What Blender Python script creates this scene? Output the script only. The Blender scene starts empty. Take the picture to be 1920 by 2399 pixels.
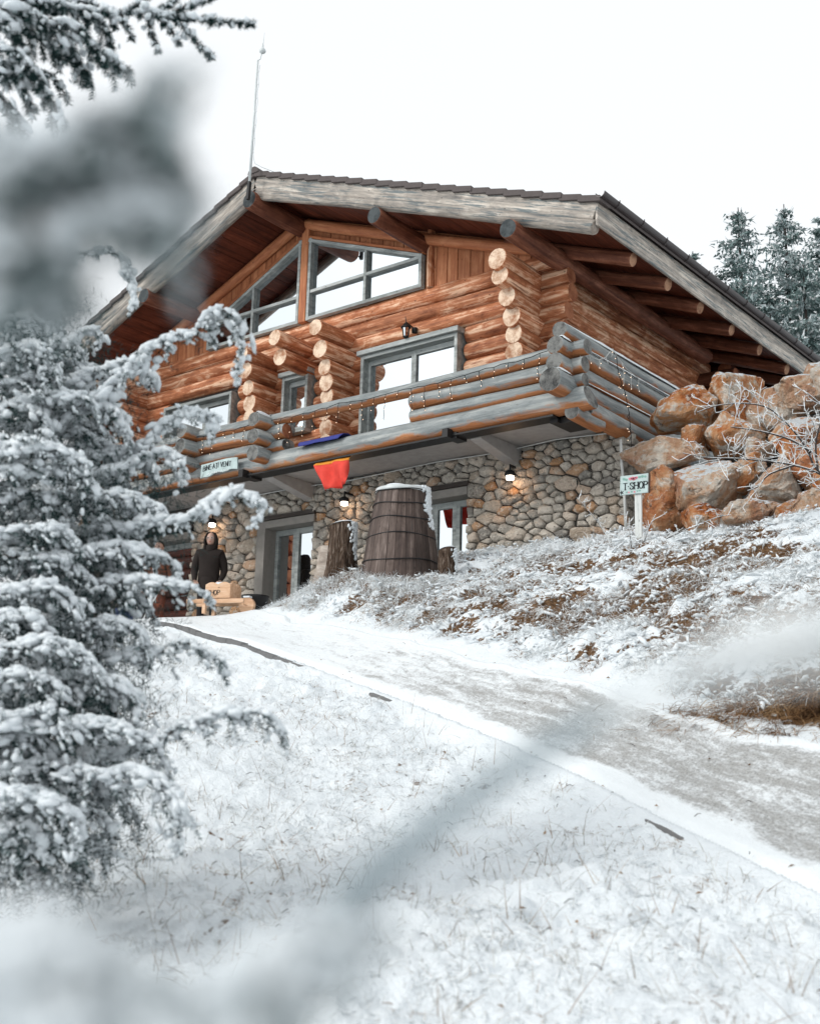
import bpy, bmesh, math, random
import numpy as np
from mathutils import Vector, Matrix

random.seed(11)
rng = np.random.default_rng(11)
scene = bpy.context.scene
col = scene.collection

# ------------------------------------------------------------------ camera
YAW, PITCH, ROLL = math.radians(-38.785), math.radians(12.915), math.radians(1.478)
fwd = Vector((math.sin(YAW) * math.cos(PITCH), math.cos(YAW) * math.cos(PITCH), math.sin(PITCH)))
rgt = Vector((math.cos(YAW), -math.sin(YAW), 0.0))
upv = rgt.cross(fwd)
c_, s_ = math.cos(ROLL), math.sin(ROLL)
cr = c_ * rgt + s_ * upv
cu = -s_ * rgt + c_ * upv
cam_data = bpy.data.cameras.new("camera")
cam = bpy.data.objects.new("camera", cam_data)
cam.matrix_world = Matrix(((cr.x, cu.x, -fwd.x, 0), (cr.y, cu.y, -fwd.y, 0), (cr.z, cu.z, -fwd.z, 0), (0, 0, 0, 1)))
cam_data.sensor_fit = 'HORIZONTAL'
cam_data.sensor_width = 36.0
cam_data.lens = 54.14
cam_data.clip_start = 0.02
cam_data.clip_end = 2000
cam_data.dof.use_dof = True
cam_data.dof.focus_distance = 17.5
cam_data.dof.aperture_fstop = 4.0
col.objects.link(cam)
scene.camera = cam

# ------------------------------------------------------------------ overcast sky and veiled sun
SUN_EL, SUN_AZ = 34.0, 205.0          # degrees; azimuth clockwise from +Y
world = bpy.data.worlds.new("World")
scene.world = world
world.use_nodes = True
wn = world.node_tree
wn.nodes.clear()
wo = wn.nodes.new("ShaderNodeOutputWorld")
bg = wn.nodes.new("ShaderNodeBackground")
sky = wn.nodes.new("ShaderNodeTexSky")
sky.sky_type = 'NISHITA'
sky.sun_disc = False
sky.sun_elevation = math.radians(SUN_EL)
sky.sun_rotation = math.radians(SUN_AZ)
sky.air_density = 1.0
sky.dust_density = 4.0
sky.ozone_density = 1.0
hs = wn.nodes.new("ShaderNodeHueSaturation")       # cloud cover takes the blue out of the sky
hs.inputs["Saturation"].default_value = 0.12
mixc = wn.nodes.new("ShaderNodeMix")
mixc.data_type = 'RGBA'
mixc.inputs["Factor"].default_value = 0.80
mixc.inputs["B"].default_value = (10.6, 11.0, 11.3, 1)  # even layer of stratus
wn.links.new(sky.outputs[0], hs.inputs["Color"])
wn.links.new(hs.outputs[0], mixc.inputs["A"])
wn.links.new(mixc.outputs["Result"], bg.inputs["Color"])
bg.inputs["Strength"].default_value = 0.10
wn.links.new(bg.outputs[0], wo.inputs["Surface"])

sun_data = bpy.data.lights.new("sun", 'SUN')
sun_data.energy = 1.5
sun_data.angle = math.radians(14)
sun_data.color = (1.0, 0.97, 0.93)
sun = bpy.data.objects.new("sun", sun_data)
az, el = math.radians(SUN_AZ), math.radians(SUN_EL)
to_sun = Vector((math.sin(az) * math.cos(el), math.cos(az) * math.cos(el), math.sin(el)))
sun.rotation_euler = to_sun.to_track_quat('Z', 'Y').to_euler()
col.objects.link(sun)

vs = scene.view_settings
vs.view_transform = 'Standard'
vs.look = 'None'
vs.exposure = 0.14
vs.gamma = 1.0
vs.use_curve_mapping = False
scene.render.engine = 'CYCLES'
scene.cycles.use_denoising = True
scene.cycles.max_bounces = 6
scene.cycles.diffuse_bounces = 2
scene.cycles.glossy_bounces = 3
scene.cycles.transmission_bounces = 4
scene.cycles.transparent_max_bounces = 8
scene.cycles.sample_clamp_indirect = 6.0
scene.cycles.caustics_reflective = False
scene.cycles.caustics_refractive = False

# ------------------------------------------------------------------ materials
MATS = {}

class NB:
    """small helper round a material's node tree"""
    def __init__(self, name, rough=0.7, spec=0.3):
        m = bpy.data.materials.new(name)
        m.use_nodes = True
        self.m, self.t = m, m.node_tree
        self.b = next(n for n in self.t.nodes if n.type == 'BSDF_PRINCIPLED')
        self.out = next(n for n in self.t.nodes if n.type == 'OUTPUT_MATERIAL')
        self.b.inputs["Roughness"].default_value = rough
        self.b.inputs["Specular IOR Level"].default_value = spec
        MATS[name] = m
    def n(self, typ, **kw):
        nd = self.t.nodes.new(typ)
        for k, v in kw.items():
            if k in nd.inputs:
                self.set(nd.inputs[k], v)
            else:
                setattr(nd, k, v)
        return nd
    def set(self, sock, v):
        if hasattr(v, 'is_output'):
            self.t.links.new(v, sock)
        elif isinstance(v, tuple) and len(v) == 3 and sock.type == 'RGBA':
            sock.default_value = (*v, 1)
        else:
            sock.default_value = v
    def coord(self, kind='Object', scale=(1, 1, 1), rnd=False):
        tc = self.n("ShaderNodeTexCoord")
        mp = self.n("ShaderNodeMapping")
        mp.inputs["Scale"].default_value = scale
        self.t.links.new(tc.outputs[kind], mp.inputs["Vector"])
        if rnd:
            oi = self.n("ShaderNodeObjectInfo")
            mu = self.n("ShaderNodeMath", operation='MULTIPLY')
            self.t.links.new(oi.outputs["Random"], mu.inputs[0])
            mu.inputs[1].default_value = 37.0
            self.t.links.new(mu.outputs[0], mp.inputs["Location"])
        return mp.outputs[0]
    def noise(self, vec, scale, detail=4, rough=0.55, dist=0.0):
        nd = self.n("ShaderNodeTexNoise")
        self.t.links.new(vec, nd.inputs["Vector"])
        nd.inputs["Scale"].default_value = scale
        nd.inputs["Detail"].default_value = detail
        nd.inputs["Roughness"].default_value = rough
        nd.inputs["Distortion"].default_value = dist
        return nd.outputs["Fac"]
    def ramp(self, fac, *stops):
        r = self.n("ShaderNodeValToRGB")
        el_ = r.color_ramp.elements
        while len(el_) < len(stops):
            el_.new(0.5)
        for e, (p, c) in zip(el_, stops):
            e.position = p
            e.color = (*c, 1) if not isinstance(c, (int, float)) else (c, c, c, 1)
        self.t.links.new(fac, r.inputs[0])
        return r.outputs[0]
    def mix(self, fac, a, b, blend='MIX'):
        nd = self.n("ShaderNodeMix", data_type='RGBA', blend_type=blend)
        for k, v in (("Factor", fac), ("A", a), ("B", b)):
            self.set(nd.inputs[k], v)
        return nd.outputs["Result"]
    def math(self, op, a, b=0.5, clamp=False):
        nd = self.n("ShaderNodeMath", operation=op, use_clamp=clamp)
        self.set(nd.inputs[0], a)
        self.set(nd.inputs[1], b)
        return nd.outputs[0]
    def normal_z(self):
        g = self.n("ShaderNodeNewGeometry")
        sx = self.n("ShaderNodeSeparateXYZ")
        self.t.links.new(g.outputs["Normal"], sx.inputs[0])
        return sx.outputs[2]
    def rnd(self):
        return self.n("ShaderNodeObjectInfo").outputs["Random"]
    def bump(self, h, strength=0.4, dist=0.02):
        bp = self.n("ShaderNodeBump")
        bp.inputs["Strength"].default_value = strength
        bp.inputs["Distance"].default_value = dist
        self.t.links.new(h, bp.inputs["Height"])
        self.t.links.new(bp.outputs[0], self.b.inputs["Normal"])
    def color(self, c):
        self.set(self.b.inputs["Base Color"], c)
        return self.m

SNOW = (0.815, 0.858, 0.88)

def flat(name, c, rough=0.7, spec=0.3, metal=0.0, vary=0.0):
    k = NB(name, rough, spec)
    k.b.inputs["Metallic"].default_value = metal
    v = k.coord('Object')
    f = k.noise(v, 9.0, 5)
    d = tuple(x * (0.72 - vary) for x in c)
    k.color(k.mix(f, d, tuple(min(1, x * 1.22) for x in c)))
    k.bump(k.noise(v, 60.0, 3), 0.15, 0.01)
    return k.m

k = NB("snow", 0.55, 0.25)
v = k.coord('Object')
k.color(k.ramp(k.noise(v, 3.0, 4), (0.3, (0.74, 0.79, 0.82)), (0.7, SNOW)))
k.bump(k.math('ADD', k.noise(v, 45.0, 5), k.noise(v, 260.0, 2)), 0.55, 0.012)

# terrain: settled snow, brown dead grass showing where it is steep or scuffed
k = NB("snowy_ground", 0.65, 0.2)
v = k.coord('Object')
n1, n2, n3 = k.noise(v, 2.2, 6, 0.65), k.noise(v, 16.0, 5, 0.65), k.noise(v, 5.5, 5, 0.6)
at_ = k.n("ShaderNodeAttribute", attribute_name="bare")
nz = k.normal_z()
steep = k.math('SUBTRACT', 1.0, nz)
cov = k.math('ADD', k.math('MULTIPLY', n2, 0.75), k.math('MULTIPLY', n3, 0.25))
cov = k.math('ADD', cov, k.math('MULTIPLY', at_.outputs["Fac"], 0.40))
cov = k.math('ADD', cov, k.math('MULTIPLY', k.math('MULTIPLY', steep, at_.outputs["Fac"]), 0.55))
mask = k.ramp(cov, (0.775, 0.0), (0.835, 1.0))
earth = k.ramp(k.noise(v, 38.0, 4), (0.25, (0.035, 0.022, 0.015)), (0.55, (0.14, 0.075, 0.035)), (0.8, (0.32, 0.20, 0.10)))
k.color(k.mix(mask, k.ramp(n1, (0.3, (0.74, 0.79, 0.82)), (0.7, SNOW)), earth))
k.bump(k.math('ADD', k.math('MULTIPLY', n2, 1.0), k.math('MULTIPLY', k.noise(v, 70.0, 4, 0.6), 0.45)), 0.7, 0.05)

# trodden, half-iced path
k = NB("icy_path", 0.5, 0.35)
v = k.coord('UV', (1.0, 1.0, 1.0))
mp2 = k.n("ShaderNodeMapping")
mp2.inputs["Scale"].default_value = (1.1, 4.6, 1)
k.t.links.new(v, mp2.inputs["Vector"])
nA, nB_, nC = k.noise(mp2.outputs[0], 1.5, 8, 0.70, 0.6), k.noise(v, 13.0, 6, 0.72, 0.4), k.noise(v, 48.0, 4, 0.7)
at_ = k.n("ShaderNodeAttribute", attribute_name="worn")
wear = k.math('ADD', k.math('ADD', k.math('MULTIPLY', nA, 0.48), k.math('MULTIPLY', nB_, 0.34)), k.math('MULTIPLY', nC, 0.22))
wear = k.math('ADD', wear, k.math('MULTIPLY', k.math('SUBTRACT', at_.outputs["Fac"], 0.80), 0.26))
ice = k.mix(k.ramp(nC, (0.38, 0.0), (0.60, 1.0)), (0.26, 0.265, 0.26), (0.84, 0.87, 0.885))
grit = k.ramp(k.noise(v, 75.0, 3), (0.3, (0.13, 0.125, 0.115)), (0.7, (0.44, 0.43, 0.405)))
k.color(k.mix(k.ramp(wear, (0.60, 0.0), (0.70, 0.72)), k.mix(k.ramp(wear, (0.51, 0.0), (0.61, 1.0)), (0.84, 0.885, 0.905), ice), grit))
k.bump(k.math('ADD', k.math('ADD', nB_, nA), k.math('MULTIPLY', nC, 0.8)), 0.6, 0.035)

def wood(name, dark, mid, light, streak=(0.0, 0.0, 0.0), rough=0.6, gscale=1.0, streak_lo=0.62, hi=0.75):
    """peeled timber: grain runs along the piece's own X"""
    k = NB(name, rough, 0.25)
    v1 = k.coord('Object', (0.55 * gscale, 9 * gscale, 9 * gscale), rnd=True)
    v2 = k.coord('Object', (1.6 * gscale, 3.6 * gscale, 3.6 * gscale), rnd=True)
    v3 = k.coord('Object', (3.5 * gscale, 42 * gscale, 42 * gscale), rnd=True)
    a = k.noise(v1, 1.3, 7, 0.62, 0.6)
    b = k.noise(v2, 1.5, 6, 0.7, 0.8)
    c = k.noise(v3, 1.0, 4, 0.6)
    base = k.ramp(k.math('ADD', k.math('MULTIPLY', a, 0.6), k.math('MULTIPLY', b, 0.4)), (0.34, dark), (0.5, mid), (hi - 0.11, light))
    base = k.mix(k.ramp(k.noise(v1, 2.6, 6, 0.7), (streak_lo, 0.0), (streak_lo + 0.08, 0.8)), base, streak)
    crack = k.ramp(k.noise(v3, 2.4, 3), (0.24, 1.0), (0.31, 0.0))
    base = k.mix(k.math('MULTIPLY', crack, 0.75), base, tuple(x * 0.18 for x in dark))
    vk = k.coord('Object', (5, 9, 9), rnd=True)
    vor = k.n("ShaderNodeTexVoronoi")
    k.t.links.new(vk, vor.inputs["Vector"])
    vor.inputs["Scale"].default_value = 0.9
    knot = k.ramp(vor.outputs["Distance"], (0.05, 1.0), (0.11, 0.0))
    base = k.mix(k.math('MULTIPLY', knot, 0.7), base, tuple(x * 0.3 for x in dark))
    tone = k.n("ShaderNodeMapRange")
    k.t.links.new(k.rnd(), tone.inputs["Value"])
    tone.inputs["To Min"].default_value = 0.80
    tone.inputs["To Max"].default_value = 1.15
    hsn = k.n("ShaderNodeHueSaturation")
    k.t.links.new(tone.outputs[0], hsn.inputs["Value"])
    k.t.links.new(base, hsn.inputs["Color"])
    k.color(hsn.outputs[0])
    k.bump(k.math('ADD', a, k.math('MULTIPLY', c, 0.8)), 0.5, 0.02)
    return k.m

wood("log_wood", (0.12, 0.030, 0.012), (0.50, 0.19, 0.088), (0.84, 0.55, 0.37), (0.22, 0.045, 0.017), hi=0.69, streak_lo=0.565)
wood("siding_wood", (0.26, 0.085, 0.04), (0.42, 0.155, 0.07), (0.58, 0.26, 0.13), (0.22, 0.06, 0.03))
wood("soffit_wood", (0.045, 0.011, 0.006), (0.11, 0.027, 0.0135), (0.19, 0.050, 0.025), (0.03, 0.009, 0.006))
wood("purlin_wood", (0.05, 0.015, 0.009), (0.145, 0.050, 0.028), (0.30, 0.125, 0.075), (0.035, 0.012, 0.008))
wood("fascia_wood", (0.11, 0.105, 0.10), (0.34, 0.30, 0.26), (0.58, 0.52, 0.45), (0.07, 0.105, 0.12), streak_lo=0.51, hi=0.72)
wood("frame_wood", (0.17, 0.185, 0.18), (0.33, 0.355, 0.345), (0.50, 0.52, 0.505), (0.10, 0.11, 0.11))
wood("dark_lintel", (0.03, 0.024, 0.02), (0.06, 0.05, 0.045), (0.11, 0.10, 0.09))
wood("barrel_wood", (0.03, 0.02, 0.017), (0.085, 0.06, 0.05), (0.20, 0.155, 0.135), (0.045, 0.05, 0.055))
wood("pale_pine", (0.46, 0.25, 0.14), (0.64, 0.40, 0.25), (0.74, 0.52, 0.36), (0.5, 0.28, 0.16), gscale=2.0)
wood("stump_wood", (0.16, 0.13, 0.11), (0.30, 0.25, 0.21), (0.46, 0.41, 0.36), (0.10, 0.09, 0.08))
wood("post_paint", (0.42, 0.44, 0.43), (0.60, 0.62, 0.60), (0.70, 0.72, 0.70), (0.30, 0.29, 0.27), gscale=2.0)

# balcony logs: rain-bleached grey, orange left where the log shelters itself
k = NB("weathered_log", 0.65, 0.25)
v1 = k.coord('Object', (0.6, 9, 9), rnd=True)
v2 = k.coord('Object', (1.4, 3.5, 3.5), rnd=True)
v3 = k.coord('Object', (3.0, 40, 40), rnd=True)
a, b, c = k.noise(v1, 1.3, 7, 0.65, 0.5), k.noise(v2, 1.4, 6, 0.7, 0.7), k.noise(v3, 1.0, 4)
grey = k.ramp(k.math('ADD', k.math('MULTIPLY', a, 0.6), k.math('MULTIPLY', b, 0.4)), (0.32, (0.09, 0.105, 0.11)), (0.5, (0.24, 0.26, 0.26)), (0.66, (0.44, 0.45, 0.43)))
orange = k.ramp(a, (0.3, (0.17, 0.06, 0.025)), (0.55, (0.40, 0.155, 0.06)), (0.75, (0.55, 0.27, 0.13)))
f = k.math('ADD', k.math('MULTIPLY', k.normal_z(), -0.55), k.math('MULTIPLY', b, 0.9))
base = k.mix(k.ramp(f, (0.62, 0.0), (0.80, 1.0)), grey, orange)
crack = k.ramp(k.noise(v3, 2.2, 3), (0.27, 1.0), (0.34, 0.0))
base = k.mix(k.math('MULTIPLY', crack, 0.8), base, (0.03, 0.028, 0.028))
k.color(base)
k.bump(k.math('ADD', a, k.math('MULTIPLY', c, 0.8)), 0.55, 0.02)

def end_grain(name, dark, light):
    k = NB(name, 0.75, 0.15)
    v = k.coord('Object')
    mp = k.n("ShaderNodeSeparateXYZ")
    k.t.links.new(v, mp.inputs[0])
    r2 = k.math('SQRT', k.math('ADD', k.math('MULTIPLY', mp.outputs[1], mp.outputs[1]), k.math('MULTIPLY', mp.outputs[2], mp.outputs[2])))
    rings = k.math('SINE', k.math('ADD', k.math('MULTIPLY', r2, 420.0), k.math('MULTIPLY', k.noise(v, 8.0, 3), 9.0)), 0.0)
    base = k.mix(k.math('ADD', k.math('MULTIPLY', rings, 0.10), k.ramp(k.noise(k.coord('Object', (1, 1, 1), rnd=True), 6.0, 6, 0.68), (0.34, 0.0), (0.60, 1.0))), dark, light)
    at2 = k.n("ShaderNodeMath", operation='ARCTAN2')
    k.t.links.new(mp.outputs[1], at2.inputs[0])
    k.t.links.new(mp.outputs[2], at2.inputs[1])
    ang = k.math('ADD', at2.outputs[0], k.math('MULTIPLY', k.rnd(), 6.28))
    cr_ = k.ramp(k.math('ABSOLUTE', k.math('SINE', k.math('ADD', k.math('MULTIPLY', ang, 1.5), k.math('MULTIPLY', k.noise(v, 14.0, 3), 0.8)), 0.0)), (0.0, 1.0), (0.045, 0.0))
    base = k.mix(k.math('MULTIPLY', cr_, 0.7), base, tuple(x * 0.3 for x in dark))
    k.color(base)
    k.bump(k.noise(v, 50.0, 4), 0.3, 0.01)

end_grain("log_end", (0.34, 0.155, 0.08), (0.78, 0.61, 0.46))
end_grain("tan_end", (0.16, 0.07, 0.04), (0.42, 0.24, 0.15))
end_grain("weathered_end", (0.035, 0.035, 0.035), (0.20, 0.20, 0.19))
end_grain("purlin_end", (0.018, 0.022, 0.024), (0.075, 0.085, 0.088))
end_grain("red_end", (0.22, 0.07, 0.035), (0.42, 0.17, 0.09))

k = NB("mirror_glass", 0.02, 1.0)
g = k.n("ShaderNodeBsdfGlossy")
g.inputs["Color"].default_value = (0.80, 0.855, 0.885, 1)
g.inputs["Roughness"].default_value = 0.012
k.color((0.012, 0.014, 0.016))
mx = k.n("ShaderNodeMixShader")
mx.inputs[0].default_value = 0.84
k.t.links.new(k.b.outputs[0], mx.inputs[1])
k.t.links.new(g.outputs[0], mx.inputs[2])
k.t.links.new(mx.outputs[0], k.out.inputs["Surface"])

k = NB("field_stone", 0.8, 0.2)
v = k.coord('Object', rnd=True)
r_ = k.rnd()
tone = k.ramp(r_, (0.0, (0.25, 0.235, 0.215)), (0.12, (0.42, 0.39, 0.345)), (0.32, (0.68, 0.62, 0.535)), (0.55, (0.52, 0.42, 0.325)), (0.75, (0.72, 0.655, 0.57)), (0.93, (0.56, 0.33, 0.185)))
base = k.mix(k.ramp(k.noise(v, 8.0, 7, 0.72), (0.28, 0.0), (0.42, 1.0)), (0.22, 0.19, 0.16), tone)
base = k.mix(k.ramp(k.noise(v, 15.0, 5, 0.65), (0.52, 0.0), (0.64, 0.75)), base, (0.78, 0.72, 0.63))
base = k.mix(k.ramp(k.noise(v, 30.0, 4, 0.6), (0.30, 0.9), (0.38, 0.0)), base, (0.03, 0.026, 0.024))
k.color(base)
k.bump(k.math('ADD', k.noise(v, 14.0, 6, 0.72), k.math('MULTIPLY', k.noise(v, 42.0, 3), 0.7)), 1.0, 0.06)

k = NB("boulder_rock", 0.8, 0.2)
v = k.coord('Object', rnd=True)
n1, n2, n3 = k.noise(v, 1.9, 8, 0.68, 0.8), k.noise(v, 6.5, 8, 0.72), k.noise(v, 3.6, 6, 0.65, 1.6)
base = k.ramp(n1, (0.33, (0.13, 0.045, 0.02)), (0.42, (0.58, 0.19, 0.058)), (0.52, (0.72, 0.38, 0.19)), (0.60, (0.86, 0.78, 0.68)))
base = k.mix(k.ramp(k.rnd(), (0.5, 0.0), (1.0, 0.55)), base, k.ramp(n2, (0.34, (0.28, 0.22, 0.165)), (0.60, (0.72, 0.64, 0.54))))
base = k.mix(k.ramp(n3, (0.31, 0.92), (0.41, 0.0)), base, (0.06, 0.028, 0.016))
base = k.mix(k.ramp(n2, (0.56, 0.0), (0.64, 0.75)), base, (0.82, 0.77, 0.68))
sn = k.math('ADD', k.normal_z(), k.math('MULTIPLY', k.math('SUBTRACT', k.noise(v, 9.0, 5, 0.65), 0.5), 1.3))
base = k.mix(k.ramp(sn, (0.68, 0.0), (0.80, 1.0)), base, SNOW)
k.color(base)
k.bump(k.math('ADD', k.math('ADD', n2, n3), k.math('MULTIPLY', k.noise(v, 19.0, 6, 0.72), 0.6)), 1.0, 0.14)

k = NB("bark", 0.9, 0.1)
v = k.coord('Object', (16, 16, 2.2), rnd=True)
n1 = k.noise(v, 1.6, 6, 0.7, 1.2)
k.color(k.ramp(n1, (0.36, (0.018, 0.012, 0.009)), (0.52, (0.105, 0.07, 0.05)), (0.68, (0.32, 0.265, 0.22))))
k.bump(n1, 1.0, 0.06)

k = NB("conifer_needle", 0.7, 0.2)
v = k.coord('Object')
k.color(k.ramp(k.noise(v, 8.0, 4), (0.3, (0.005, 0.017, 0.016)), (0.6, (0.016, 0.044, 0.042)), (0.8, (0.06, 0.115, 0.11))))
k = NB("frosted_needle", 0.7, 0.2)
v = k.coord('Object')
k.color(k.ramp(k.noise(v, 14.0, 4), (0.34, (0.085, 0.155, 0.15)), (0.52, (0.30, 0.405, 0.405)), (0.70, (0.70, 0.77, 0.79))))
k = NB("far_needle", 0.8, 0.15)
v = k.coord('Object')
k.color(k.ramp(k.noise(v, 1.6, 5, 0.7), (0.32, (0.03, 0.055, 0.05)), (0.5, (0.13, 0.185, 0.18)), (0.68, (0.48, 0.55, 0.56))))
k = NB("frosted_grass", 0.7, 0.2)
v = k.coord('Object')
k.color(k.ramp(k.noise(v, 6.0, 5, 0.7), (0.30, (0.42, 0.38, 0.33)), (0.45, (0.68, 0.70, 0.70)), (0.62, (0.82, 0.86, 0.88))))
k = NB("dry_grass", 0.8, 0.15)
v = k.coord('Object')
k.color(k.ramp(k.noise(v, 5.0, 5, 0.7), (0.30, (0.055, 0.032, 0.018)), (0.5, (0.20, 0.105, 0.045)), (0.7, (0.44, 0.30, 0.16))))
k = NB("lawn_grass", 0.8, 0.15)
v = k.coord('Object')
k.color(k.ramp(k.noise(v, 9.0, 5, 0.7), (0.30, (0.06, 0.055, 0.045)), (0.45, (0.26, 0.24, 0.20)), (0.62, (0.62, 0.63, 0.60))))

flat("twig_bark", (0.045, 0.035, 0.032), 0.8)
flat("concrete", (0.36, 0.34, 0.325), 0.85)
flat("jamb_render", (0.25, 0.235, 0.215), 0.85)
flat("mortar", (0.06, 0.054, 0.048), 0.95)
flat("dark_steel", (0.016, 0.015, 0.015), 0.5)
flat("roof_tile", (0.085, 0.07, 0.067), 0.7)
flat("gutter_metal", (0.035, 0.026, 0.026), 0.4, 0.5)
flat("galvanised", (0.55, 0.58, 0.58), 0.4, 0.5)
flat("black_iron", (0.012, 0.012, 0.013), 0.5)
flat("flag_blue", (0.035, 0.045, 0.22), 0.8)
flat("flag_yellow", (0.66, 0.25, 0.025), 0.8)
flat("flag_red", (0.66, 0.06, 0.042), 0.85)
flat("curtain_red", (0.45, 0.045, 0.025), 0.8)
flat("sign_paint", (0.46, 0.56, 0.55), 0.7, vary=0.1)
flat("sign_edge", (0.09, 0.065, 0.055), 0.8)
flat("lettering", (0.010, 0.014, 0.018), 0.6)
flat("pale_lettering", (0.74, 0.80, 0.80), 0.6)
flat("painted_rose", (0.62, 0.20, 0.25), 0.7)
flat("painted_leaf", (0.20, 0.36, 0.31), 0.7)
flat("dark_jacket", (0.020, 0.014, 0.012), 0.85)
flat("dark_trousers", (0.012, 0.010, 0.011), 0.85)
flat("brown_cardigan", (0.22, 0.075, 0.04), 0.9)
flat("white_shirt", (0.72, 0.74, 0.76), 0.8)
flat("russet_trousers", (0.16, 0.05, 0.03), 0.9)
flat("skin", (0.52, 0.33, 0.26), 0.5)
flat("dark_hair", (0.02, 0.014, 0.01), 0.6)
flat("kerb_concrete", (0.15, 0.15, 0.15), 0.9)
flat("pot_clay", (0.28, 0.09, 0.05), 0.8)
flat("blue_crate", (0.03, 0.045, 0.12), 0.6)
flat("wire", (0.008, 0.008, 0.008), 0.6)
flat("pale_cable", (0.55, 0.56, 0.54), 0.6)

def emit(name, c, s):
    k = NB(name)
    k.b.inputs["Emission Color"].default_value = (*c, 1)
    k.b.inputs["Emission Strength"].default_value = s
    k.color(c)
emit("bulb_glow", (1.0, 0.74, 0.52), 2.6)
flat("grey_stalk", (0.27, 0.32, 0.345), 0.8)
emit("lamp_glow", (1.0, 0.86, 0.70), 12.0)
emit("pendant_glow", (1.0, 0.52, 0.16), 14.0)

# ------------------------------------------------------------------ object helpers
WM = {}

def link(o, parent=None, world=None):
    world = world or Matrix.Identity(4)
    col.objects.link(o)
    o.matrix_basis = world
    WM[o.name] = world
    if parent is not None:
        o.parent = parent
        o.matrix_parent_inverse = WM[parent.name].inverted()
    return o

def thing(name, label, cat, loc, group=None):
    o = bpy.data.objects.new(name, None)
    o.empty_display_size = 0.2
    link(o, None, Matrix.Translation(Vector(loc)))
    o["label"], o["category"] = label, cat
    if group:
        o["group"] = group
    return o

def tag(o, label, cat, group=None, kind=None):
    o["label"], o["category"] = label, cat
    if group:
        o["group"] = group
    if kind:
        o["kind"] = kind
    return o

def part_empty(name, parent, loc):
    o = bpy.data.objects.new(name, None)
    o.empty_display_size = 0.1
    return link(o, parent, Matrix.Translation(Vector(loc)))

def mesh_from(name, verts, faces, mats, smooth=False, fmats=None):
    me = bpy.data.meshes.new(name)
    me.from_pydata([tuple(map(float, p)) for p in verts], [], faces)
    for m in mats:
        me.materials.append(MATS[m])
    if fmats is not None:
        me.polygons.foreach_set("material_index", np.asarray(fmats, dtype=np.int32))
    if smooth is True:
        me.polygons.foreach_set("use_smooth", np.ones(len(me.polygons), dtype=bool))
    elif smooth is not False:
        me.polygons.foreach_set("use_smooth", np.asarray(smooth, dtype=bool))
    me.update()
    return me

def np_mesh(name, verts, faces, mat, smooth=True):
    """fast mesh from numpy arrays; faces (n,3) or (n,4)"""
    verts = np.ascontiguousarray(verts, dtype=np.float32)
    faces = np.ascontiguousarray(faces, dtype=np.int32)
    me = bpy.data.meshes.new(name)
    me.vertices.add(len(verts))
    me.vertices.foreach_set("co", verts.ravel())
    nf, w = faces.shape
    me.loops.add(nf * w)
    me.loops.foreach_set("vertex_index", faces.ravel())
    me.polygons.add(nf)
    me.polygons.foreach_set("loop_start", np.arange(nf, dtype=np.int32) * w)
    me.polygons.foreach_set("loop_total", np.full(nf, w, dtype=np.int32))
    if smooth:
        me.polygons.foreach_set("use_smooth", np.ones(nf, dtype=bool))
    me.materials.append(MATS[mat])
    me.update(calc_edges=True)
    return me

def add(name, me, parent=None, world=None):
    return link(bpy.data.objects.new(name, me), parent, world)

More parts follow.
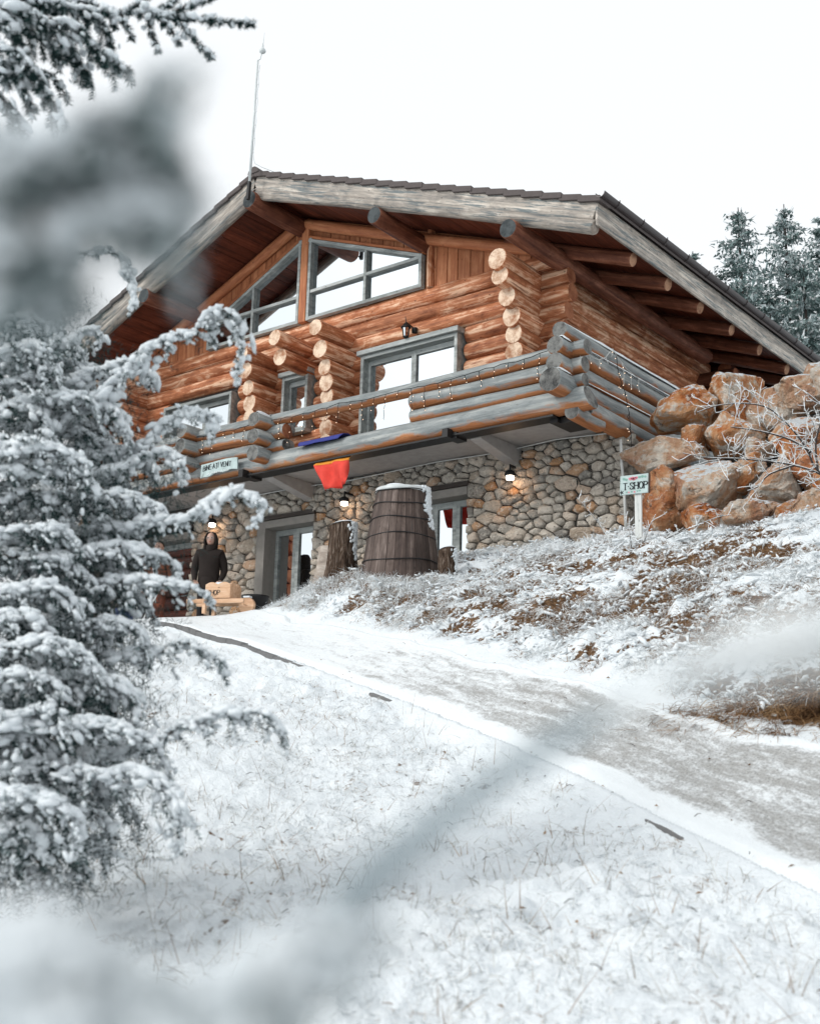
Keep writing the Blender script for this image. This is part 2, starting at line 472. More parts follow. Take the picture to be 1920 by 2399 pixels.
class MB:
    """collects simple shapes in world space into one mesh"""
    def __init__(self):
        self.v, self.f = [], []
    def quadbox(self, c8):
        n = len(self.v)
        self.v += [tuple(p) for p in c8]
        for q in ((0, 3, 2, 1), (4, 5, 6, 7), (0, 1, 5, 4), (1, 2, 6, 5), (2, 3, 7, 6), (3, 0, 4, 7)):
            self.f.append(tuple(n + i for i in q))
        return self
    def box(self, x0, x1, y0, y1, z0, z1):
        return self.quadbox(((x0, y0, z0), (x1, y0, z0), (x1, y1, z0), (x0, y1, z0), (x0, y0, z1), (x1, y0, z1), (x1, y1, z1), (x0, y1, z1)))
    def bar(self, p, q, w, d, up=(0, 1, 0)):
        """rectangular bar from p to q; w across, d along `up`"""
        p, q, up = Vector(p), Vector(q), Vector(up)
        ax = (q - p).normalized()
        s = ax.cross(up).normalized() * (w / 2)
        t = s.cross(ax).normalized() * (d / 2)
        return self.quadbox((p - s - t, p + s - t, q + s - t, q - s - t, p - s + t, p + s + t, q + s + t, q - s + t))
    def tube(self, pts, r, seg=6, cap=True):
        pts = [Vector(p) for p in pts]
        rs = r if isinstance(r, (list, tuple)) else [r] * len(pts)
        n0 = len(self.v)
        prev = None
        for i, p in enumerate(pts):
            d = (pts[min(i + 1, len(pts) - 1)] - pts[max(i - 1, 0)])
            d = d.normalized() if d.length > 1e-9 else Vector((0, 0, 1))
            a = prev if prev is not None else (Vector((0, 0, 1)) if abs(d.z) < 0.9 else Vector((1, 0, 0)))
            a = (a - d * a.dot(d))
            a = a.normalized() if a.length > 1e-6 else d.orthogonal().normalized()
            prev = a
            b = d.cross(a)
            for j in range(seg):
                t = 2 * math.pi * j / seg
                self.v.append(tuple(p + (a * math.cos(t) + b * math.sin(t)) * rs[i]))
        for i in range(len(pts) - 1):
            for j in range(seg):
                j2 = (j + 1) % seg
                self.f.append((n0 + i * seg + j, n0 + i * seg + j2, n0 + (i + 1) * seg + j2, n0 + (i + 1) * seg + j))
        if cap:
            self.f.append(tuple(n0 + j for j in reversed(range(seg))))
            self.f.append(tuple(n0 + (len(pts) - 1) * seg + j for j in range(seg)))
        return self
    def lathe(self, c, prof, seg=20, cap=True):
        n0 = len(self.v)
        for (r, z) in prof:
            for j in range(seg):
                t = 2 * math.pi * j / seg
                self.v.append((c[0] + r * math.cos(t), c[1] + r * math.sin(t), c[2] + z))
        for i in range(len(prof) - 1):
            for j in range(seg):
                j2 = (j + 1) % seg
                self.f.append((n0 + i * seg + j, n0 + i * seg + j2, n0 + (i + 1) * seg + j2, n0 + (i + 1) * seg + j))
        if cap:
            self.f.append(tuple(n0 + j for j in reversed(range(seg))))
            self.f.append(tuple(n0 + (len(prof) - 1) * seg + j for j in range(seg)))
        return self
    def prism(self, poly, axis_vec):
        """poly: 3D points in order; extruded by axis_vec"""
        n = len(self.v)
        m = len(poly)
        a = Vector(axis_vec)
        self.v += [tuple(p) for p in poly] + [tuple(Vector(p) + a) for p in poly]
        self.f.append(tuple(range(n + m - 1, n - 1, -1)))
        self.f.append(tuple(range(n + m, n + 2 * m)))
        for i in range(m):
            j = (i + 1) % m
            self.f.append((n + i, n + j, n + m + j, n + m + i))
        return self
    def build(self, name, mat, parent=None, smooth=False, bevel=0.0):
        me = mesh_from(name, self.v, self.f, [mat], smooth)
        bm = bmesh.new()
        bm.from_mesh(me)
        bmesh.ops.recalc_face_normals(bm, faces=bm.faces)
        if bevel:
            bmesh.ops.bevel(bm, geom=[e for e in bm.edges], offset=bevel, segments=1, affect='EDGES', clamp_overlap=True)
        bm.to_mesh(me)
        bm.free()
        return add(name, me, parent)

def board(name, p, q, w, d, mat, parent, up=(0, 1, 0), bevel=0.004):
    """one plank with its own axes: local X runs along it so the grain does too"""
    p, q = Vector(p), Vector(q)
    L = (q - p).length
    me = bpy.data.meshes.new(name)
    bm = bmesh.new()
    bmesh.ops.create_cube(bm, size=1.0, matrix=Matrix.Translation((L / 2, 0, 0)) @ Matrix.Diagonal((L, w, d, 1)))
    if bevel:
        bmesh.ops.bevel(bm, geom=[e for e in bm.edges], offset=bevel, segments=1, affect='EDGES', clamp_overlap=True)
    bm.to_mesh(me)
    bm.free()
    me.materials.append(MATS[mat])
    return add(name, me, parent, frame(p, q, up))

def frame(p, q, up=(0, 0, 1)):
    """matrix whose X runs p->q and whose Z leans to `up`"""
    p, q, up = Vector(p), Vector(q), Vector(up)
    x = (q - p).normalized()
    if abs(x.dot(up.normalized())) > 0.98:
        up = Vector((1, 0, 0))
    y = up.cross(x).normalized()
    z = x.cross(y)
    return Matrix(((x.x, y.x, z.x, p.x), (x.y, y.y, z.y, p.y), (x.z, y.z, z.z, p.z), (0, 0, 0, 1)))

def log(name, p, q, r0, r1, mat, end, parent, seg=14, slant0=0.0, slant1=0.0, end1=None):
    """a round timber from p to q with bumps, a slight bow and rounded arrises; slant tilts its cut ends"""
    p, q = Vector(p), Vector(q)
    L = (q - p).length
    ns = max(3, min(16, int(L / 0.4) + 1))
    ph = [random.uniform(0, 6.28) for _ in range(6)]
    V, F, FM, SM = [], [], [], []
    ts = [0.0, 0.02 / L] + [(i + 1) / (ns + 1) for i in range(ns)] + [1 - 0.02 / L, 1.0]
    for i, t in enumerate(ts):
        r = r0 + (r1 - r0) * t
        r *= 1 + 0.025 * math.sin(5.1 * t * L * 0.5 + ph[0]) + 0.018 * math.sin(2.3 * t * L + ph[1])
        if i in (0, len(ts) - 1):
            r *= 0.94
        bow = 0.010 * min(L, 4) * math.sin(math.pi * t)
        for j in range(seg):
            a = 2 * math.pi * j / seg
            rr = r * (1 + 0.022 * math.sin(2 * a + ph[2]) + 0.018 * math.sin(3 * a + ph[3] + 2.0 * t * L))
            y, z = rr * math.cos(a) + bow * math.cos(ph[4]), rr * math.sin(a) + bow * math.sin(ph[4])
            x = t * L + (slant0 * z if i < 2 else slant1 * z if i > len(ts) - 3 else 0)
            V.append((x, y, z))
    n = len(ts)
    for i in range(n - 1):
        for j in range(seg):
            j2 = (j + 1) % seg
            F.append((i * seg + j, i * seg + j2, (i + 1) * seg + j2, (i + 1) * seg + j))
            FM.append(0)
            SM.append(True)
    F.append(tuple(reversed(range(seg))))
    F.append(tuple((n - 1) * seg + j for j in range(seg)))
    FM += [1, 2]
    SM += [False, False]
    me = mesh_from(name, V, [f[::-1] for f in F], [mat, end, end1 or end], SM, FM)
    bm = bmesh.new()
    bm.from_mesh(me)
    bmesh.ops.recalc_face_normals(bm, faces=bm.faces)
    bm.to_mesh(me)
    bm.free()
    return add(name, me, parent, frame(p, q))

# ------------------------------------------------------------------ noise
def _hash(ix, iy, iz=0, seed=0):
    h = (ix.astype(np.int64) * 374761393 + iy.astype(np.int64) * 668265263 + np.asarray(iz).astype(np.int64) * 2147483647 + seed * 974711) & 0x7fffffff
    h = (h ^ (h >> 13)) * 1274126177 & 0x7fffffff
    h = (h ^ (h >> 16)) * 668265263 & 0x7fffffff
    return ((h ^ (h >> 15)) & 0xffff) / 65535.0

def vnoise(x, y, seed=0):
    ix, iy = np.floor(x), np.floor(y)
    fx, fy = x - ix, y - iy
    fx, fy = fx * fx * (3 - 2 * fx), fy * fy * (3 - 2 * fy)
    a, b = _hash(ix, iy, 0, seed), _hash(ix + 1, iy, 0, seed)
    c, d = _hash(ix, iy + 1, 0, seed), _hash(ix + 1, iy + 1, 0, seed)
    return (a + (b - a) * fx) * (1 - fy) + (c + (d - c) * fx) * fy - 0.5

def fbm(x, y, octv=4, seed=0, gain=0.5):
    s, amp = 0.0, 1.0
    for o in range(octv):
        s = s + vnoise(x, y, seed + o * 7) * amp
        x, y, amp = x * 2.03 + 3.1, y * 2.03 - 1.7, amp * gain
    return s

# ------------------------------------------------------------------ terrain
FLOOR = 2.52
PATH_L = [(-14.6, 11.55, 2.40), (-12.318, 10.675, 2.064), (-10.595, 10.045, 1.718), (-9.021, 9.361, 1.351), (-7.251, 8.536, 0.936), (-5.721, 7.709, 0.574), (-4.559, 7.055, 0.289), (-3.595, 6.468, 0.035), (-2.788, 5.872, -0.170), (-2.427, 5.596, -0.254), (-2.014, 5.332, -0.357), (-1.1, 4.85, -0.52), (0.8, 4.0, -0.78)]
PATH_R = [(-14.4, 13.2, 2.52), (-13.077, 12.369, 2.491), (-10.941, 11.399, 2.136), (-9.284, 10.745, 1.821), (-7.728, 9.952, 1.502), (-6.457, 9.273, 1.223), (-5.089, 8.492, 0.929), (-4.011, 7.833, 0.655), (-3.180, 7.341, 0.469), (-2.649, 7.124, 0.364), (-1.8, 6.75, 0.17), (-0.6, 6.2, -0.05), (1.4, 5.5, -0.35)]
CTRL = PATH_L + PATH_R + [
    (0, 0, -1.45), (-1.2, 1.5, -1.12), (6, -6, -2.9), (-8, -6, -1.6), (4, 3, -1.2), (10, 4, -1.0), (-14, -2, 0.0), (-22, 2, 1.2), (0, -14, -4), (-16, -14, -2.5), (16, -8, -3),
    (-2.474, 3.143, -0.679), (-3.228, 2.362, -0.682), (-1.562, 3.682, -0.628), (-3.350, 4.235, -0.416), (-4.754, 4.134, -0.308), (-2.364, 4.406, -0.434), (-6.478, 5.956, 0.288), (-9.496, 7.337, 0.952), (-12.585, 8.162, 1.620), (-7.365, 4.244, 0.215),
    (-4.605, 12.690, 2.926), (-3.444, 9.388, 1.407), (-4.422, 9.853, 1.641), (-5.305, 9.978, 1.606), (-7.358, 10.959, 2.006), (-8.965, 11.524, 2.303), (-9.153, 13.123, 2.937), (-6.398, 13.123, 3.037), (-5.497, 12.875, 2.943), (-10.763, 12.241, 2.861), (-11.699, 12.334, 2.689), (-3.247, 7.855, 0.721),
    (-10.35, 12.75, 3.0), (-9.0, 13.8, 3.32), (-8.3, 14.3, 3.42), (-10.5, 14.6, 3.45), (-12.3, 14.0, 3.0), (-13.6, 12.5, 2.53), (-14.0, 14.0, 2.54), (-16, 13.2, 2.52), (-16, 14.6, 2.52), (-19, 13.5, 2.5), (-24, 14, 2.5), (-17, 11.2, 2.35), (-22, 9, 2.1),
    (-7.2, 14.2, 3.42), (-6.2, 14.0, 3.30), (-5.0, 13.6, 3.22), (-3.5, 13.2, 3.1), (0, 12, 2.6), (6, 11, 2.0),
    (-6.6, 16.6, 5.2), (-5.0, 16.4, 5.2), (-2.5, 15.6, 5.0), (2, 15, 4.8), (-5, 24, 6.4), (6, 24, 6.2), (-4, 32, 8.0), (8, 40, 9.5), (-12, 40, 8.6), (-20, 45, 8.0), (20, 20, 5),
    (-9.2, 17.0, 2.6), (-14, 19, 2.5), (-19.5, 19, 2.5), (-14, 26, 2.5), (-19, 27, 2.6), (-26, 22, 2.6), (-30, 40, 3.2), (-40, 20, 2.0), (-45, -5, -1.0), (40, -10, -3), (45, 40, 8), (0, 60, 12), (-40, 60, 4)]
_C = np.array(CTRL, dtype=float)

def _tps_fit(C):
    n = len(C)
    d2 = ((C[:, None, :2] - C[None, :, :2]) ** 2).sum(-1)
    K = np.where(d2 > 0, d2 * np.log(np.maximum(d2, 1e-12)) * 0.5, 0) + np.eye(n) * 0.02
    Pm = np.c_[np.ones(n), C[:, :2]]
    A = np.block([[K, Pm], [Pm.T, np.zeros((3, 3))]])
    return np.linalg.solve(A, np.r_[C[:, 2], 0, 0, 0])
_W = _tps_fit(_C)

def _tps(x, y):
    out = np.empty(len(x))
    for s in range(0, len(x), 20000):
        xs, ys = x[s:s + 20000], y[s:s + 20000]
        d2 = (xs[:, None] - _C[None, :, 0]) ** 2 + (ys[:, None] - _C[None, :, 1]) ** 2
        out[s:s + 20000] = (np.where(d2 > 0, d2 * np.log(np.maximum(d2, 1e-12)) * 0.5, 0) @ _W[:-3]) + _W[-3] + _W[-2] * xs + _W[-1] * ys
    return out

def smooth01(t):
    t = np.clip(t, 0, 1)
    return t * t * (3 - 2 * t)

def seg_dist(x, y, P):
    """distance to a polyline and sign (left of travel is positive)"""
    best = np.full(len(x), 1e9)
    sgn = np.zeros(len(x))
    for a, b in zip(P[:-1], P[1:]):
        dx, dy = b[0] - a[0], b[1] - a[1]
        t = np.clip(((x - a[0]) * dx + (y - a[1]) * dy) / (dx * dx + dy * dy), 0, 1)
        ex, ey = x - a[0] - t * dx, y - a[1] - t * dy
        d = np.hypot(ex, ey)
        m = d < best
        best[m] = d[m]
        sgn[m] = np.sign(dx * ey - dy * ex)[m]
    return best, sgn

def zones(x, y):
    dL, sL = seg_dist(x, y, PATH_L)
    dR, sR = seg_dist(x, y, PATH_R)
    # travel runs from the house to the front right: the bank lies on the left hand of that walk
    bank = np.where(sR > 0, smooth01(dR / 0.45), 0.0)
    bank *= smooth01((15.2 - y) / 0.4) * smooth01((x + 15.0) / 1.5)
    on_path = (sL > 0) & (sR < 0)
    lawn = np.where(sL < 0, smooth01(dL / 0.22), 0.0)
    return bank, lawn, on_path, dL, dR

def ground(x, y, detail=True):
    x, y = np.atleast_1d(np.asarray(x, float)), np.atleast_1d(np.asarray(y, float))
    z = _tps(x, y)
    r = np.hypot(x, y)
    z = np.where(r > 60, np.clip(z, -8, 14), z)
    # level pad inside the house
    inside = smooth01((x + 20.2) / 0.5) * smooth01((-8.35 - x) / 0.35) * smooth01((y - 14.75) / 0.3) * smooth01((27.0 - y) / 0.5)
    z = z * (1 - inside) + (FLOOR - 0.10) * inside
    bank, lawn, on_path, dL, dR = zones(x, y)
    z = z - lawn * (0.025 + 0.05 * smooth01((-x - 8.0) / 2.0)) * (1 - smooth01((dL - 0.3) / 2.0))
    if detail:
        f = np.clip(1 - r / 45.0, 0, 1)
        z = z + f * bank * (0.18 * fbm(x * 1.3, y * 1.3, 3, 3) + 0.15 * fbm(x * 4.5, y * 4.5, 4, 9, 0.6))
        z = z + f * lawn * (0.10 * fbm(x * 0.9, y * 0.9, 3, 21) + 0.085 * fbm(x * 4.2, y * 4.2, 4, 33, 0.60) * (0.35 + 1.3 * np.clip(0.5 + 1.2 * fbm(x * 0.7, y * 0.7, 2, 44), 0, 1)))
    return z

def gz(x, y):
    return float(ground([x], [y])[0])

def build_ground():
    # polar sheet: dense where the camera looks, coarse elsewhere, out to the horizon
    yaw = math.degrees(YAW)
    ang = np.r_[np.arange(-23, 23, 0.15), np.arange(23, 60, 1.2), np.arange(60, 300, 6), np.arange(300, 336.5, 1.2)]
    az_ = np.radians(yaw + ang)
    rad = np.r_[0.0, np.geomspace(0.6, 2.6, 14), np.geomspace(2.7, 22, 430), np.geomspace(22.6, 60, 70), np.geomspace(64, 900, 36)]
    R, A = np.meshgrid(rad, az_, indexing='ij')
    x, y = (R * np.sin(A)).ravel(), (R * np.cos(A)).ravel()
    z = ground(x, y)
    nr, na = R.shape
    idx = np.arange(nr * na).reshape(nr, na)
    nxt = np.roll(idx, -1, axis=1)
    F = np.stack([idx[:-1], idx[1:], nxt[1:], nxt[:-1]], -1).reshape(-1, 4)
    bank, lawn, on_path, dL, dR = zones(x, y)
    z = np.where(on_path, z - 0.05, z)
    me = np_mesh("ground", np.c_[x, y, z], F, "snowy_ground")
    bare = bank * np.clip(0.53 + 0.60 * fbm(x * 0.55, y * 0.55, 3, 55) - 0.75 * fbm(x * 4.5, y * 4.5, 3, 9, 0.6), 0.0, 1.25)
    # scuffed hollows on the lawn, more of them towards the lower left
    bare = np.maximum(bare, lawn * np.clip(0.12 + 0.75 * fbm(x * 1.7, y * 1.7, 3, 71), 0, 0.62))
    bare = np.where(np.hypot(x, y) > 24, 0.1, bare)
    # raw turned earth by the path
    hole = np.exp(-(((x + 2.55) / 0.95) ** 2 + ((y - 7.70) / 0.36) ** 2))
    bare = np.clip(bare + 1.5 * hole, 0, 1.8)
    at = me.attributes.new("bare", 'FLOAT', 'POINT')
    at.data.foreach_set("value", bare.astype(np.float32))
    o = add("ground", me)
    o["kind"] = "structure"
    return o

build_ground()

def resample(P, n):
    P = np.array(P, float)
    s = np.r_[0, np.cumsum(np.hypot(*np.diff(P[:, :2], axis=0).T))]
    t = np.linspace(0, s[-1], n)
    # smooth the joints a little
    Q = np.c_[[np.interp(t, s, P[:, i]) for i in range(3)]].T
    for _ in range(6):
        Q[1:-1] = (Q[:-2] + 2 * Q[1:-1] + Q[2:]) / 4
    return Q, s[-1]

def build_path():
    n, m = 420, 40
    L, sl = resample(PATH_L, n)
    Rr, _ = resample(PATH_R, n)
    L0 = L.copy()
    a_ = np.linspace(0, sl, n)
    ragged = 0.10 * fbm(a_ * 1.3, a_ * 0 + 2.0, 4, 8)[:, None]      # uneven trodden edge on the bank side
    Rr = Rr + (Rr - L) * ragged
    w = np.linspace(0, 1, m)
    V = L[:, None, :] * (1 - w)[None, :, None] + Rr[:, None, :] * w[None, :, None]
    x, y = V[..., 0].ravel(), V[..., 1].ravel()
    zb = ground(x, y, False).reshape(n, m)
    edge = np.minimum(w, 1 - w)[None, :]
    V[..., 2] = zb + 0.015 + 0.018 * fbm(x * 2.2, y * 2.2, 4, 91).reshape(n, m) - 0.05 * (1 - smooth01(edge / 0.06))
    idx = np.arange(n * m).reshape(n, m)
    F = np.stack([idx[:-1, :-1], idx[1:, :-1], idx[1:, 1:], idx[:-1, 1:]], -1).reshape(-1, 4)[:, ::-1]
    me = np_mesh("path", V.reshape(-1, 3), F, "icy_path")
    uv = me.uv_layers.new(name="UVMap")
    U = np.c_[np.repeat(np.linspace(0, sl, n), m), np.tile(w * 1.4, n)]
    uv.data.foreach_set("uv", U[F.ravel()].astype(np.float32).ravel())
    at = me.attributes.new("worn", 'FLOAT', 'POINT')
    near = smooth01((np.repeat(np.linspace(0, 1, n), m) - 0.28) / 0.4)
    prof = smooth01((np.tile(np.minimum(w, 1 - w), n) + 0.10 * fbm(x * 1.8, y * 1.8, 3, 12)) / 0.19)
    at.data.foreach_set("value", ((0.72 + 0.56 * near) * prof).astype(np.float32))
    o = add("path", me)
    o["kind"] = "structure"
    return L0, Rr
PL, PR = build_path()

def build_kerb():
    t = thing("path_kerb", "dark concrete kerb half buried in snow along the lawn side of the path", "kerb", tuple(PL[60]))
    lens = np.r_[0, np.cumsum(np.hypot(*np.diff(PL[:, :2], axis=0).T))]
    s = 1.6
    while s < lens[-1] - 3.0:
        u = s / lens[-1]
        # the kerb shows by the house and in two bare spots; elsewhere it lies under the snow
        show = u < 0.36 or 0.455 < u < 0.49 or 0.705 < u < 0.735
        if show:
            a = [float(np.interp(s + 0.006, lens, PL[:, i])) for i in range(3)]
            b = [float(np.interp(s + 0.494, lens, PL[:, i])) for i in range(3)]
            za, zb = float(ground([a[0]], [a[1]], False)[0]), float(ground([b[0]], [b[1]], False)[0])
            j = random.uniform(-0.010, 0.006) - (0.035 * max(0.0, u - 0.18) / 0.18 if u < 0.36 else 0.032)
            nx, ny = (b[1] - a[1]), -(b[0] - a[0])
            L_ = math.hypot(nx, ny)
            ox, oy = nx / L_ * 0.05, ny / L_ * 0.05
            board("kerb_stone", (a[0] + ox, a[1] + oy, za - 0.088 + j), (b[0] + ox, b[1] + oy, zb - 0.088 + j), 0.09, 0.20, "kerb_concrete", t, (0, 0, 1), 0.008)
        s += 0.50

build_kerb()

# ------------------------------------------------------------------ lumps
def ico(sub):
    bm = bmesh.new()
    bmesh.ops.create_icosphere(bm, subdivisions=sub, radius=1.0)
    V = np.array([v.co[:] for v in bm.verts])
    F = np.array([[v.index for v in f.verts] for f in bm.faces])
    bm.free()
    return V, F
ICO1, ICO2, ICO3, ICO4 = ico(1), ico(2), ico(3), ico(4)

def unit(v):
    return v / np.maximum(np.linalg.norm(v, axis=-1, keepdims=True), 1e-9)

def blob_mesh(name, C, S, mat, r, base=ICO1, lump=0.22, T=None):
    """many small irregular lumps as one mesh; C centres, S radii (n,3)"""
    V, F = base
    n, m = len(C), len(V)
    th = r.uniform(0, 6.283, n)
    c, s = np.cos(th), np.sin(th)
    P = np.broadcast_to(V, (n, m, 3)) * (1 + lump * (r.random((n, m, 1)) - 0.5) * 2)
    P = P * S[:, None, :]
    x = P[..., 0] * c[:, None] - P[..., 1] * s[:, None]
    y = P[..., 0] * s[:, None] + P[..., 1] * c[:, None]
    Q = np.stack([x, y, P[..., 2]], -1)
    if T is not None:          # lumps drawn out along the twig they sit on
        X = unit(T)
        Yv = unit(np.cross(np.broadcast_to([0.03, 0.02, 1.0], X.shape), X))
        Z = np.cross(X, Yv)
        Q = P[..., 0:1] * X[:, None] + P[..., 1:2] * Yv[:, None] + P[..., 2:3] * Z[:, None]
    Q = Q + C[:, None, :]
    FF = (F[None] + (np.arange(n) * m)[:, None, None]).reshape(-1, 3)
    return np_mesh(name, Q.reshape(-1, 3), FF, mat)


# ------------------------------------------------------------------ the log house
RX = -14.74                       # ridge line
def zt(x):                        # top edge of the verge boards
    return 10.60 - (0.372 * (x - RX) if x > RX else 0.41 * (RX - x))
EAVE_R, EAVE_L = -7.90, -21.6
YF, YB = 13.74, 27.0              # verge and rear of the roof
WALL = 15.12                      # centre plane of the front log wall
CRS = [8.07 - 0.285 * i for i in range(11)]

house = thing("log_house", "large log chalet with stone ground floor, gabled tiled roof and log balcony", "house", (RX, 15.0, FLOOR))

openings = [(-13.14, -11.03, 5.0, 7.30), (-15.0, -14.28, 6.12, 7.26), (-18.2, -16.2, 6.10, 7.26)]
def front_logs():
    for i, z in enumerate(CRS):
        xr = -9.0 - 0.045 * i + random.uniform(-0.05, 0.05)
        if i < 2:
            xr = -9.12
        cuts = [(a, b) for a, b, z0, z1 in openings if z0 - 0.04 < z < z1 + 0.02]
        x = -20.2
        for a, b in sorted(cuts) + [(xr, xr)]:
            if a - x > 0.1:
                r = 0.149 + random.uniform(-0.006, 0.007)
                log("wall_log", (x, WALL, z), (a, WALL, z + random.uniform(-0.008, 0.008)), r, r * random.uniform(0.95, 1.03), "log_wood", "red_end", house)
            x = b
front_logs()
MB().box(-20.0, -18.2, 15.13, 15.16, 5.1, 8.2).box(-16.2, -15.0, 15.13, 15.16, 5.1, 8.2).box(-14.28, -13.14, 15.13, 15.16, 5.1, 8.2).box(-11.03, -9.72, 15.13, 15.16, 5.1, 8.2).box(-18.2, -11.03, 15.131, 15.159, 7.3, 8.1).build("groove_shade_backing", "dark_lintel", house)  # dark sheet added behind the logs to deepen the shade in the grooves

def corner_logs():
    # right-hand side wall: logs run back from their projecting front ends
    ends = [(15.35, 8.36), (15.3, 8.09), (14.0, 7.80), (14.07, 7.56), (14.26, 7.29), (14.39, 7.02), (14.45, 6.76), (14.46, 6.48), (14.46, 6.20), (14.46, 5.92), (14.46, 5.64), (14.46, 5.36)]
    for i, (y, z) in enumerate(ends):
        log("wall_log", (-9.72, y, z), (-9.72, 20.9 + 0.1 * (i % 2), z), 0.158 + 0.006 * (i % 3), 0.155, "log_wood", "log_end", house)
    # rear cross wall ends carrying the eaves
    for i in range(6):
        log("wall_log", (-12.0, 20.6, 7.72 - 0.29 * i), (-9.12 + (0.22 if i == 0 else 0) - 0.10 * i, 20.6, 7.72 - 0.29 * i), 0.15, 0.15, "purlin_wood", "red_end", house)
    # partition walls showing their ends on the front
    st = {-13.48: [(14.12, 7.60), (14.26, 7.26), (14.39, 6.98), (14.42, 6.71), (14.45, 6.47), (14.45, 6.20), (14.46, 5.93), (14.46, 5.66)],
          -14.42: [(14.11, 7.62), (14.24, 7.30)],
          -15.33: [(14.20, 7.54), (14.31, 7.26), (14.41, 6.97), (14.45, 6.69), (14.45, 6.44), (14.45, 6.18), (14.45, 5.92)],
          -18.95: [(14.2, 7.5), (14.35, 7.22), (14.42, 6.95), (14.45, 6.70), (14.45, 6.42), (14.45, 6.15)]}
    for x, lst in st.items():
        for i, (y, z) in enumerate(lst):
            log("wall_log", (x + random.uniform(-0.015, 0.015), y, z), (x, 15.6, z), 0.148 + 0.014 * (i % 2), 0.15, "log_wood", "log_end", house)
corner_logs()
for i in range(12):
    log("wall_log", (-19.85, 14.45, 8.0 - 0.285 * i - 0.14), (-19.85, 26.4, 8.0 - 0.285 * i - 0.14), 0.15, 0.15, "log_wood", "log_end", house)

# gable cladding: upright boards, cut round the two raking windows
def win_top(x):
    if -17.12 < x < -14.68:
        return 9.84 - 0.472 * (-14.68 - x) + 0.02
    if -14.52 < x < -11.85:
        return 9.84 - 0.385 * (x + 14.52)
    return None
def cladding():
    x = -20.1
    while x < -9.35:
        w = random.uniform(0.20, 0.27)
        xm = x + w / 2
        t = win_top(xm)
        z0 = max(8.16, t - 0.02) if t else 8.16
        z1 = min(zt(x), zt(x + w)) - 0.30
        if z1 - z0 > 0.05:
            board("cladding_board", (xm, 15.06 + random.uniform(-0.006, 0.006), z0), (xm, 15.06, z1), w - 0.012, 0.04, "siding_wood", house, (0, 1, 0), 0.006)
        x += w
    MB().prism(((-20.2, 15.10, 8.1), (-9.4, 15.10, 8.1), (-9.4, 15.10, zt(-9.4) - 0.2), (RX, 15.10, 10.4), (-20.2, 15.10, zt(-20.2) - 0.2)), (0, 0.05, 0)).build("gable_backing", "siding_wood", house)
cladding()
board("gable_post", (-14.60, 15.0, 8.20), (-14.60, 15.0, 10.2), 0.17, 0.17, "siding_wood", house, (0, 1, 0), 0.01)
log("gable_post", (-11.76, 15.03, 8.20), (-11.76, 15.03, 9.25), 0.075, 0.07, "log_wood", "log_end", house)
log("rake_log", (RX + 0.15, 14.95, zt(RX + 0.15) - 0.43), (-9.6, 14.95, zt(-9.6) - 0.43), 0.10, 0.095, "siding_wood", "log_end", house)
log("rake_log", (RX - 0.15, 14.95, zt(RX - 0.15) - 0.43), (-20.1, 14.95, zt(-20.1) - 0.43), 0.10, 0.095, "siding_wood", "log_end", house)

# purlins
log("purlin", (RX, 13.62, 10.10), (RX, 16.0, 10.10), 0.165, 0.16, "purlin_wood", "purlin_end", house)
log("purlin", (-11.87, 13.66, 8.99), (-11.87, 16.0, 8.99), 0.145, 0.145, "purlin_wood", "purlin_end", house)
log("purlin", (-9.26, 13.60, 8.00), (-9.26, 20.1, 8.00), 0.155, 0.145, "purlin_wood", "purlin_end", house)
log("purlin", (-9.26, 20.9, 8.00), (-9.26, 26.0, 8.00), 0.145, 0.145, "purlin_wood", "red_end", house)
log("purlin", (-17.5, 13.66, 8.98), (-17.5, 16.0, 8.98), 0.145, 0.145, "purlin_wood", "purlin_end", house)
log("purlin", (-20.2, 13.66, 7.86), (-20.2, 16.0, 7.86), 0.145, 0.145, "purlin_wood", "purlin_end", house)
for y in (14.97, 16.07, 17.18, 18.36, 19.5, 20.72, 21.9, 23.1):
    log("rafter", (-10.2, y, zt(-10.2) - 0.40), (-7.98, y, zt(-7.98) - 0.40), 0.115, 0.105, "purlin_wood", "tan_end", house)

# roof
roof = part_empty("roof", house, (RX, YF, 10.6))
for nm, xe in (("right", EAVE_R), ("left", EAVE_L)):
    za, zb = zt(RX), zt(xe)
    MB().quadbox(((RX, YF + 0.06, za - 0.24), (xe, YF + 0.06, zb - 0.24), (xe, YB, zb - 0.24), (RX, YB, za - 0.24), (RX, YF + 0.06, za - 0.01), (xe, YF + 0.06, zb - 0.01), (xe, YB, zb - 0.01), (RX, YB, za - 0.01))).build("roof_deck", "dark_lintel", roof)
# ceiling boards under the overhang
x = EAVE_L + 0.03
while x < EAVE_R - 0.05:
    w = 0.30
    x2 = min(x + w, EAVE_R - 0.02)
    if x < RX < x2:
        x2 = RX
    xm = (x + x2) / 2
    sl = 0.372 if xm > RX else -0.41
    nrm = Vector((sl, 0, 1)).normalized()
    yb = YB - 0.3 if xm > -10.5 else 15.6
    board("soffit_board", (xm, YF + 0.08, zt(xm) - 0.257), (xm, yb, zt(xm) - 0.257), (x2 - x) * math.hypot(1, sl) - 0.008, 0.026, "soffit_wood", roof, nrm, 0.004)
    x = x2
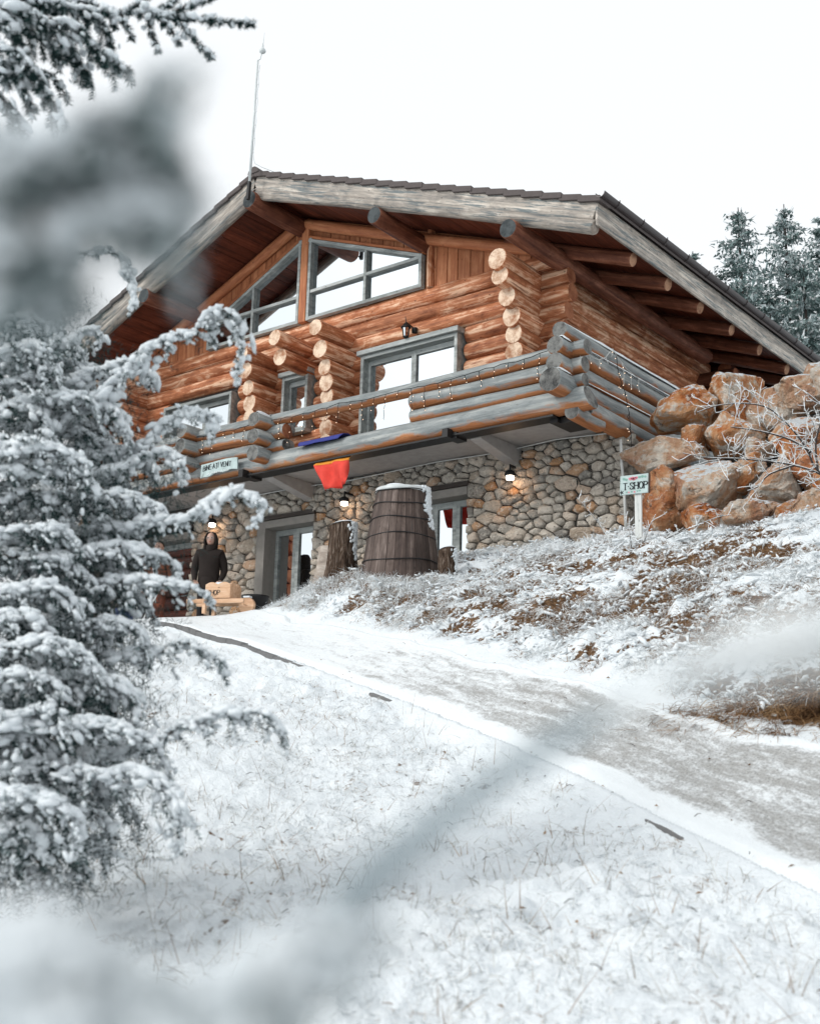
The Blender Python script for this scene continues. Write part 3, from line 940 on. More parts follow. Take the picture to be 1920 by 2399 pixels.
# verge: upper plank and half-round log below, on both slopes
def verge(x0, x1, off0, off1, th, mat, nm):
    MB().quadbox(((x0, YF, zt(x0) - off1), (x1, YF, zt(x1) - off1), (x1, YF + th, zt(x1) - off1), (x0, YF + th, zt(x0) - off1), (x0, YF, zt(x0) - off0), (x1, YF, zt(x1) - off0), (x1, YF + th, zt(x1) - off0), (x0, YF + th, zt(x0) - off0))).build(nm, mat, roof, bevel=0.006)
for xe in (EAVE_R, EAVE_L):
    d = 1 if xe > RX else -1
    a, b = RX + 0.004 * d, xe
    n = Vector((0, -1, 0))
    board("verge_board", (a, YF + 0.02, zt(a) - 0.125), (b, YF + 0.02, zt(b) - 0.125), 0.245, 0.045, "fascia_wood", roof, n, 0.006)
    log("verge_log", (a + 0.02 * d, YF + 0.055, zt(a) - 0.345), (b - 0.03 * d, YF + 0.055, zt(b) - 0.345), 0.095, 0.105, "fascia_wood", "stump_wood", roof)
# eave board and gutter on the right
board("eave_board", (EAVE_R + 0.02, YF + 0.0, zt(EAVE_R) - 0.165), (EAVE_R + 0.02, YB, zt(EAVE_R) - 0.165), 0.04, 0.35, "fascia_wood", roof, (0, 0, 1), 0.006)
gv, gf = [], []
prof = [(0.075 * math.cos(a), 0.075 * math.sin(a)) for a in np.linspace(math.pi, 2 * math.pi, 11)] + [(0.066 * math.cos(a), 0.066 * math.sin(a)) for a in np.linspace(2 * math.pi, math.pi, 11)]
for y in (YF - 0.06, YB):
    for (px, pz) in prof:
        gv.append((EAVE_R + 0.115 + px, y, zt(EAVE_R) + 0.10 + pz))
m = len(prof)
for j in range(m):
    gf.append((j, (j + 1) % m, m + (j + 1) % m, m + j))
gf += [tuple(range(m)), tuple(range(2 * m - 1, m - 1, -1))]
me = mesh_from("gutter", gv, gf, ["gutter_metal"])
bm = bmesh.new(); bm.from_mesh(me); bmesh.ops.recalc_face_normals(bm, faces=bm.faces); bm.to_mesh(me); bm.free()
gutter = add("gutter", me, roof)
for y in np.arange(YF + 0.35, YB, 0.72):
    MB().tube([(EAVE_R + 0.115 + 0.082 * math.cos(a), y, zt(EAVE_R) + 0.10 + 0.082 * math.sin(a)) for a in np.linspace(math.pi * 0.9, 2.08 * math.pi, 9)], 0.008, 5).build("gutter_bracket", "gutter_metal", gutter)
# tiles: the verge tiles one by one, the courses behind them as one sheet of laps
def tiles():
    V, F = [], []
    for xe in (EAVE_R, EAVE_L):
        d = 1 if xe > RX else -1
        slope = abs(zt(RX) - zt(xe)) / abs(RX - xe)
        n = 22
        step = (abs(xe - RX) + 0.06) / n
        for i in range(n):
            xa, xb = RX + d * step * i, RX + d * (step * (i + 1) + 0.05)
            za, zb = zt(RX) - slope * step * i, zt(RX) - slope * (step * (i + 1) + 0.05)
            lo, hi = 0.005 + random.uniform(0, 0.006), 0.058
            jit = random.uniform(-0.012, 0.012)
            b = MB()
            # verge tile: hangs a lip down the board
            b.quadbox(((xa, YF - 0.05 + jit, za - 0.03), (xb, YF - 0.05 + jit, zb + 0.015), (xb, YF + 0.25, zb + 0.015), (xa, YF + 0.25, za - 0.005), (xa, YF - 0.05 + jit, za + 0.070), (xb, YF - 0.05 + jit, zb + 0.105), (xb, YF + 0.25, zb + 0.085), (xa, YF + 0.25, za + 0.05)))
            b.build("verge_tile", "roof_tile", roof, bevel=0.006)
            k0 = len(V)
            V += [(xa, YF + 0.25, za + 0.035), (xb, YF + 0.25, zb + 0.075), (xb, YB, zb + 0.075), (xa, YB, za + 0.035), (xb, YF + 0.25, zb + 0.02), (xb, YB, zb + 0.02)]
            F += [(k0, k0 + 1, k0 + 2, k0 + 3), (k0 + 1, k0 + 4, k0 + 5, k0 + 2)]
    o = add("tile_courses", mesh_from("tile_courses", V, F, ["roof_tile"]), roof)
    o["kind"] = "stuff"
    for y in np.arange(YF - 0.07, YB, 0.36):
        if y > YF + 1.5 and y < YB - 0.5 and y > 18:
            continue
        V2, F2 = [], []
        seg = 9
        for (yy, rr) in ((y, 0.13), (y + 0.36, 0.115)):
            for j in range(seg):
                a = math.pi * j / (seg - 1)
                V2.append((RX + rr * math.cos(a), yy, zt(RX) + 0.03 + rr * 0.95 * math.sin(a)))
        for j in range(seg - 1):
            F2.append((j, j + 1, seg + j + 1, seg + j))
        F2.append(tuple(range(seg)))
        add("ridge_tile", mesh_from("ridge_tile", V2, F2, ["roof_tile"], [True] * (seg - 1) + [False]), roof)
tiles()

# ---- upper windows
def sash_window(name, x0, x1, z0, z1, mull, head=True, sill=False):
    w = part_empty(name, house, ((x0 + x1) / 2, 14.95, z0))
    fw = 0.062
    c = MB()
    c.box(x0, x0 + fw, 14.86, 15.22, z0, z1).box(x1 - fw, x1, 14.86, 15.22, z0, z1)
    c.box(x0 + fw, x1 - fw, 14.862, 15.22, z1 - fw, z1)
    c.build("casing", "frame_wood", w, bevel=0.006)
    if head:
        MB().box(x0 - 0.05, x1 + 0.05, 14.80, 15.1, z1 + 0.003, z1 + 0.085).build("head_board", "frame_wood", w, bevel=0.006)
    if sill:
        MB().box(x0 - 0.03, x1 + 0.03, 14.80, 15.1, z0 - 0.06, z0 - 0.003).build("sill", "frame_wood", w, bevel=0.006)
    xs = [x0 + fw + 0.004] + mull + [x1 - fw - 0.004]
    for a, b in zip(xs[:-1], xs[1:]):
        s = 0.05
        zb, ztp = z0 + 0.01, z1 - fw - 0.004
        fr = MB()
        fr.box(a, a + s, 14.99, 15.07, zb, ztp).box(b - s, b, 14.99, 15.07, zb, ztp)
        fr.box(a + s, b - s, 14.992, 15.07, zb, zb + 0.10).box(a + s, b - s, 14.992, 15.07, ztp - 0.09, ztp)
        sh = fr.build("sash", "frame_wood", w, bevel=0.004)
        MB().box(a + s * 0.9, b - s * 0.9, 15.03, 15.04, zb + 0.09, ztp - 0.08).build("pane", "mirror_glass", sh)
    return w
bd = sash_window("balcony_door", -13.10, -11.07, 5.15, 7.22, [-12.05])
MB().box(-13.02, -11.15, 14.985, 15.075, 5.62, 5.70).build("bottom_rail", "frame_wood", bd)
sash_window("window", -14.95, -14.32, 6.16, 7.19, [], True, True)
sash_window("window", -18.15, -16.25, 6.14, 7.21, [-17.10], False, True)

def raking_window(name, outline, mull_x, trans_z, ztop):
    w = part_empty(name, house, outline[0])
    b = MB()
    m = len(outline)
    ctr = sum((Vector(p) for p in outline), Vector()) / m
    for i in range(m):
        p, q = Vector(outline[i]), Vector(outline[(i + 1) % m])
        mid = (p + q) / 2
        ins = (ctr - mid)
        ax = (q - p).normalized()
        perp = Vector((-ax.z, 0, ax.x))
        if perp.dot(ins) < 0:
            perp = -perp
        off = perp * 0.035
        b.bar(p + off - ax * 0.0, q + off + ax * 0.0, 0.058, 0.10 + 0.002 * i)
    f = b.build("frame", "frame_wood", w)
    MB().bar((mull_x, 14.98, outline[0][2]), (mull_x, 14.98, ztop(mull_x) - 0.02), 0.055, 0.095).build("mullion", "frame_wood", w)
    xa, xb = min(p[0] for p in outline), max(p[0] for p in outline)
    # transom, clipped under the raking head
    xs = [x for x in np.linspace(xa, xb, 60) if ztop(x) > trans_z + 0.02]
    MB().bar((min(xs), 14.98, trans_z), (max(xs), 14.98, trans_z), 0.055, 0.089).build("transom", "frame_wood", w)
    # panes between the bars
    for (pa, pb) in ((xa + 0.05, mull_x - 0.025), (mull_x + 0.025, xb - 0.05)):
        lo = [(pa, 15.01, outline[0][2] + 0.05), (pb, 15.01, outline[0][2] + 0.05)]
        top = [(pb, 15.01, min(trans_z - 0.025, ztop(pb) - 0.05)), (pa, 15.01, min(trans_z - 0.025, ztop(pa) - 0.05))]
        MB().prism(lo + top, (0, 0.012, 0)).build("pane", "mirror_glass", w)
        za, zb = ztop(pa) - 0.05, ztop(pb) - 0.05
        zl = trans_z + 0.025
        poly = []
        if za > zl and zb > zl:
            poly = [(pa, 15.01, zl), (pb, 15.01, zl), (pb, 15.01, zb), (pa, 15.01, za)]
        elif za > zl or zb > zl:
            t = (zl - za) / (zb - za)
            xc = pa + (pb - pa) * t
            poly = [(pa, 15.01, zl), (xc, 15.01, zl), (pa, 15.01, za)] if za > zl else [(xc, 15.01, zl), (pb, 15.01, zl), (pb, 15.01, zb)]
        if poly:
            MB().prism(poly, (0, 0.012, 0)).build("pane", "mirror_glass", w)
tr_ = lambda x: 9.80 - 0.380 * (x + 14.50)
tl_ = lambda x: 9.82 - 0.474 * (-14.69 - x)
raking_window("gable_window", [(-14.50, 14.97, 8.21), (-11.88, 14.97, 8.21), (-11.88, 14.97, tr_(-11.88)), (-14.50, 14.97, tr_(-14.50))], -13.14, 8.76, tr_)
raking_window("gable_window", [(-17.10, 14.97, 8.20), (-14.69, 14.97, 8.20), (-14.69, 14.97, tl_(-14.69)), (-17.10, 14.97, tl_(-17.10))], -15.90, 8.72, tl_)
board("rake_trim", (-17.2, 14.97, tl_(-17.2) + 0.05), (-14.69, 14.97, tl_(-14.69) + 0.05), 0.07, 0.10, "siding_wood", house, (0, -1, 0))
board("rake_trim", (-14.51, 14.97, tr_(-14.51) + 0.035), (-11.85, 14.97, tr_(-11.85) + 0.035), 0.05, 0.09, "siding_wood", house, (0, -1, 0))

# ---- balcony
bal = part_empty("balcony", house, (-12.5, 13.8, 5.1))
MB().box(-19.6, -8.36, 13.86, 15.10, 5.135, 5.20).box(-9.85, -8.36, 15.10, 18.6, 5.136, 5.199).build("slab", "concrete", bal)
for x in (-10.0, -14.18, -18.4):
    MB().quadbox(((x - 0.10, 13.90, 5.03), (x + 0.10, 13.90, 5.03), (x + 0.10, 14.98, 4.84), (x - 0.10, 14.98, 4.84), (x - 0.10, 13.90, 5.134), (x + 0.10, 13.90, 5.134), (x + 0.10, 14.98, 5.134), (x - 0.10, 14.98, 5.134))).build("concrete_bracket", "concrete", bal, bevel=0.006)
    MB().box(x - 0.30, x - 0.20, 13.50, 13.88, 5.00, 5.13).box(x - 0.20, x - 0.13, 13.62, 13.88, 5.0, 5.09).build("steel_shoe", "dark_steel", bal)
MB().box(-19.5, -8.5, 13.60, 13.86, 5.035, 5.060).build("steel_angle", "dark_steel", bal)
MB().box(-8.62, -8.50, 13.72, 14.25, 4.98, 5.13).box(-8.50, -8.25, 13.80, 14.25, 4.98, 5.06).build("steel_shoe", "dark_steel", bal)
log("edge_beam", (-19.6, 13.72, 5.22), (-7.98, 13.72, 5.235), 0.16, 0.172, "weathered_log", "weathered_end", bal, 18, 0, -0.35)
log("rail_log", (-19.4, 13.72, 5.94), (-13.95, 13.72, 5.945), 0.10, 0.11, "weathered_log", "weathered_end", bal)
log("rail_log", (-13.93, 13.72, 5.945), (-8.02, 13.72, 5.965), 0.108, 0.115, "weathered_log", "weathered_end", bal)
log("rail_log", (-11.02, 13.72, 5.715), (-8.06, 13.72, 5.72), 0.125, 0.12, "weathered_log", "weathered_end", bal)
log("rail_log", (-11.02, 13.72, 5.49), (-8.06, 13.72, 5.50), 0.105, 0.10, "weathered_log", "weathered_end", bal)
log("rail_log", (-19.4, 13.72, 5.705), (-13.63, 13.72, 5.715), 0.12, 0.12, "weathered_log", "red_end", bal)
log("rail_log", (-19.4, 13.72, 5.475), (-13.63, 13.72, 5.475), 0.115, 0.105, "weathered_log", "weathered_end", bal)
for x, zs in ((-13.98, (5.86, 5.58, 5.29)), (-15.76, (5.97, 5.70, 5.42)), (-18.3, (5.97, 5.70, 5.42))):
    for z in zs:
        log("post_log", (x, 13.30 + random.uniform(-0.04, 0.02), z), (x, 14.15, z), 0.13, 0.125, "weathered_log", "weathered_end", bal)
side = [(6.20, 0.120, 13.48), (5.945, 0.135, 13.36), (5.70, 0.130, 13.34), (5.42, 0.170, 13.24)]
for z, r, y in side:
    log("rail_log", (-8.32, y, z), (-8.32, 18.2, z), r, r * 0.95, "weathered_log", "weathered_end", bal)
log("edge_beam", (-8.22, 13.95, 5.18), (-8.22, 18.4, 5.16), 0.15, 0.15, "weathered_log", "weathered_end", bal)
log("edge_beam", (-8.22, 13.62, 5.06), (-8.22, 14.35, 5.05), 0.12, 0.12, "weathered_log", "weathered_end", bal)
def snow_ridge(name, p, q, r, cover, thick, parent, seg=7, wob=0.25):
    """snow lying along the top of a log"""
    p, q = Vector(p), Vector(q)
    ax = (q - p).normalized()
    s = Vector((0, 0, 1)).cross(ax).normalized()
    up = ax.cross(s)
    n = max(6, int((q - p).length / 0.06))
    V, F = [], []
    for i in range(n + 1):
        c = p + (q - p) * (i / n)
        e = min(1.0, 4 * min(i, n - i) / n + 0.15)
        for j in range(seg):
            a = (j / (seg - 1) - 0.5) * 2 * cover * (1 + wob * float(fbm(np.array([i * 0.37]), np.array([j * 0.2 + p.x * 3]), 2, 4)[0]))
            t = thick * e * math.cos((j / (seg - 1) - 0.5) * math.pi) * (1 + 0.7 * float(fbm(np.array([i * 0.21 + p.y]), np.array([j * 0.5]), 2, 8)[0]))
            rr = r + t - 0.004 + (0 if 0 < j < seg - 1 else -0.01)
            V.append(tuple(c + s * (rr * math.sin(a)) + up * (rr * math.cos(a))))
    for i in range(n):
        for j in range(seg - 1):
            F.append((i * seg + j, (i + 1) * seg + j, (i + 1) * seg + j + 1, i * seg + j + 1))
    return add(name, mesh_from(name, V, F, ["snow"], True), parent)
snow_ridge("snow_cap", (-8.32, 13.55, 6.20), (-8.32, 18.0, 6.20), 0.118, 0.75, 0.028, bal)
snow_ridge("snow_cap", (-8.28, 13.42, 5.945), (-8.28, 13.62, 5.945), 0.13, 0.6, 0.03, bal)
snow_ridge("snow_cap", (-8.26, 13.30, 5.42), (-8.26, 13.60, 5.42), 0.165, 0.5, 0.03, bal)
snow_ridge("snow_cap", (-8.24, 13.85, 5.945), (-8.24, 17.8, 5.945), 0.13, 0.25, 0.012, bal)
snow_ridge("snow_cap", (-8.24, 13.85, 5.42), (-8.24, 17.8, 5.42), 0.16, 0.35, 0.016, bal)
snow_ridge("snow_cap", (-13.98, 13.34, 5.87), (-13.98, 13.62, 5.87), 0.125, 0.7, 0.035, bal)

# ---- stone ground floor
def clip(poly, nx, ny, d):
    out = []
    m = len(poly)
    for i in range(m):
        a, b = poly[i], poly[(i + 1) % m]
        da, db = a[0] * nx + a[1] * ny - d, b[0] * nx + b[1] * ny - d
        if da <= 0:
            out.append(a)
        if da * db < 0:
            t = da / (da - db)
            out.append((a[0] + (b[0] - a[0]) * t, a[1] + (b[1] - a[1]) * t))
    return out

def stone_cells(x0, x1, z0, z1, size, seed):
    """irregular packing of one wall panel: flattened Voronoi cells"""
    r = random.Random(seed)
    asp = 1.55
    X0, X1 = x0 / asp, x1 / asp
    pts, tries = [], 0
    while tries < 9000:
        p = (r.uniform(X0, X1), r.uniform(z0, z1))
        s = size * (0.55 + 1.05 * r.random() ** 2)
        if all((p[0] - q[0]) ** 2 + (p[1] - q[1]) ** 2 > (0.5 * (s + q[2])) ** 2 for q in pts):
            pts.append((p[0], p[1], s))
        tries += 1
    cells = []
    for i, p in enumerate(pts):
        poly = [(X0, z0), (X1, z0), (X1, z1), (X0, z1)]
        for j, q in enumerate(pts):
            if i == j:
                continue
            dx, dy = q[0] - p[0], q[1] - p[1]
            d2 = dx * dx + dy * dy
            if d2 > (size * 4) ** 2:
                continue
            d = math.sqrt(d2)
            # power diagram keeps big stones big
            t = (d2 + (p[2] ** 2 - q[2] ** 2) * 0.22) / (2 * d)
            poly = clip(poly, dx / d, dy / d, (p[0] * dx + p[1] * dy) / d + t - 0.0045)
            if len(poly) < 3:
                break
        if len(poly) >= 3:
            cells.append([(a * asp, b) for a, b in poly])
    return cells

def stone_mesh(cell, ctr, r):
    """one rounded field stone from its cell outline; local Y points out of the wall"""
    m0 = len(cell)
    pts = []
    for i in range(m0):            # cut corners: two points per corner plus edge middles
        a, b, c = Vector(cell[i - 1]), Vector(cell[i]), Vector(cell[(i + 1) % m0])
        pts += [b + (a - b) * 0.10, b + (c - b) * 0.14] if (a - b).length > 0.03 else [b]
    pts = [p - Vector(ctr) for p in pts]
    m = len(pts)
    dep = r.uniform(0.055, 0.12)
    V, F = [], []
    tx, tz = r.uniform(-0.40, 0.40), r.uniform(-0.40, 0.40)
    for sc, y in ((0.97, -0.05), (1.0, 0.40 * dep), (0.90, 0.82 * dep), (0.55, 1.0 * dep)):
        for p in pts:
            j = 1 + r.uniform(-0.10, 0.07)
            x, z = p.x * sc * j, p.y * sc * j
            V.append((x, -(y + (tx * x + tz * z) * (y > 0.5 * dep) + r.uniform(-0.008, 0.008)), z))
    V.append((0, -(dep * (1.02 + r.uniform(-0.1, 0.1))), 0))
    for k_ in range(3):
        for i in range(m):
            i2 = (i + 1) % m
            F.append((k_ * m + i, k_ * m + i2, (k_ + 1) * m + i2, (k_ + 1) * m + i))
    for i in range(m):
        F.append((3 * m + i, 3 * m + (i + 1) % m, 4 * m))
    return V, F

def stone_wall():
    w = part_empty("stone_wall", house, (-12.6, 14.9, FLOOR))
    r = random.Random(5)
    YS = 14.98
    panels = [(-10.86, -8.16, 3.25, 5.12, 0.150, 1), (-17.12, -15.42, 2.62, 5.12, 0.165, 2), (-14.06, -12.52, 2.75, 5.12, 0.145, 3),
              (-15.42, -14.06, 4.70, 5.12, 0.16, 4), (-12.52, -10.86, 4.74, 5.12, 0.15, 6)]
    todo = []
    for (x0, x1, z0, z1, s, seed) in panels:
        for cell in stone_cells(x0, x1, z0, z1, s * 1.0, seed):
            cx = sum(p[0] for p in cell) / len(cell)
            cz = sum(p[1] for p in cell) / len(cell)
            # the wall leans out a touch towards its foot
            todo.append((cell, cx, cz, Matrix.Translation((cx + (0.035 * (5.1 - cz) if cx > -9 else 0), YS - 0.02 * (5.1 - cz), cz)), 1.0))
    for cell in stone_cells(0.0, 1.2, 3.2, 5.1, 0.19, 9):      # return at the right-hand end
        cx = sum(p[0] for p in cell) / len(cell)
        cz = sum(p[1] for p in cell) / len(cell)
        todo.append((cell, cx, cz, Matrix.Translation((-8.20, 15.02 + cx, cz)) @ Matrix.Rotation(math.pi / 2, 4, 'Z'), 0.02))
    def area(t_):
        c_ = t_[0]
        return t_[4] * abs(sum(c_[i - 1][0] * c_[i][1] - c_[i][0] * c_[i - 1][1] for i in range(len(c_)))) / 2
    todo.sort(key=area, reverse=True)
    rest_v, rest_f = [], []
    for n_, (cell, cx, cz, M, _) in enumerate(todo):
        V, F = stone_mesh(cell, (cx, cz), r)
        if n_ < 300:
            me = mesh_from("stone", V, F, ["field_stone"], True)
            bm = bmesh.new(); bm.from_mesh(me); bmesh.ops.recalc_face_normals(bm, faces=bm.faces); bm.to_mesh(me); bm.free()
            add("stone", me, w, M)
        else:
            k0 = len(rest_v)
            rest_v += [tuple(M @ Vector(p)) for p in V]
            rest_f += [tuple(k0 + i for i in f) for f in F]
    if rest_v:
        me = mesh_from("small_stones", rest_v, rest_f, ["field_stone"], True)
        bm = bmesh.new(); bm.from_mesh(me); bmesh.ops.recalc_face_normals(bm, faces=bm.faces); bm.to_mesh(me); bm.free()
        add("small_stones", me, w)["kind"] = "stuff"
    # rubble core behind the face stones, and the return at the right-hand end
    b = MB()
    b.box(-10.86, -8.20, 14.955, 15.35, 2.2, 5.13).box(-17.12, -15.42, 14.956, 15.35, 2.2, 5.13).box(-14.06, -12.52, 14.957, 15.35, 2.2, 5.13)
    b.box(-15.42, -14.06, 14.958, 15.35, 4.69, 5.13).box(-12.52, -10.86, 14.959, 15.35, 4.735, 5.13)
    b.box(-8.6, -8.22, 15.36, 20.5, 2.2, 5.13)
    b.box(-19.4, -17.12, 14.96, 15.3, 4.75, 5.13).box(-20.2, -19.4, 14.955, 15.35, 2.2, 5.13).box(-20.2, -19.85, 15.35, 26.5, 2.2, 5.13)
    b.build("wall_core", "mortar", w)
stone_wall()
board("lintel", (-15.45, 14.93, 4.655), (-14.03, 14.93, 4.655), 0.14, 0.07, "dark_lintel", house, (0, 0, 1))
board("lintel", (-12.56, 14.93, 4.70), (-10.82, 14.93, 4.70), 0.14, 0.07, "dark_lintel", house, (0, 0, 1))

def ground_window(name, x0, x1, zb, ztp, mulls, jamb):
    w = part_empty(name, house, ((x0 + x1) / 2, 15.0, zb))
    b = MB()
    b.box(x0, x0 + jamb, 14.90, 15.34, zb, ztp).box(x0 + jamb, x1, 14.90, 15.34, ztp - 0.13, ztp)
    if jamb > 0.1:
        b.box(x1 - 0.06, x1, 14.95, 15.34, zb, ztp - 0.131)
    b.build("reveal", "jamb_render", w, bevel=0.004)
    xs = [x0 + jamb + 0.003] + mulls + [x1 - 0.003]
    for a, c in zip(xs[:-1], xs[1:]):
        s = 0.075
        f = MB().box(a, a + s, 15.17, 15.25, zb, ztp - 0.134).box(c - s, c, 15.17, 15.25, zb, ztp - 0.134).box(a + s, c - s, 15.171, 15.249, ztp - 0.134 - 0.10, ztp - 0.134).box(a + s, c - s, 15.171, 15.249, zb, zb + 0.12)
        sh = f.build("sash", "frame_wood", w, bevel=0.004)
        MB().box(a + s * 0.9, c - s * 0.9, 15.205, 15.215, zb + 0.10, ztp - 0.134 - 0.09).build("pane", "mirror_glass", sh)
ground_window("entrance_door", -15.42, -14.06, FLOOR, 4.615, [-14.72], 0.20)
ground_window("shop_window", -12.52, -10.86, FLOOR + 0.3, 4.66, [-11.70, -11.26], 0.08)
ground_window("shop_window", -19.4, -17.14, FLOOR, 4.66, [-18.3], 0.08)
MB().box(-20.1, -8.3, 14.9, 26.8, FLOOR - 0.06, FLOOR).build("floor", "concrete", house)

# ------------------------------------------------------------------ stroke lettering
GLY = {
 'B': [[(0, 0), (0, 1)], [(0, 1), (.42, .98), (.55, .86), (.55, .68), (.42, .54), (0, .52)], [(.42, .54), (.62, .42), (.64, .2), (.5, .03), (0, 0)]],
 'I': [[(0, 0), (0, .86)], [(0, 1.02), (0, 1.12)]],
 'N': [[(0, 0), (0, 1)], [(0, 1), (.55, 0)], [(.55, 0), (.55, 1)]],
 'E': [[(0, 0), (0, 1)], [(0, 1), (.5, 1)], [(0, .53), (.4, .53)], [(0, 0), (.52, 0)]],
 'A': [[(0, 0), (.3, 1)], [(.3, 1), (.6, 0)], [(.12, .36), (.48, .36)]],
 'T': [[(.3, 0), (.3, 1)], [(0, 1), (.6, 1)]],
 'C': [[(.3, 0), (.3, 1)], [(0, 1), (.6, 1)], [(.3, -.08), (.24, -.2)]],
 'V': [[(0, 1), (.28, 0)], [(.28, 0), (.58, 1)]],
 'S': [[(.56, .78), (.54, .93), (.3, 1.0), (.08, .9), (.06, .72), (.28, .54), (.5, .42), (.58, .24), (.46, .05), (.26, 0), (.06, .08), (.04, .24)]],
 'H': [[(0, 0), (0, 1)], [(.6, 0), (.6, 1)], [(0, .52), (.6, .52)]],
 'O': [[(.32 + .32 * math.cos(a), .5 + .5 * math.sin(a)) for a in np.linspace(0, 2 * math.pi, 17)]],
 'P': [[(0, 0), (0, 1)], [(0, 1), (.4, .98), (.56, .84), (.56, .66), (.4, .5), (0, .48)]],
 '.': [[(.02, .48), (.10, .48)]],
 ' ': [],
}
WID = {'B': .66, 'I': .06, 'N': .56, 'E': .54, 'A': .62, 'T': .62, 'C': .62, 'V': .6, 'S': .62, 'H': .62, 'O': .66, 'P': .58, '.': .14, ' ': .25}

def lettering(name, text, origin, ux, uz, height, stroke, depth, mat, parent, serif=False, gap=.16, arc=0.0):
    """flat raised letters; origin bottom left, ux/uz unit vectors of the board"""
    o, ux, uz = Vector(origin), Vector(ux).normalized(), Vector(uz).normalized()
    n = ux.cross(uz)
    b = MB()
    total = sum(WID[c] + gap for c in text)
    x = 0.0
    def pt(u, v):
        t = (u / total - 0.5) * 2
        return o + ux * (u * height) + uz * ((v + arc * (1 - t * t)) * height)
    for c in text:
        for st in GLY[c]:
            for (a, d) in zip(st[:-1], st[1:]):
                p, q = pt(x + a[0], a[1]), pt(x + d[0], d[1])
                ax = (q - p).normalized()
                vert = abs(ax.dot(uz)) > 0.7
                b.bar(p - ax * stroke * .3, q + ax * stroke * .3, stroke * (1.0 if vert else .62), depth, n)
                if serif and vert and len(st) == 2:
                    for e in (p, q):
                        b.bar(e - ux * stroke * 1.05, e + ux * stroke * 1.05, stroke * .45, depth * 1.02, n)
        x += WID[c] + gap
    return b.build(name, mat, parent)

# ------------------------------------------------------------------ welcome board on the balcony
def welcome_sign():
    p0, p1 = Vector((-15.391, 13.500, 5.312)), Vector((-14.523, 13.500, 5.330))
    t = thing("welcome_sign", "pale carved board lettered BINE-ATI VENIT hung on the balcony beam", "sign", (p0.x, 13.5, p0.z - 0.17))
    W = p1.x - p0.x
    zt_, h = 5.345, 0.235
    out = []
    N_ = 26
    for i in range(N_ + 1):
        u = i / N_
        out.append((p0.x + u * W, zt_ + 0.035 * math.sin(u * 3.0) * u))
    bot = []
    for i in range(N_ + 1):
        u = 1 - i / N_
        bot.append((p0.x + u * W + (0.02 if u > .9 else 0), zt_ - h + 0.05 * smooth01(np.array((u - .12) / .3)) + 0.012 * math.sin(u * 17)))
    poly = [(a, 13.49, float(b)) for a, b in out + bot]
    MB().prism(poly, (0, 0.028, 0)).build("board", "sign_paint", t)
    lettering("lettering", "BINE.ACI VENIT", (p0.x + 0.06, 13.485, zt_ - 0.125), (1, 0, 0), (0.02, 0, 1), 0.080, 0.0085, 0.006, "lettering", t, arc=0.25, gap=.20)
    b = MB()
    r = random.Random(3)
    for i in range(26):     # worn second line in pale paint
        u = 0.2 + 0.6 * i / 26
        x, z = p0.x + u * W, zt_ - 0.185 + r.uniform(-0.014, 0.014)
        b.bar((x, 13.487, z - 0.012), (x + r.uniform(-.01, .015), 13.487, z + 0.014), 0.008, 0.004, (0, 1, 0))
    b.build("faded_lettering", "pale_lettering", t)
welcome_sign()

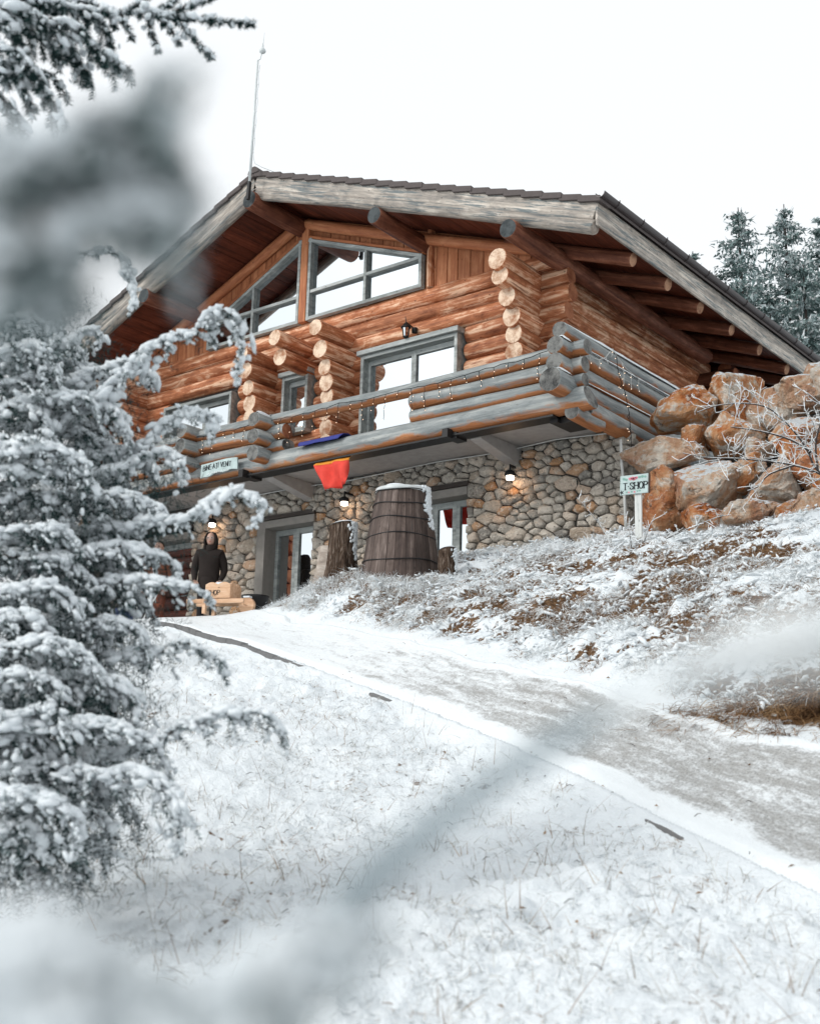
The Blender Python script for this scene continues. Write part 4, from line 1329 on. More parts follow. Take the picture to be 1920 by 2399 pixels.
# ------------------------------------------------------------------ T-SHOP sign on its post
def shop_sign():
    y = 13.55
    a, b_, c, d = Vector((-7.465, 13.550, 3.780)), Vector((-7.061, 13.550, 3.765)), Vector((-7.068, 13.550, 4.015)), Vector((-7.449, 13.550, 4.030))
    base = Vector((-7.227, 13.590, 3.075))
    t = thing("shop_sign", "pale painted board reading T-SHOP on a leaning white post beside the boulders", "sign", tuple(base))
    ux = (b_ - a).normalized()
    uz = Vector((-ux.z, 0, ux.x))
    W, H = (b_ - a).length, (d - a).length
    for i, (z0, z1) in enumerate(((0, .60), (.605, 1.0))):      # two planks
        pl = [a + uz * H * z0, a + ux * W + uz * H * z0, a + ux * W + uz * H * z1, a + uz * H * z1]
        MB().prism([tuple(p + Vector((0, -0.012 + 0.003 * i, 0))) for p in pl], (0, 0.024, 0)).build("plank", "sign_paint", t, bevel=0.003)
    e = MB()
    e.bar(a + ux * (W + .004) - Vector((0, 0, 0)), a + ux * (W + .004) + uz * H, 0.012, 0.034, (0, 1, 0))
    e.build("edge", "sign_edge", t)
    lettering("lettering", "T.SHOP", tuple(a + ux * W * .13 + uz * H * .25 + Vector((0, -0.0145, 0))), ux, uz, H * .34, 0.0130, 0.006, "lettering", t, serif=True, gap=.15)
    # flower painted above, leaves either side, star-shaped arrow
    def blob(u, v, r, mat, nm, k_=7):
        c0 = a + ux * W * u + uz * H * v + Vector((0, -0.0135, 0))
        poly = [tuple(c0 + ux * r * math.cos(q) * (1 + .25 * math.sin(3 * q)) + uz * r * .8 * math.sin(q)) for q in np.linspace(0, 2 * math.pi, k_ + 1)[:-1]]
        MB().prism(poly, (0, 0.003, 0)).build(nm, mat, t)
    for (u, v, r) in ((.36, .80, .024), (.44, .82, .026), (.52, .80, .026), (.58, .83, .02), (.47, .76, .02), (.32, .10, .013), (.52, .10, .015)):
        blob(u, v, r, "painted_rose", "painted_flower")
    for (u, v, r) in ((.14, .82, .022), (.22, .78, .02), (.68, .84, .02), (.78, .86, .022), (.88, .84, .018), (.25, .12, .014), (.42, .12, .014), (.62, .13, .014), (.70, .14, .016)):
        blob(u, v, r, "painted_leaf", "painted_leaf")
    c0 = a + ux * W * .07 + uz * H * .13 + Vector((0, -0.0145, 0))
    poly = []
    for i in range(10):
        q = i * math.pi / 5 + math.pi
        r = 0.034 if i % 2 == 0 else 0.013
        poly.append(tuple(c0 + ux * r * math.cos(q) + uz * r * math.sin(q)))
    MB().prism(poly, (0, 0.004, 0)).build("arrow", "lettering", t)
    top = a + ux * W * .58 + uz * H * .9 + Vector((0, 0.03, 0))
    bs = Vector((base.x, top.y, gz(base.x, base.y) - 0.15))
    board("post", tuple(bs), tuple(top), 0.095, 0.03, "post_paint", t, (0, -1, 0), 0.004)
shop_sign()

# ------------------------------------------------------------------ big wooden tub
def tub():
    cx, cy = -10.36, 12.72
    z0 = gz(cx, cy) - 0.28
    zt_ = 4.06
    H = zt_ - z0
    rb, rt = 0.555, 0.352
    t = thing("wooden_tub", "tall tapered dark wooden tub with wire hoops and snow on its lid", "tub", (cx, cy, z0))
    n = 26
    w = [random.uniform(0.8, 1.2) for _ in range(n)]
    acc = np.r_[0, np.cumsum(w)] / sum(w) * 2 * math.pi
    for i in range(n):
        a0, a1 = acc[i] + 0.004, acc[i + 1] - 0.004
        rr = random.uniform(-0.006, 0.006)
        hh = random.uniform(-0.008, 0.004)
        V = []
        for (r, z) in ((rb + rr, 0), (rt + 0.02 + rr + 0.012, H * .55), (rt + rr, H + hh)):
            rad = r if z else r
            if z == H * .55:
                rad = rb + (rt - rb) * .55 + rr + 0.012
            for th in (0, 0.035):
                for a in (a0, (a0 + a1) / 2, a1):
                    V.append(((rad - th) * math.cos(a) + cx, (rad - th) * math.sin(a) + cy, z0 + z))
        F = []
        for k_ in range(2):
            b = k_ * 6
            F += [(b, b + 1, b + 7, b + 6), (b + 1, b + 2, b + 8, b + 7), (b + 3, b + 9, b + 10, b + 4), (b + 4, b + 10, b + 11, b + 5), (b, b + 6, b + 9, b + 3), (b + 2, b + 5, b + 11, b + 8)]
        F += [(12, 13, 16, 15), (13, 14, 17, 16)]
        me = mesh_from("stave", V, F, ["barrel_wood"])
        # re-seat along the stave so grain runs upwards
        M = frame(((rb) * math.cos(a0) + cx, rb * math.sin(a0) + cy, z0), (rt * math.cos(a0) + cx, rt * math.sin(a0) + cy, z0 + H), (math.cos(a0), math.sin(a0), 0))
        me.transform(M.inverted())
        bm = bmesh.new(); bm.from_mesh(me); bmesh.ops.recalc_face_normals(bm, faces=bm.faces); bm.to_mesh(me); bm.free()
        add("stave", me, t, M)
    for f in (0.24, 0.50, 0.67, 0.82, 0.96):
        r = rb + (rt - rb) * f + 0.014
        pts = [(cx + r * math.cos(a), cy + r * math.sin(a), z0 + H * f + 0.012 * math.sin(3 * a + f * 9)) for a in np.linspace(0, 2 * math.pi, 49)]
        MB().tube(pts, 0.008, 5, False).build("hoop", "black_iron", t, smooth=True)
    MB().lathe((cx, cy, z0), [(rt + 0.016, H - 0.055), (rt + 0.022, H - 0.05), (rt + 0.018, H - 0.002), (rt + 0.008, H)], 40, False).build("rim_band", "galvanised", t, smooth=True)
    MB().lathe((cx, cy, z0), [(rt - 0.02, H - 0.06), (rt - 0.02, H - 0.02)], 30).build("lid", "barrel_wood", t)
    # snow on the lid, sliding down the right-hand side
    V, F = [], []
    seg, rings = 40, 8
    for i in range(rings + 1):
        u = i / rings
        for j in range(seg):
            a = 2 * math.pi * j / seg
            side_ = max(0.0, math.cos(a - math.radians(-12)))
            spill = smooth01(np.array((side_ - 0.80) / 0.18))
            rr = (rt + 0.012) * u * (1 + 0.02 * math.sin(7 * a))
            z = H + 0.035 - 0.035 * u ** 6 + 0.012 * math.sin(5 * a + 2 * u)
            if u > 0.95:
                z -= 0.012
            V.append((cx + rr * math.cos(a), cy + rr * math.sin(a), z0 + z))
    for i in range(rings):
        for j in range(seg):
            j2 = (j + 1) % seg
            F.append((i * seg + j, (i + 1) * seg + j, (i + 1) * seg + j2, i * seg + j2))
    add("snow_cap", mesh_from("snow_cap", V, F, ["snow"], True), t)
    rs = np.random.default_rng(4)
    C, S = [], []
    for _ in range(420):
        u = rs.random() ** 1.5 * 0.42
        half = 0.10 + 0.20 * (1 - u / .42) * (0.6 + 0.4 * math.sin(u * 60))
        a = math.radians(14) + rs.normal() * half * .6 + 0.10 * math.sin(u * 22)
        if abs(u - .20) < .012 or abs(u - .38) < .012:
            a += rs.uniform(-.25, .15)
        z = H * (1.005 - u)
        r = rb + (rt - rb) * (z / H) + 0.012
        s_ = rs.uniform(.010, .026) * (1.1 - u)
        C.append((cx + r * math.cos(a), cy + r * math.sin(a), z0 + z))
        S.append((s_ * 1.2, s_ * .9, s_ * 1.3))
    add("snow_slide", blob_mesh("snow_slide", np.array(C), np.array(S), "snow", rs, ICO1, .3), t)["kind"] = "stuff"
tub()

# ------------------------------------------------------------------ stumps beside the tub
def stump(name, label, p, r0, r1, h, mat, lean=(0, 0), snow=True, ridges=0.10, squash=1.0):
    x, y = p
    z = gz(x, y) - 0.22
    h += 0.12
    V, F = [], []
    seg, n = 30, 9
    ph = random.uniform(0, 6)
    for i in range(n + 1):
        u = i / n
        r = r1 + (r0 - r1) * (1 - u) ** 2.2
        for j in range(seg):
            a = 2 * math.pi * j / seg
            rr = r * (1 + ridges * math.sin(9 * a + ph + 1.5 * u) * 0.5 + ridges * 0.6 * math.sin(4 * a + ph * 2 + u) + random.uniform(-0.02, 0.02))
            V.append((x + lean[0] * u + rr * math.cos(a), y + lean[1] * u + rr * math.sin(a) * squash, z + h * u + (0.03 * math.sin(a + ph) if i == n else 0)))
    for i in range(n):
        for j in range(seg):
            j2 = (j + 1) % seg
            F.append((i * seg + j, i * seg + j2, (i + 1) * seg + j2, (i + 1) * seg + j))
    t = thing(name, label, "stump", (x, y, z))
    M = Matrix.Translation((x, y, z))
    me = mesh_from("trunk", V, F + [tuple(n * seg + j for j in range(seg))], [mat], [True] * len(F) + [False])
    me.transform(M.inverted())
    add("trunk", me, t, M)
    if snow:
        V, F = [], []
        for i in range(5):
            u = i / 4
            for j in range(seg):
                a = 2 * math.pi * j / seg
                rr = r1 * u * 1.04
                V.append((x + lean[0] + rr * math.cos(a), y + lean[1] + rr * math.sin(a) * squash, z + h + 0.045 - 0.04 * u ** 4 + 0.03 * math.sin(a + ph) * u))
        for i in range(4):
            for j in range(seg):
                j2 = (j + 1) % seg
                F.append((i * seg + j, (i + 1) * seg + j, (i + 1) * seg + j2, i * seg + j2))
        add("snow_cap", mesh_from("snow_cap", V, F, ["snow"], True), t)
        rs = np.random.default_rng(int(h * 1000))
        C, S = [], []
        for _ in range(170):
            u = rs.random() ** 1.4 * .55
            a = math.radians(14) + rs.normal() * (.42 - .5 * u) * .8
            rr = r1 + (r0 - r1) * u ** 2.2 * .9 + 0.006
            s_ = rs.uniform(.008, .022) * (r1 / .17)
            C.append((x + lean[0] * (1 - u) + rr * math.cos(a), y + rr * math.sin(a) * squash, z + h * (1.02 - u)))
            S.append((s_, s_, s_ * 1.4))
        add("snow_side", blob_mesh("snow_side", np.array(C), np.array(S), "snow", rs, ICO1, .3), t)["kind"] = "stuff"
    return t
stump("bark_stump", "tall rough-barked stump with snow on one edge, left of the wooden tub", (-11.42, 12.72), 0.27, 0.185, 0.82, "bark")
stump("bark_stump", "small snowy bark stump right of the wooden tub", (-9.60, 12.76), 0.14, 0.115, 0.42, "bark")
stump("bare_stump", "flared grey debarked stump between entrance door and bark stump", (-11.92, 12.95), 0.33, 0.20, 0.62, "stump_wood", (0.06, 0.0), False, 0.05, 0.7)

# ------------------------------------------------------------------ flag laid over the balcony beam
def flag():
    t = thing("flag", "blue yellow and red flag draped over the balcony edge beam", "flag", (-12.75, 13.5, 4.6))
    def sheet(nm, mat, rows, nx=14):
        V, F = [], []
        for (xa, xb, y, z, za) in rows:
            for i in range(nx + 1):
                u = i / nx
                wob = 0.034 * math.sin(u * 9 + z * 6) + 0.016 * math.sin(u * 19 - z * 9)
                V.append((xa + (xb - xa) * u, y + wob * za, z + (0.05 * max(0, za - 1) * max(0, u - .5) * 2 if za > 1 else 0)))
        for j in range(len(rows) - 1):
            for i in range(nx):
                F.append((j * (nx + 1) + i, j * (nx + 1) + i + 1, (j + 1) * (nx + 1) + i + 1, (j + 1) * (nx + 1) + i))
        o = add(nm, mesh_from(nm, V, F, [mat], True), t)
        md = o.modifiers.new("thick", 'SOLIDIFY')
        md.thickness = 0.004
    xl, xr = -13.22, -12.28
    # over the top of the beam, blue
    sheet("blue_stripe", "flag_blue", [(xl, xr, 13.88, 5.385, 0), (xl, xr, 13.79, 5.425, 0), (xl, xr, 13.70, 5.438, 0), (xl, xr, 13.60, 5.415, 0), (xl + .02, xr - .02, 13.545, 5.365, 0.15), (xl + .05, xr - .05, 13.525, 5.325, 0.3)])
    # hanging from beneath the beam: yellow then red
    a, b = -12.86, -12.16
    sheet("yellow_stripe", "flag_yellow", [(a, b, 13.66, 5.055, 0.1), (a + .005, b, 13.62, 5.01, 0.3), (a + .01, b, 13.60, 4.99, 0.6), (a + .02, b, 13.59, 4.97, 1)])
    rows = [(a + .02, b, 13.59, 4.97, 1)]
    for i in range(1, 9):
        u = i / 8
        rows.append((a + .02 + 0.21 * u, b + 0.035 * u, 13.59 - 0.01 * u, 4.97 - 0.42 * u, 1 + u))
    sheet("red_stripe", "flag_red", rows)
flag()

# ------------------------------------------------------------------ mast on the gable
def mast():
    b = Vector((-14.86, 13.50, 10.02))
    t = thing("lightning_rod", "tall thin grey lightning rod mast clamped to the gable peak", "mast", tuple(b))
    tp = Vector((-14.596, 13.500, 12.722))
    lo = Vector((-14.626, 13.500, 10.298))
    MB().tube([tuple(lo), tuple(tp)], [0.024, 0.017], 8).build("pole", "galvanised", t, smooth=True)
    MB().bar((lo.x - 0.015, 13.50, 10.02), tuple(lo + Vector((0, 0, .05))), 0.055, 0.055).bar((lo.x - 0.02, 13.50, 10.10), (RX + 0.05, 13.50, 10.07), 0.05, 0.03).build("clamp", "black_iron", t)
    tip = Vector((-14.467, 13.500, 13.228))
    hd = Vector((-14.490, 13.500, 12.877))
    MB().tube([tuple(tp + Vector((0.0, 0, -0.01))), tuple(tp + Vector((0.06, 0, 0))), tuple(hd)], 0.010, 6).build("arm", "galvanised", t)
    MB().lathe(tuple(hd - Vector((0, 0, .07))), [(0.015, 0), (0.055, 0.03), (0.062, 0.06), (0.045, 0.09), (0.02, 0.12), (0.012, 0.2)], 14).build("head", "galvanised", t, smooth=True)
    MB().tube([tuple(hd + Vector((0, 0, .08))), tuple(tip)], [0.009, 0.003], 6).build("spike", "galvanised", t)
    pts = [tp + (lo - tp) * u + Vector((0.055 + 0.012 * math.sin(u * 40), 0, 0)) for u in np.linspace(0.05, 0.80, 26)]
    pts += [pts[-1] + Vector((0.02, 0.02, -0.10)), pts[-1] + Vector((0.12, 0.1, -0.17)), Vector((RX + 0.5, 13.9, zt(RX + 0.5) + 0.12))]
    MB().tube([tuple(p) for p in pts], 0.005, 5).build("cable", "galvanised", t)
    for u in np.linspace(0.1, 0.75, 7):
        p = tp + (lo - tp) * u
        MB().bar(tuple(p), tuple(p + Vector((.06, 0, 0))), 0.008, 0.008).build("cable_clip", "galvanised", t)
mast()

# ------------------------------------------------------------------ lamps
def down_lamp(label, p, dirn=(0, -1, 0)):
    x, y, z = p
    t = thing("wall_lamp", label, "lamp", (x, y, z))
    MB().bar((x, 14.93, z + 0.18), (x, y, z + 0.18), 0.03, 0.03, (0, 0, 1)).tube([(x, y, z + 0.20), (x, y, z + 0.10)], 0.014, 8).build("bracket", "black_iron", t)
    MB().lathe((x, y, z), [(0.03, 0.11), (0.065, 0.09), (0.085, 0.05), (0.085, 0.02), (0.07, 0.02)], 16).build("shade", "black_iron", t, smooth=True)
    MB().lathe((x, y, z - 0.04), [(0.03, 0.0), (0.058, 0.008), (0.064, 0.03), (0.055, 0.058)], 16).build("glass", "lamp_glow", t, smooth=True)
    MB().tube([(x + 0.066 * math.cos(a), y + 0.066 * math.sin(a), z - 0.018) for a in np.linspace(0, 2 * math.pi, 21)], 0.006, 5, False).build("ring", "black_iron", t)
    L = bpy.data.lights.new("bulb", 'POINT')
    L.energy = 1.7
    L.color = (1.0, 0.50, 0.20)
    L.shadow_soft_size = 0.05
    lo = bpy.data.objects.new("bulb", L)
    link(lo, t, Matrix.Translation((x, y, z - 0.12)))
down_lamp("lit black wall lamp on the stones above the bark stump", (-13.22, 14.72, 4.65))
down_lamp("lit black wall lamp under the concrete bracket right of the shop window", (-9.93, 14.70, 4.62))
down_lamp("lit black wall lamp above the hooded person", (-16.40, 14.72, 4.66))

def lantern():
    x, y, z = -12.06, 14.78, 7.42
    t = thing("wall_lantern", "unlit black carriage lantern on the logs above the balcony door", "lantern", (x, 14.95, z - 0.1))
    MB().tube([(x + .06, 14.95, z + .05), (x + .05, 14.86, z + .10), (x, y, z + .16), (x - .02, y, z + .26)], [0.012, 0.012, 0.01, 0.006], 6).lathe((x + .06, 14.93, z + .03), [(0.05, -.02), (0.05, .06)], 12).build("bracket", "black_iron", t)
    MB().lathe((x, y, z), [(0.012, 0.16), (0.03, 0.14), (0.085, 0.075), (0.09, 0.06), (0.07, 0.06)], 8).build("cap", "black_iron", t)
    b = MB()
    for i in range(6):
        a = i * math.pi / 3
        b.tube([(x + .068 * math.cos(a), y + .068 * math.sin(a), z + .06), (x + .045 * math.cos(a), y + .045 * math.sin(a), z - .09)], 0.007, 4)
    b.lathe((x, y, z), [(0.05, -0.09), (0.05, -0.105), (0.02, -0.12)], 8)
    b.build("cage", "black_iron", t)
    MB().lathe((x, y, z), [(0.058, 0.055), (0.038, -0.085)], 6).build("glass", "mirror_glass", t)
lantern()

# ------------------------------------------------------------------ strings of fairy lights
def fairy(label, pts, every, dmin, dmax, seed, wire="wire"):
    r = random.Random(seed)
    t = thing("light_string", label, "light string", pts[0], "fairy lights on the balcony")
    pts = [Vector(p) for p in pts]
    W, B = MB(), MB()
    fine = []
    for a, b in zip(pts[:-1], pts[1:]):
        m = max(2, int((b - a).length / 0.12))
        for i in range(m):
            u = i / m
            fine.append(a + (b - a) * u + Vector((0, r.uniform(-.006, .006), r.uniform(-.012, .012) - 0.03 * math.sin(u * math.pi))))
    fine.append(pts[-1])
    W.tube([tuple(p) for p in fine], 0.0055, 4)
    def bulb(p):
        s = 0.0062
        n = len(B.v)
        B.v += [(p.x + s, p.y, p.z), (p.x - s, p.y, p.z), (p.x, p.y + s, p.z), (p.x, p.y - s, p.z), (p.x, p.y, p.z + s), (p.x, p.y, p.z - s)]
        for f in ((0, 2, 4), (2, 1, 4), (1, 3, 4), (3, 0, 4), (2, 0, 5), (1, 2, 5), (3, 1, 5), (0, 3, 5)):
            B.f.append(tuple(n + i for i in f))
    acc = 0.0
    for a, b in zip(fine[:-1], fine[1:]):
        acc += (b - a).length
        if acc > every:
            acc = r.uniform(-0.05, 0.05)
            p = a.copy()
            L = r.uniform(dmin, dmax)
            ch = [p.copy()]
            k_ = max(2, int(L / 0.07))
            for i in range(k_):
                p = p + Vector((r.uniform(-.028, .028), r.uniform(-.008, .006), -L / k_))
                ch.append(p.copy())
                if r.random() < 0.85:
                    bulb(p + Vector((r.uniform(-.025, .025), -0.012, r.uniform(-.01, .01))))
            W.tube([tuple(q) for q in ch], 0.0050, 4)
    W.build("wire", wire, t)
    B.build("bulbs", "bulb_glow", t)["kind"] = "stuff"
fairy("dark icicle light string along the front balcony rail", [(-8.3, 13.56, 6.0), (-9.6, 13.585, 5.93), (-11.2, 13.585, 5.90), (-12.4, 13.59, 5.92), (-13.9, 13.59, 5.90)], 0.19, 0.10, 0.42, 1)
fairy("light string along the left part of the balcony, above the welcome board", [(-14.1, 13.58, 5.92), (-15.6, 13.58, 5.90), (-17.5, 13.58, 5.90)], 0.17, 0.10, 0.34, 2)
fairy("frosted light string looped over the side balcony rail", [(-8.16, 13.6, 6.02), (-8.13, 14.2, 5.94), (-8.13, 14.6, 6.22), (-8.12, 15.1, 6.02), (-8.13, 15.6, 6.0)], 0.16, 0.10, 0.36, 3, "pale_cable")
fairy("light string hanging from the side balcony down to the boulders", [(-8.14, 14.72, 6.2), (-8.12, 14.74, 5.9), (-8.03, 14.76, 5.6), (-7.98, 14.78, 5.3), (-7.97, 14.8, 4.95), (-7.97, 14.8, 4.62)], 0.12, 0.03, 0.09, 4)

# cable along the top of the stone wall
o = MB().tube([(-17.0, 14.84, 5.09), (-14.4, 14.83, 5.10), (-13.2, 14.83, 5.06), (-11.4, 14.84, 5.11), (-10.2, 14.84, 5.08), (-9.2, 14.83, 5.12), (-8.3, 14.84, 5.07)], 0.010, 5).build("wall_cable", "pale_cable")
tag(o, "thin pale cable running along the top of the stone wall", "cable")
o = MB().tube([(-8.108, 14.750, 4.918), (-8.077, 14.720, 4.535), (-8.032, 14.700, 4.158), (-7.993, 14.660, 3.515)], 0.022, 7).build("downpipe", "pale_cable", smooth=True)
tag(o, "narrow pale pipe at the right end of the stone wall", "pipe")

# ------------------------------------------------------------------ boulders
def n3(P, s, seed):
    return vnoise(P[:, 0] * s + P[:, 2] * s * 0.7 + seed, P[:, 1] * s - P[:, 2] * s * 0.8 + seed * 1.7, seed) + vnoise(P[:, 2] * s * 1.1 - seed, P[:, 0] * s * 0.9 + P[:, 1] * 0.5 * s, seed + 3)

def boulder_mesh(seed, sx, sy, sz):
    """angular quarried block: the hull of a few random points, faces then broken up and roughened"""
    r = np.random.default_rng(seed)
    bm = bmesh.new()
    for _ in range(15):
        p = r.normal(size=3)
        p /= np.linalg.norm(p)
        p = np.sign(p) * np.abs(p) ** 0.75 * r.uniform(.85, 1.1)
        bm.verts.new(tuple(p))
    hull = bmesh.ops.convex_hull(bm, input=bm.verts)
    bmesh.ops.delete(bm, geom=list({g for g in hull["geom_unused"] + hull["geom_interior"] if isinstance(g, bmesh.types.BMVert)}), context='VERTS')
    bmesh.ops.bevel(bm, geom=list(bm.edges), offset=0.055, segments=1, affect='EDGES', clamp_overlap=True)
    bmesh.ops.triangulate(bm, faces=bm.faces)
    for _ in range(4):
        long_ = [e for e in bm.edges if e.calc_length() > 0.13]
        if not long_ or len(bm.faces) > 6000:
            break
        bmesh.ops.subdivide_edges(bm, edges=long_, cuts=1)
        bmesh.ops.triangulate(bm, faces=bm.faces)
    P = np.array([v.co[:] for v in bm.verts])
    P = P * (1 + 0.07 * n3(P, 1.9, seed)[:, None] - 0.10 * np.abs(n3(P, 2.7, seed + 9))[:, None] + 0.05 * n3(P, 6.0, seed + 2)[:, None] + 0.035 * n3(P, 13.0, seed + 5)[:, None])
    P = P / np.abs(P).max(axis=0)
    P *= np.array([sx, sy, sz]) / 2
    F = np.array([[v.index for v in f.verts] for f in bm.faces])
    bm.free()
    me = np_mesh("boulder", P, F, "boulder_rock")
    me.polygons.foreach_set("use_smooth", np.zeros(len(F), dtype=bool))
    return me

def boulders():
    t = thing("boulder_wall", "retaining wall of large orange and cream boulders right of the stone wall", "boulder wall", (-6.2, 14.4, 3.2))
    PXM = 1 / 2887.0
    B = [((-7.401, 15.250, 5.293), 122, 112), ((-6.826, 15.900, 5.520), 150, 128), ((-5.966, 15.900, 5.463), 140, 96), ((-7.477, 14.850, 4.585), 140, 84), ((-7.171, 15.150, 4.846), 84, 56),
         ((-6.635, 15.200, 4.789), 120, 92), ((-5.838, 15.100, 4.665), 128, 104), ((-6.650, 14.450, 3.971), 152, 116), ((-5.732, 14.350, 3.853), 104, 120), ((-5.317, 14.450, 3.984), 96, 128),
         ((-7.272, 14.500, 3.840), 122, 150), ((-6.576, 14.000, 3.420), 86, 70), ((-5.890, 13.850, 3.353), 122, 62), ((-5.325, 13.800, 3.348), 74, 56), ((-4.956, 13.600, 3.304), 92, 70),
         ((-6.236, 14.700, 4.116), 66, 90), ((-6.252, 15.100, 4.527), 60, 60), ((-5.006, 15.000, 4.588), 140, 110), ((-4.671, 14.200, 3.757), 150, 120), ((-4.236, 14.600, 4.096), 160, 150), ((-5.442, 15.900, 5.547), 130, 110), ((-4.582, 15.600, 5.181), 150, 120), ((-7.135, 15.800, 5.143), 110, 110), ((-6.376, 15.800, 5.171), 120, 110), ((-4.498, 13.600, 3.158), 120, 90)]
    for i, (p, w, h) in enumerate(B):
        d = Vector(p).length * 1.0
        sx, sz = w * d * PXM * 1.24, h * d * PXM * 1.18
        me = boulder_mesh(100 + i * 3, sx, max(sx, sz) * 0.95, sz)
        M = Matrix.Translation(p) @ Matrix.Rotation(YAW * -1 * -1 + random.uniform(-.15, .15), 4, 'Z') @ Matrix.Rotation(random.uniform(-.2, .2), 4, 'Y')
        add("boulder", me, t, M)
    # dark rubble packing the gaps behind
    V, F = ICO3
    P = V.copy() * np.array([2.9, 0.9, 1.3]) * (1 + 0.12 * n3(V, 3.0, 4)[:, None]) + np.array([-5.0, 16.1, 4.0])
    add("rubble_core", np_mesh("rubble_core", P, F, "mortar"), t)
boulders()

# ------------------------------------------------------------------ people
def skin_body(name, pts, edges, mat, parent, root=0, sub=2):
    me = bpy.data.meshes.new(name)
    me.from_pydata([p[:3] for p in pts], edges, [])
    o = bpy.data.objects.new(name, me)
    col.objects.link(o)
    md = o.modifiers.new("skin", 'SKIN')
    md.use_smooth_shade = True
    for i, p in enumerate(pts):
        sv = me.skin_vertices[0].data[i]
        sv.radius = (p[3], p[4] if len(p) > 4 else p[3])
        sv.use_root = (i == root)
    ms = o.modifiers.new("sub", 'SUBSURF')
    ms.levels = ms.render_levels = sub
    dg = bpy.context.evaluated_depsgraph_get()
    m2 = bpy.data.meshes.new_from_object(o.evaluated_get(dg))
    bpy.data.objects.remove(o)
    m2.materials.clear()
    m2.materials.append(MATS[mat])
    m2.polygons.foreach_set("use_smooth", np.ones(len(m2.polygons), dtype=bool))
    return m2

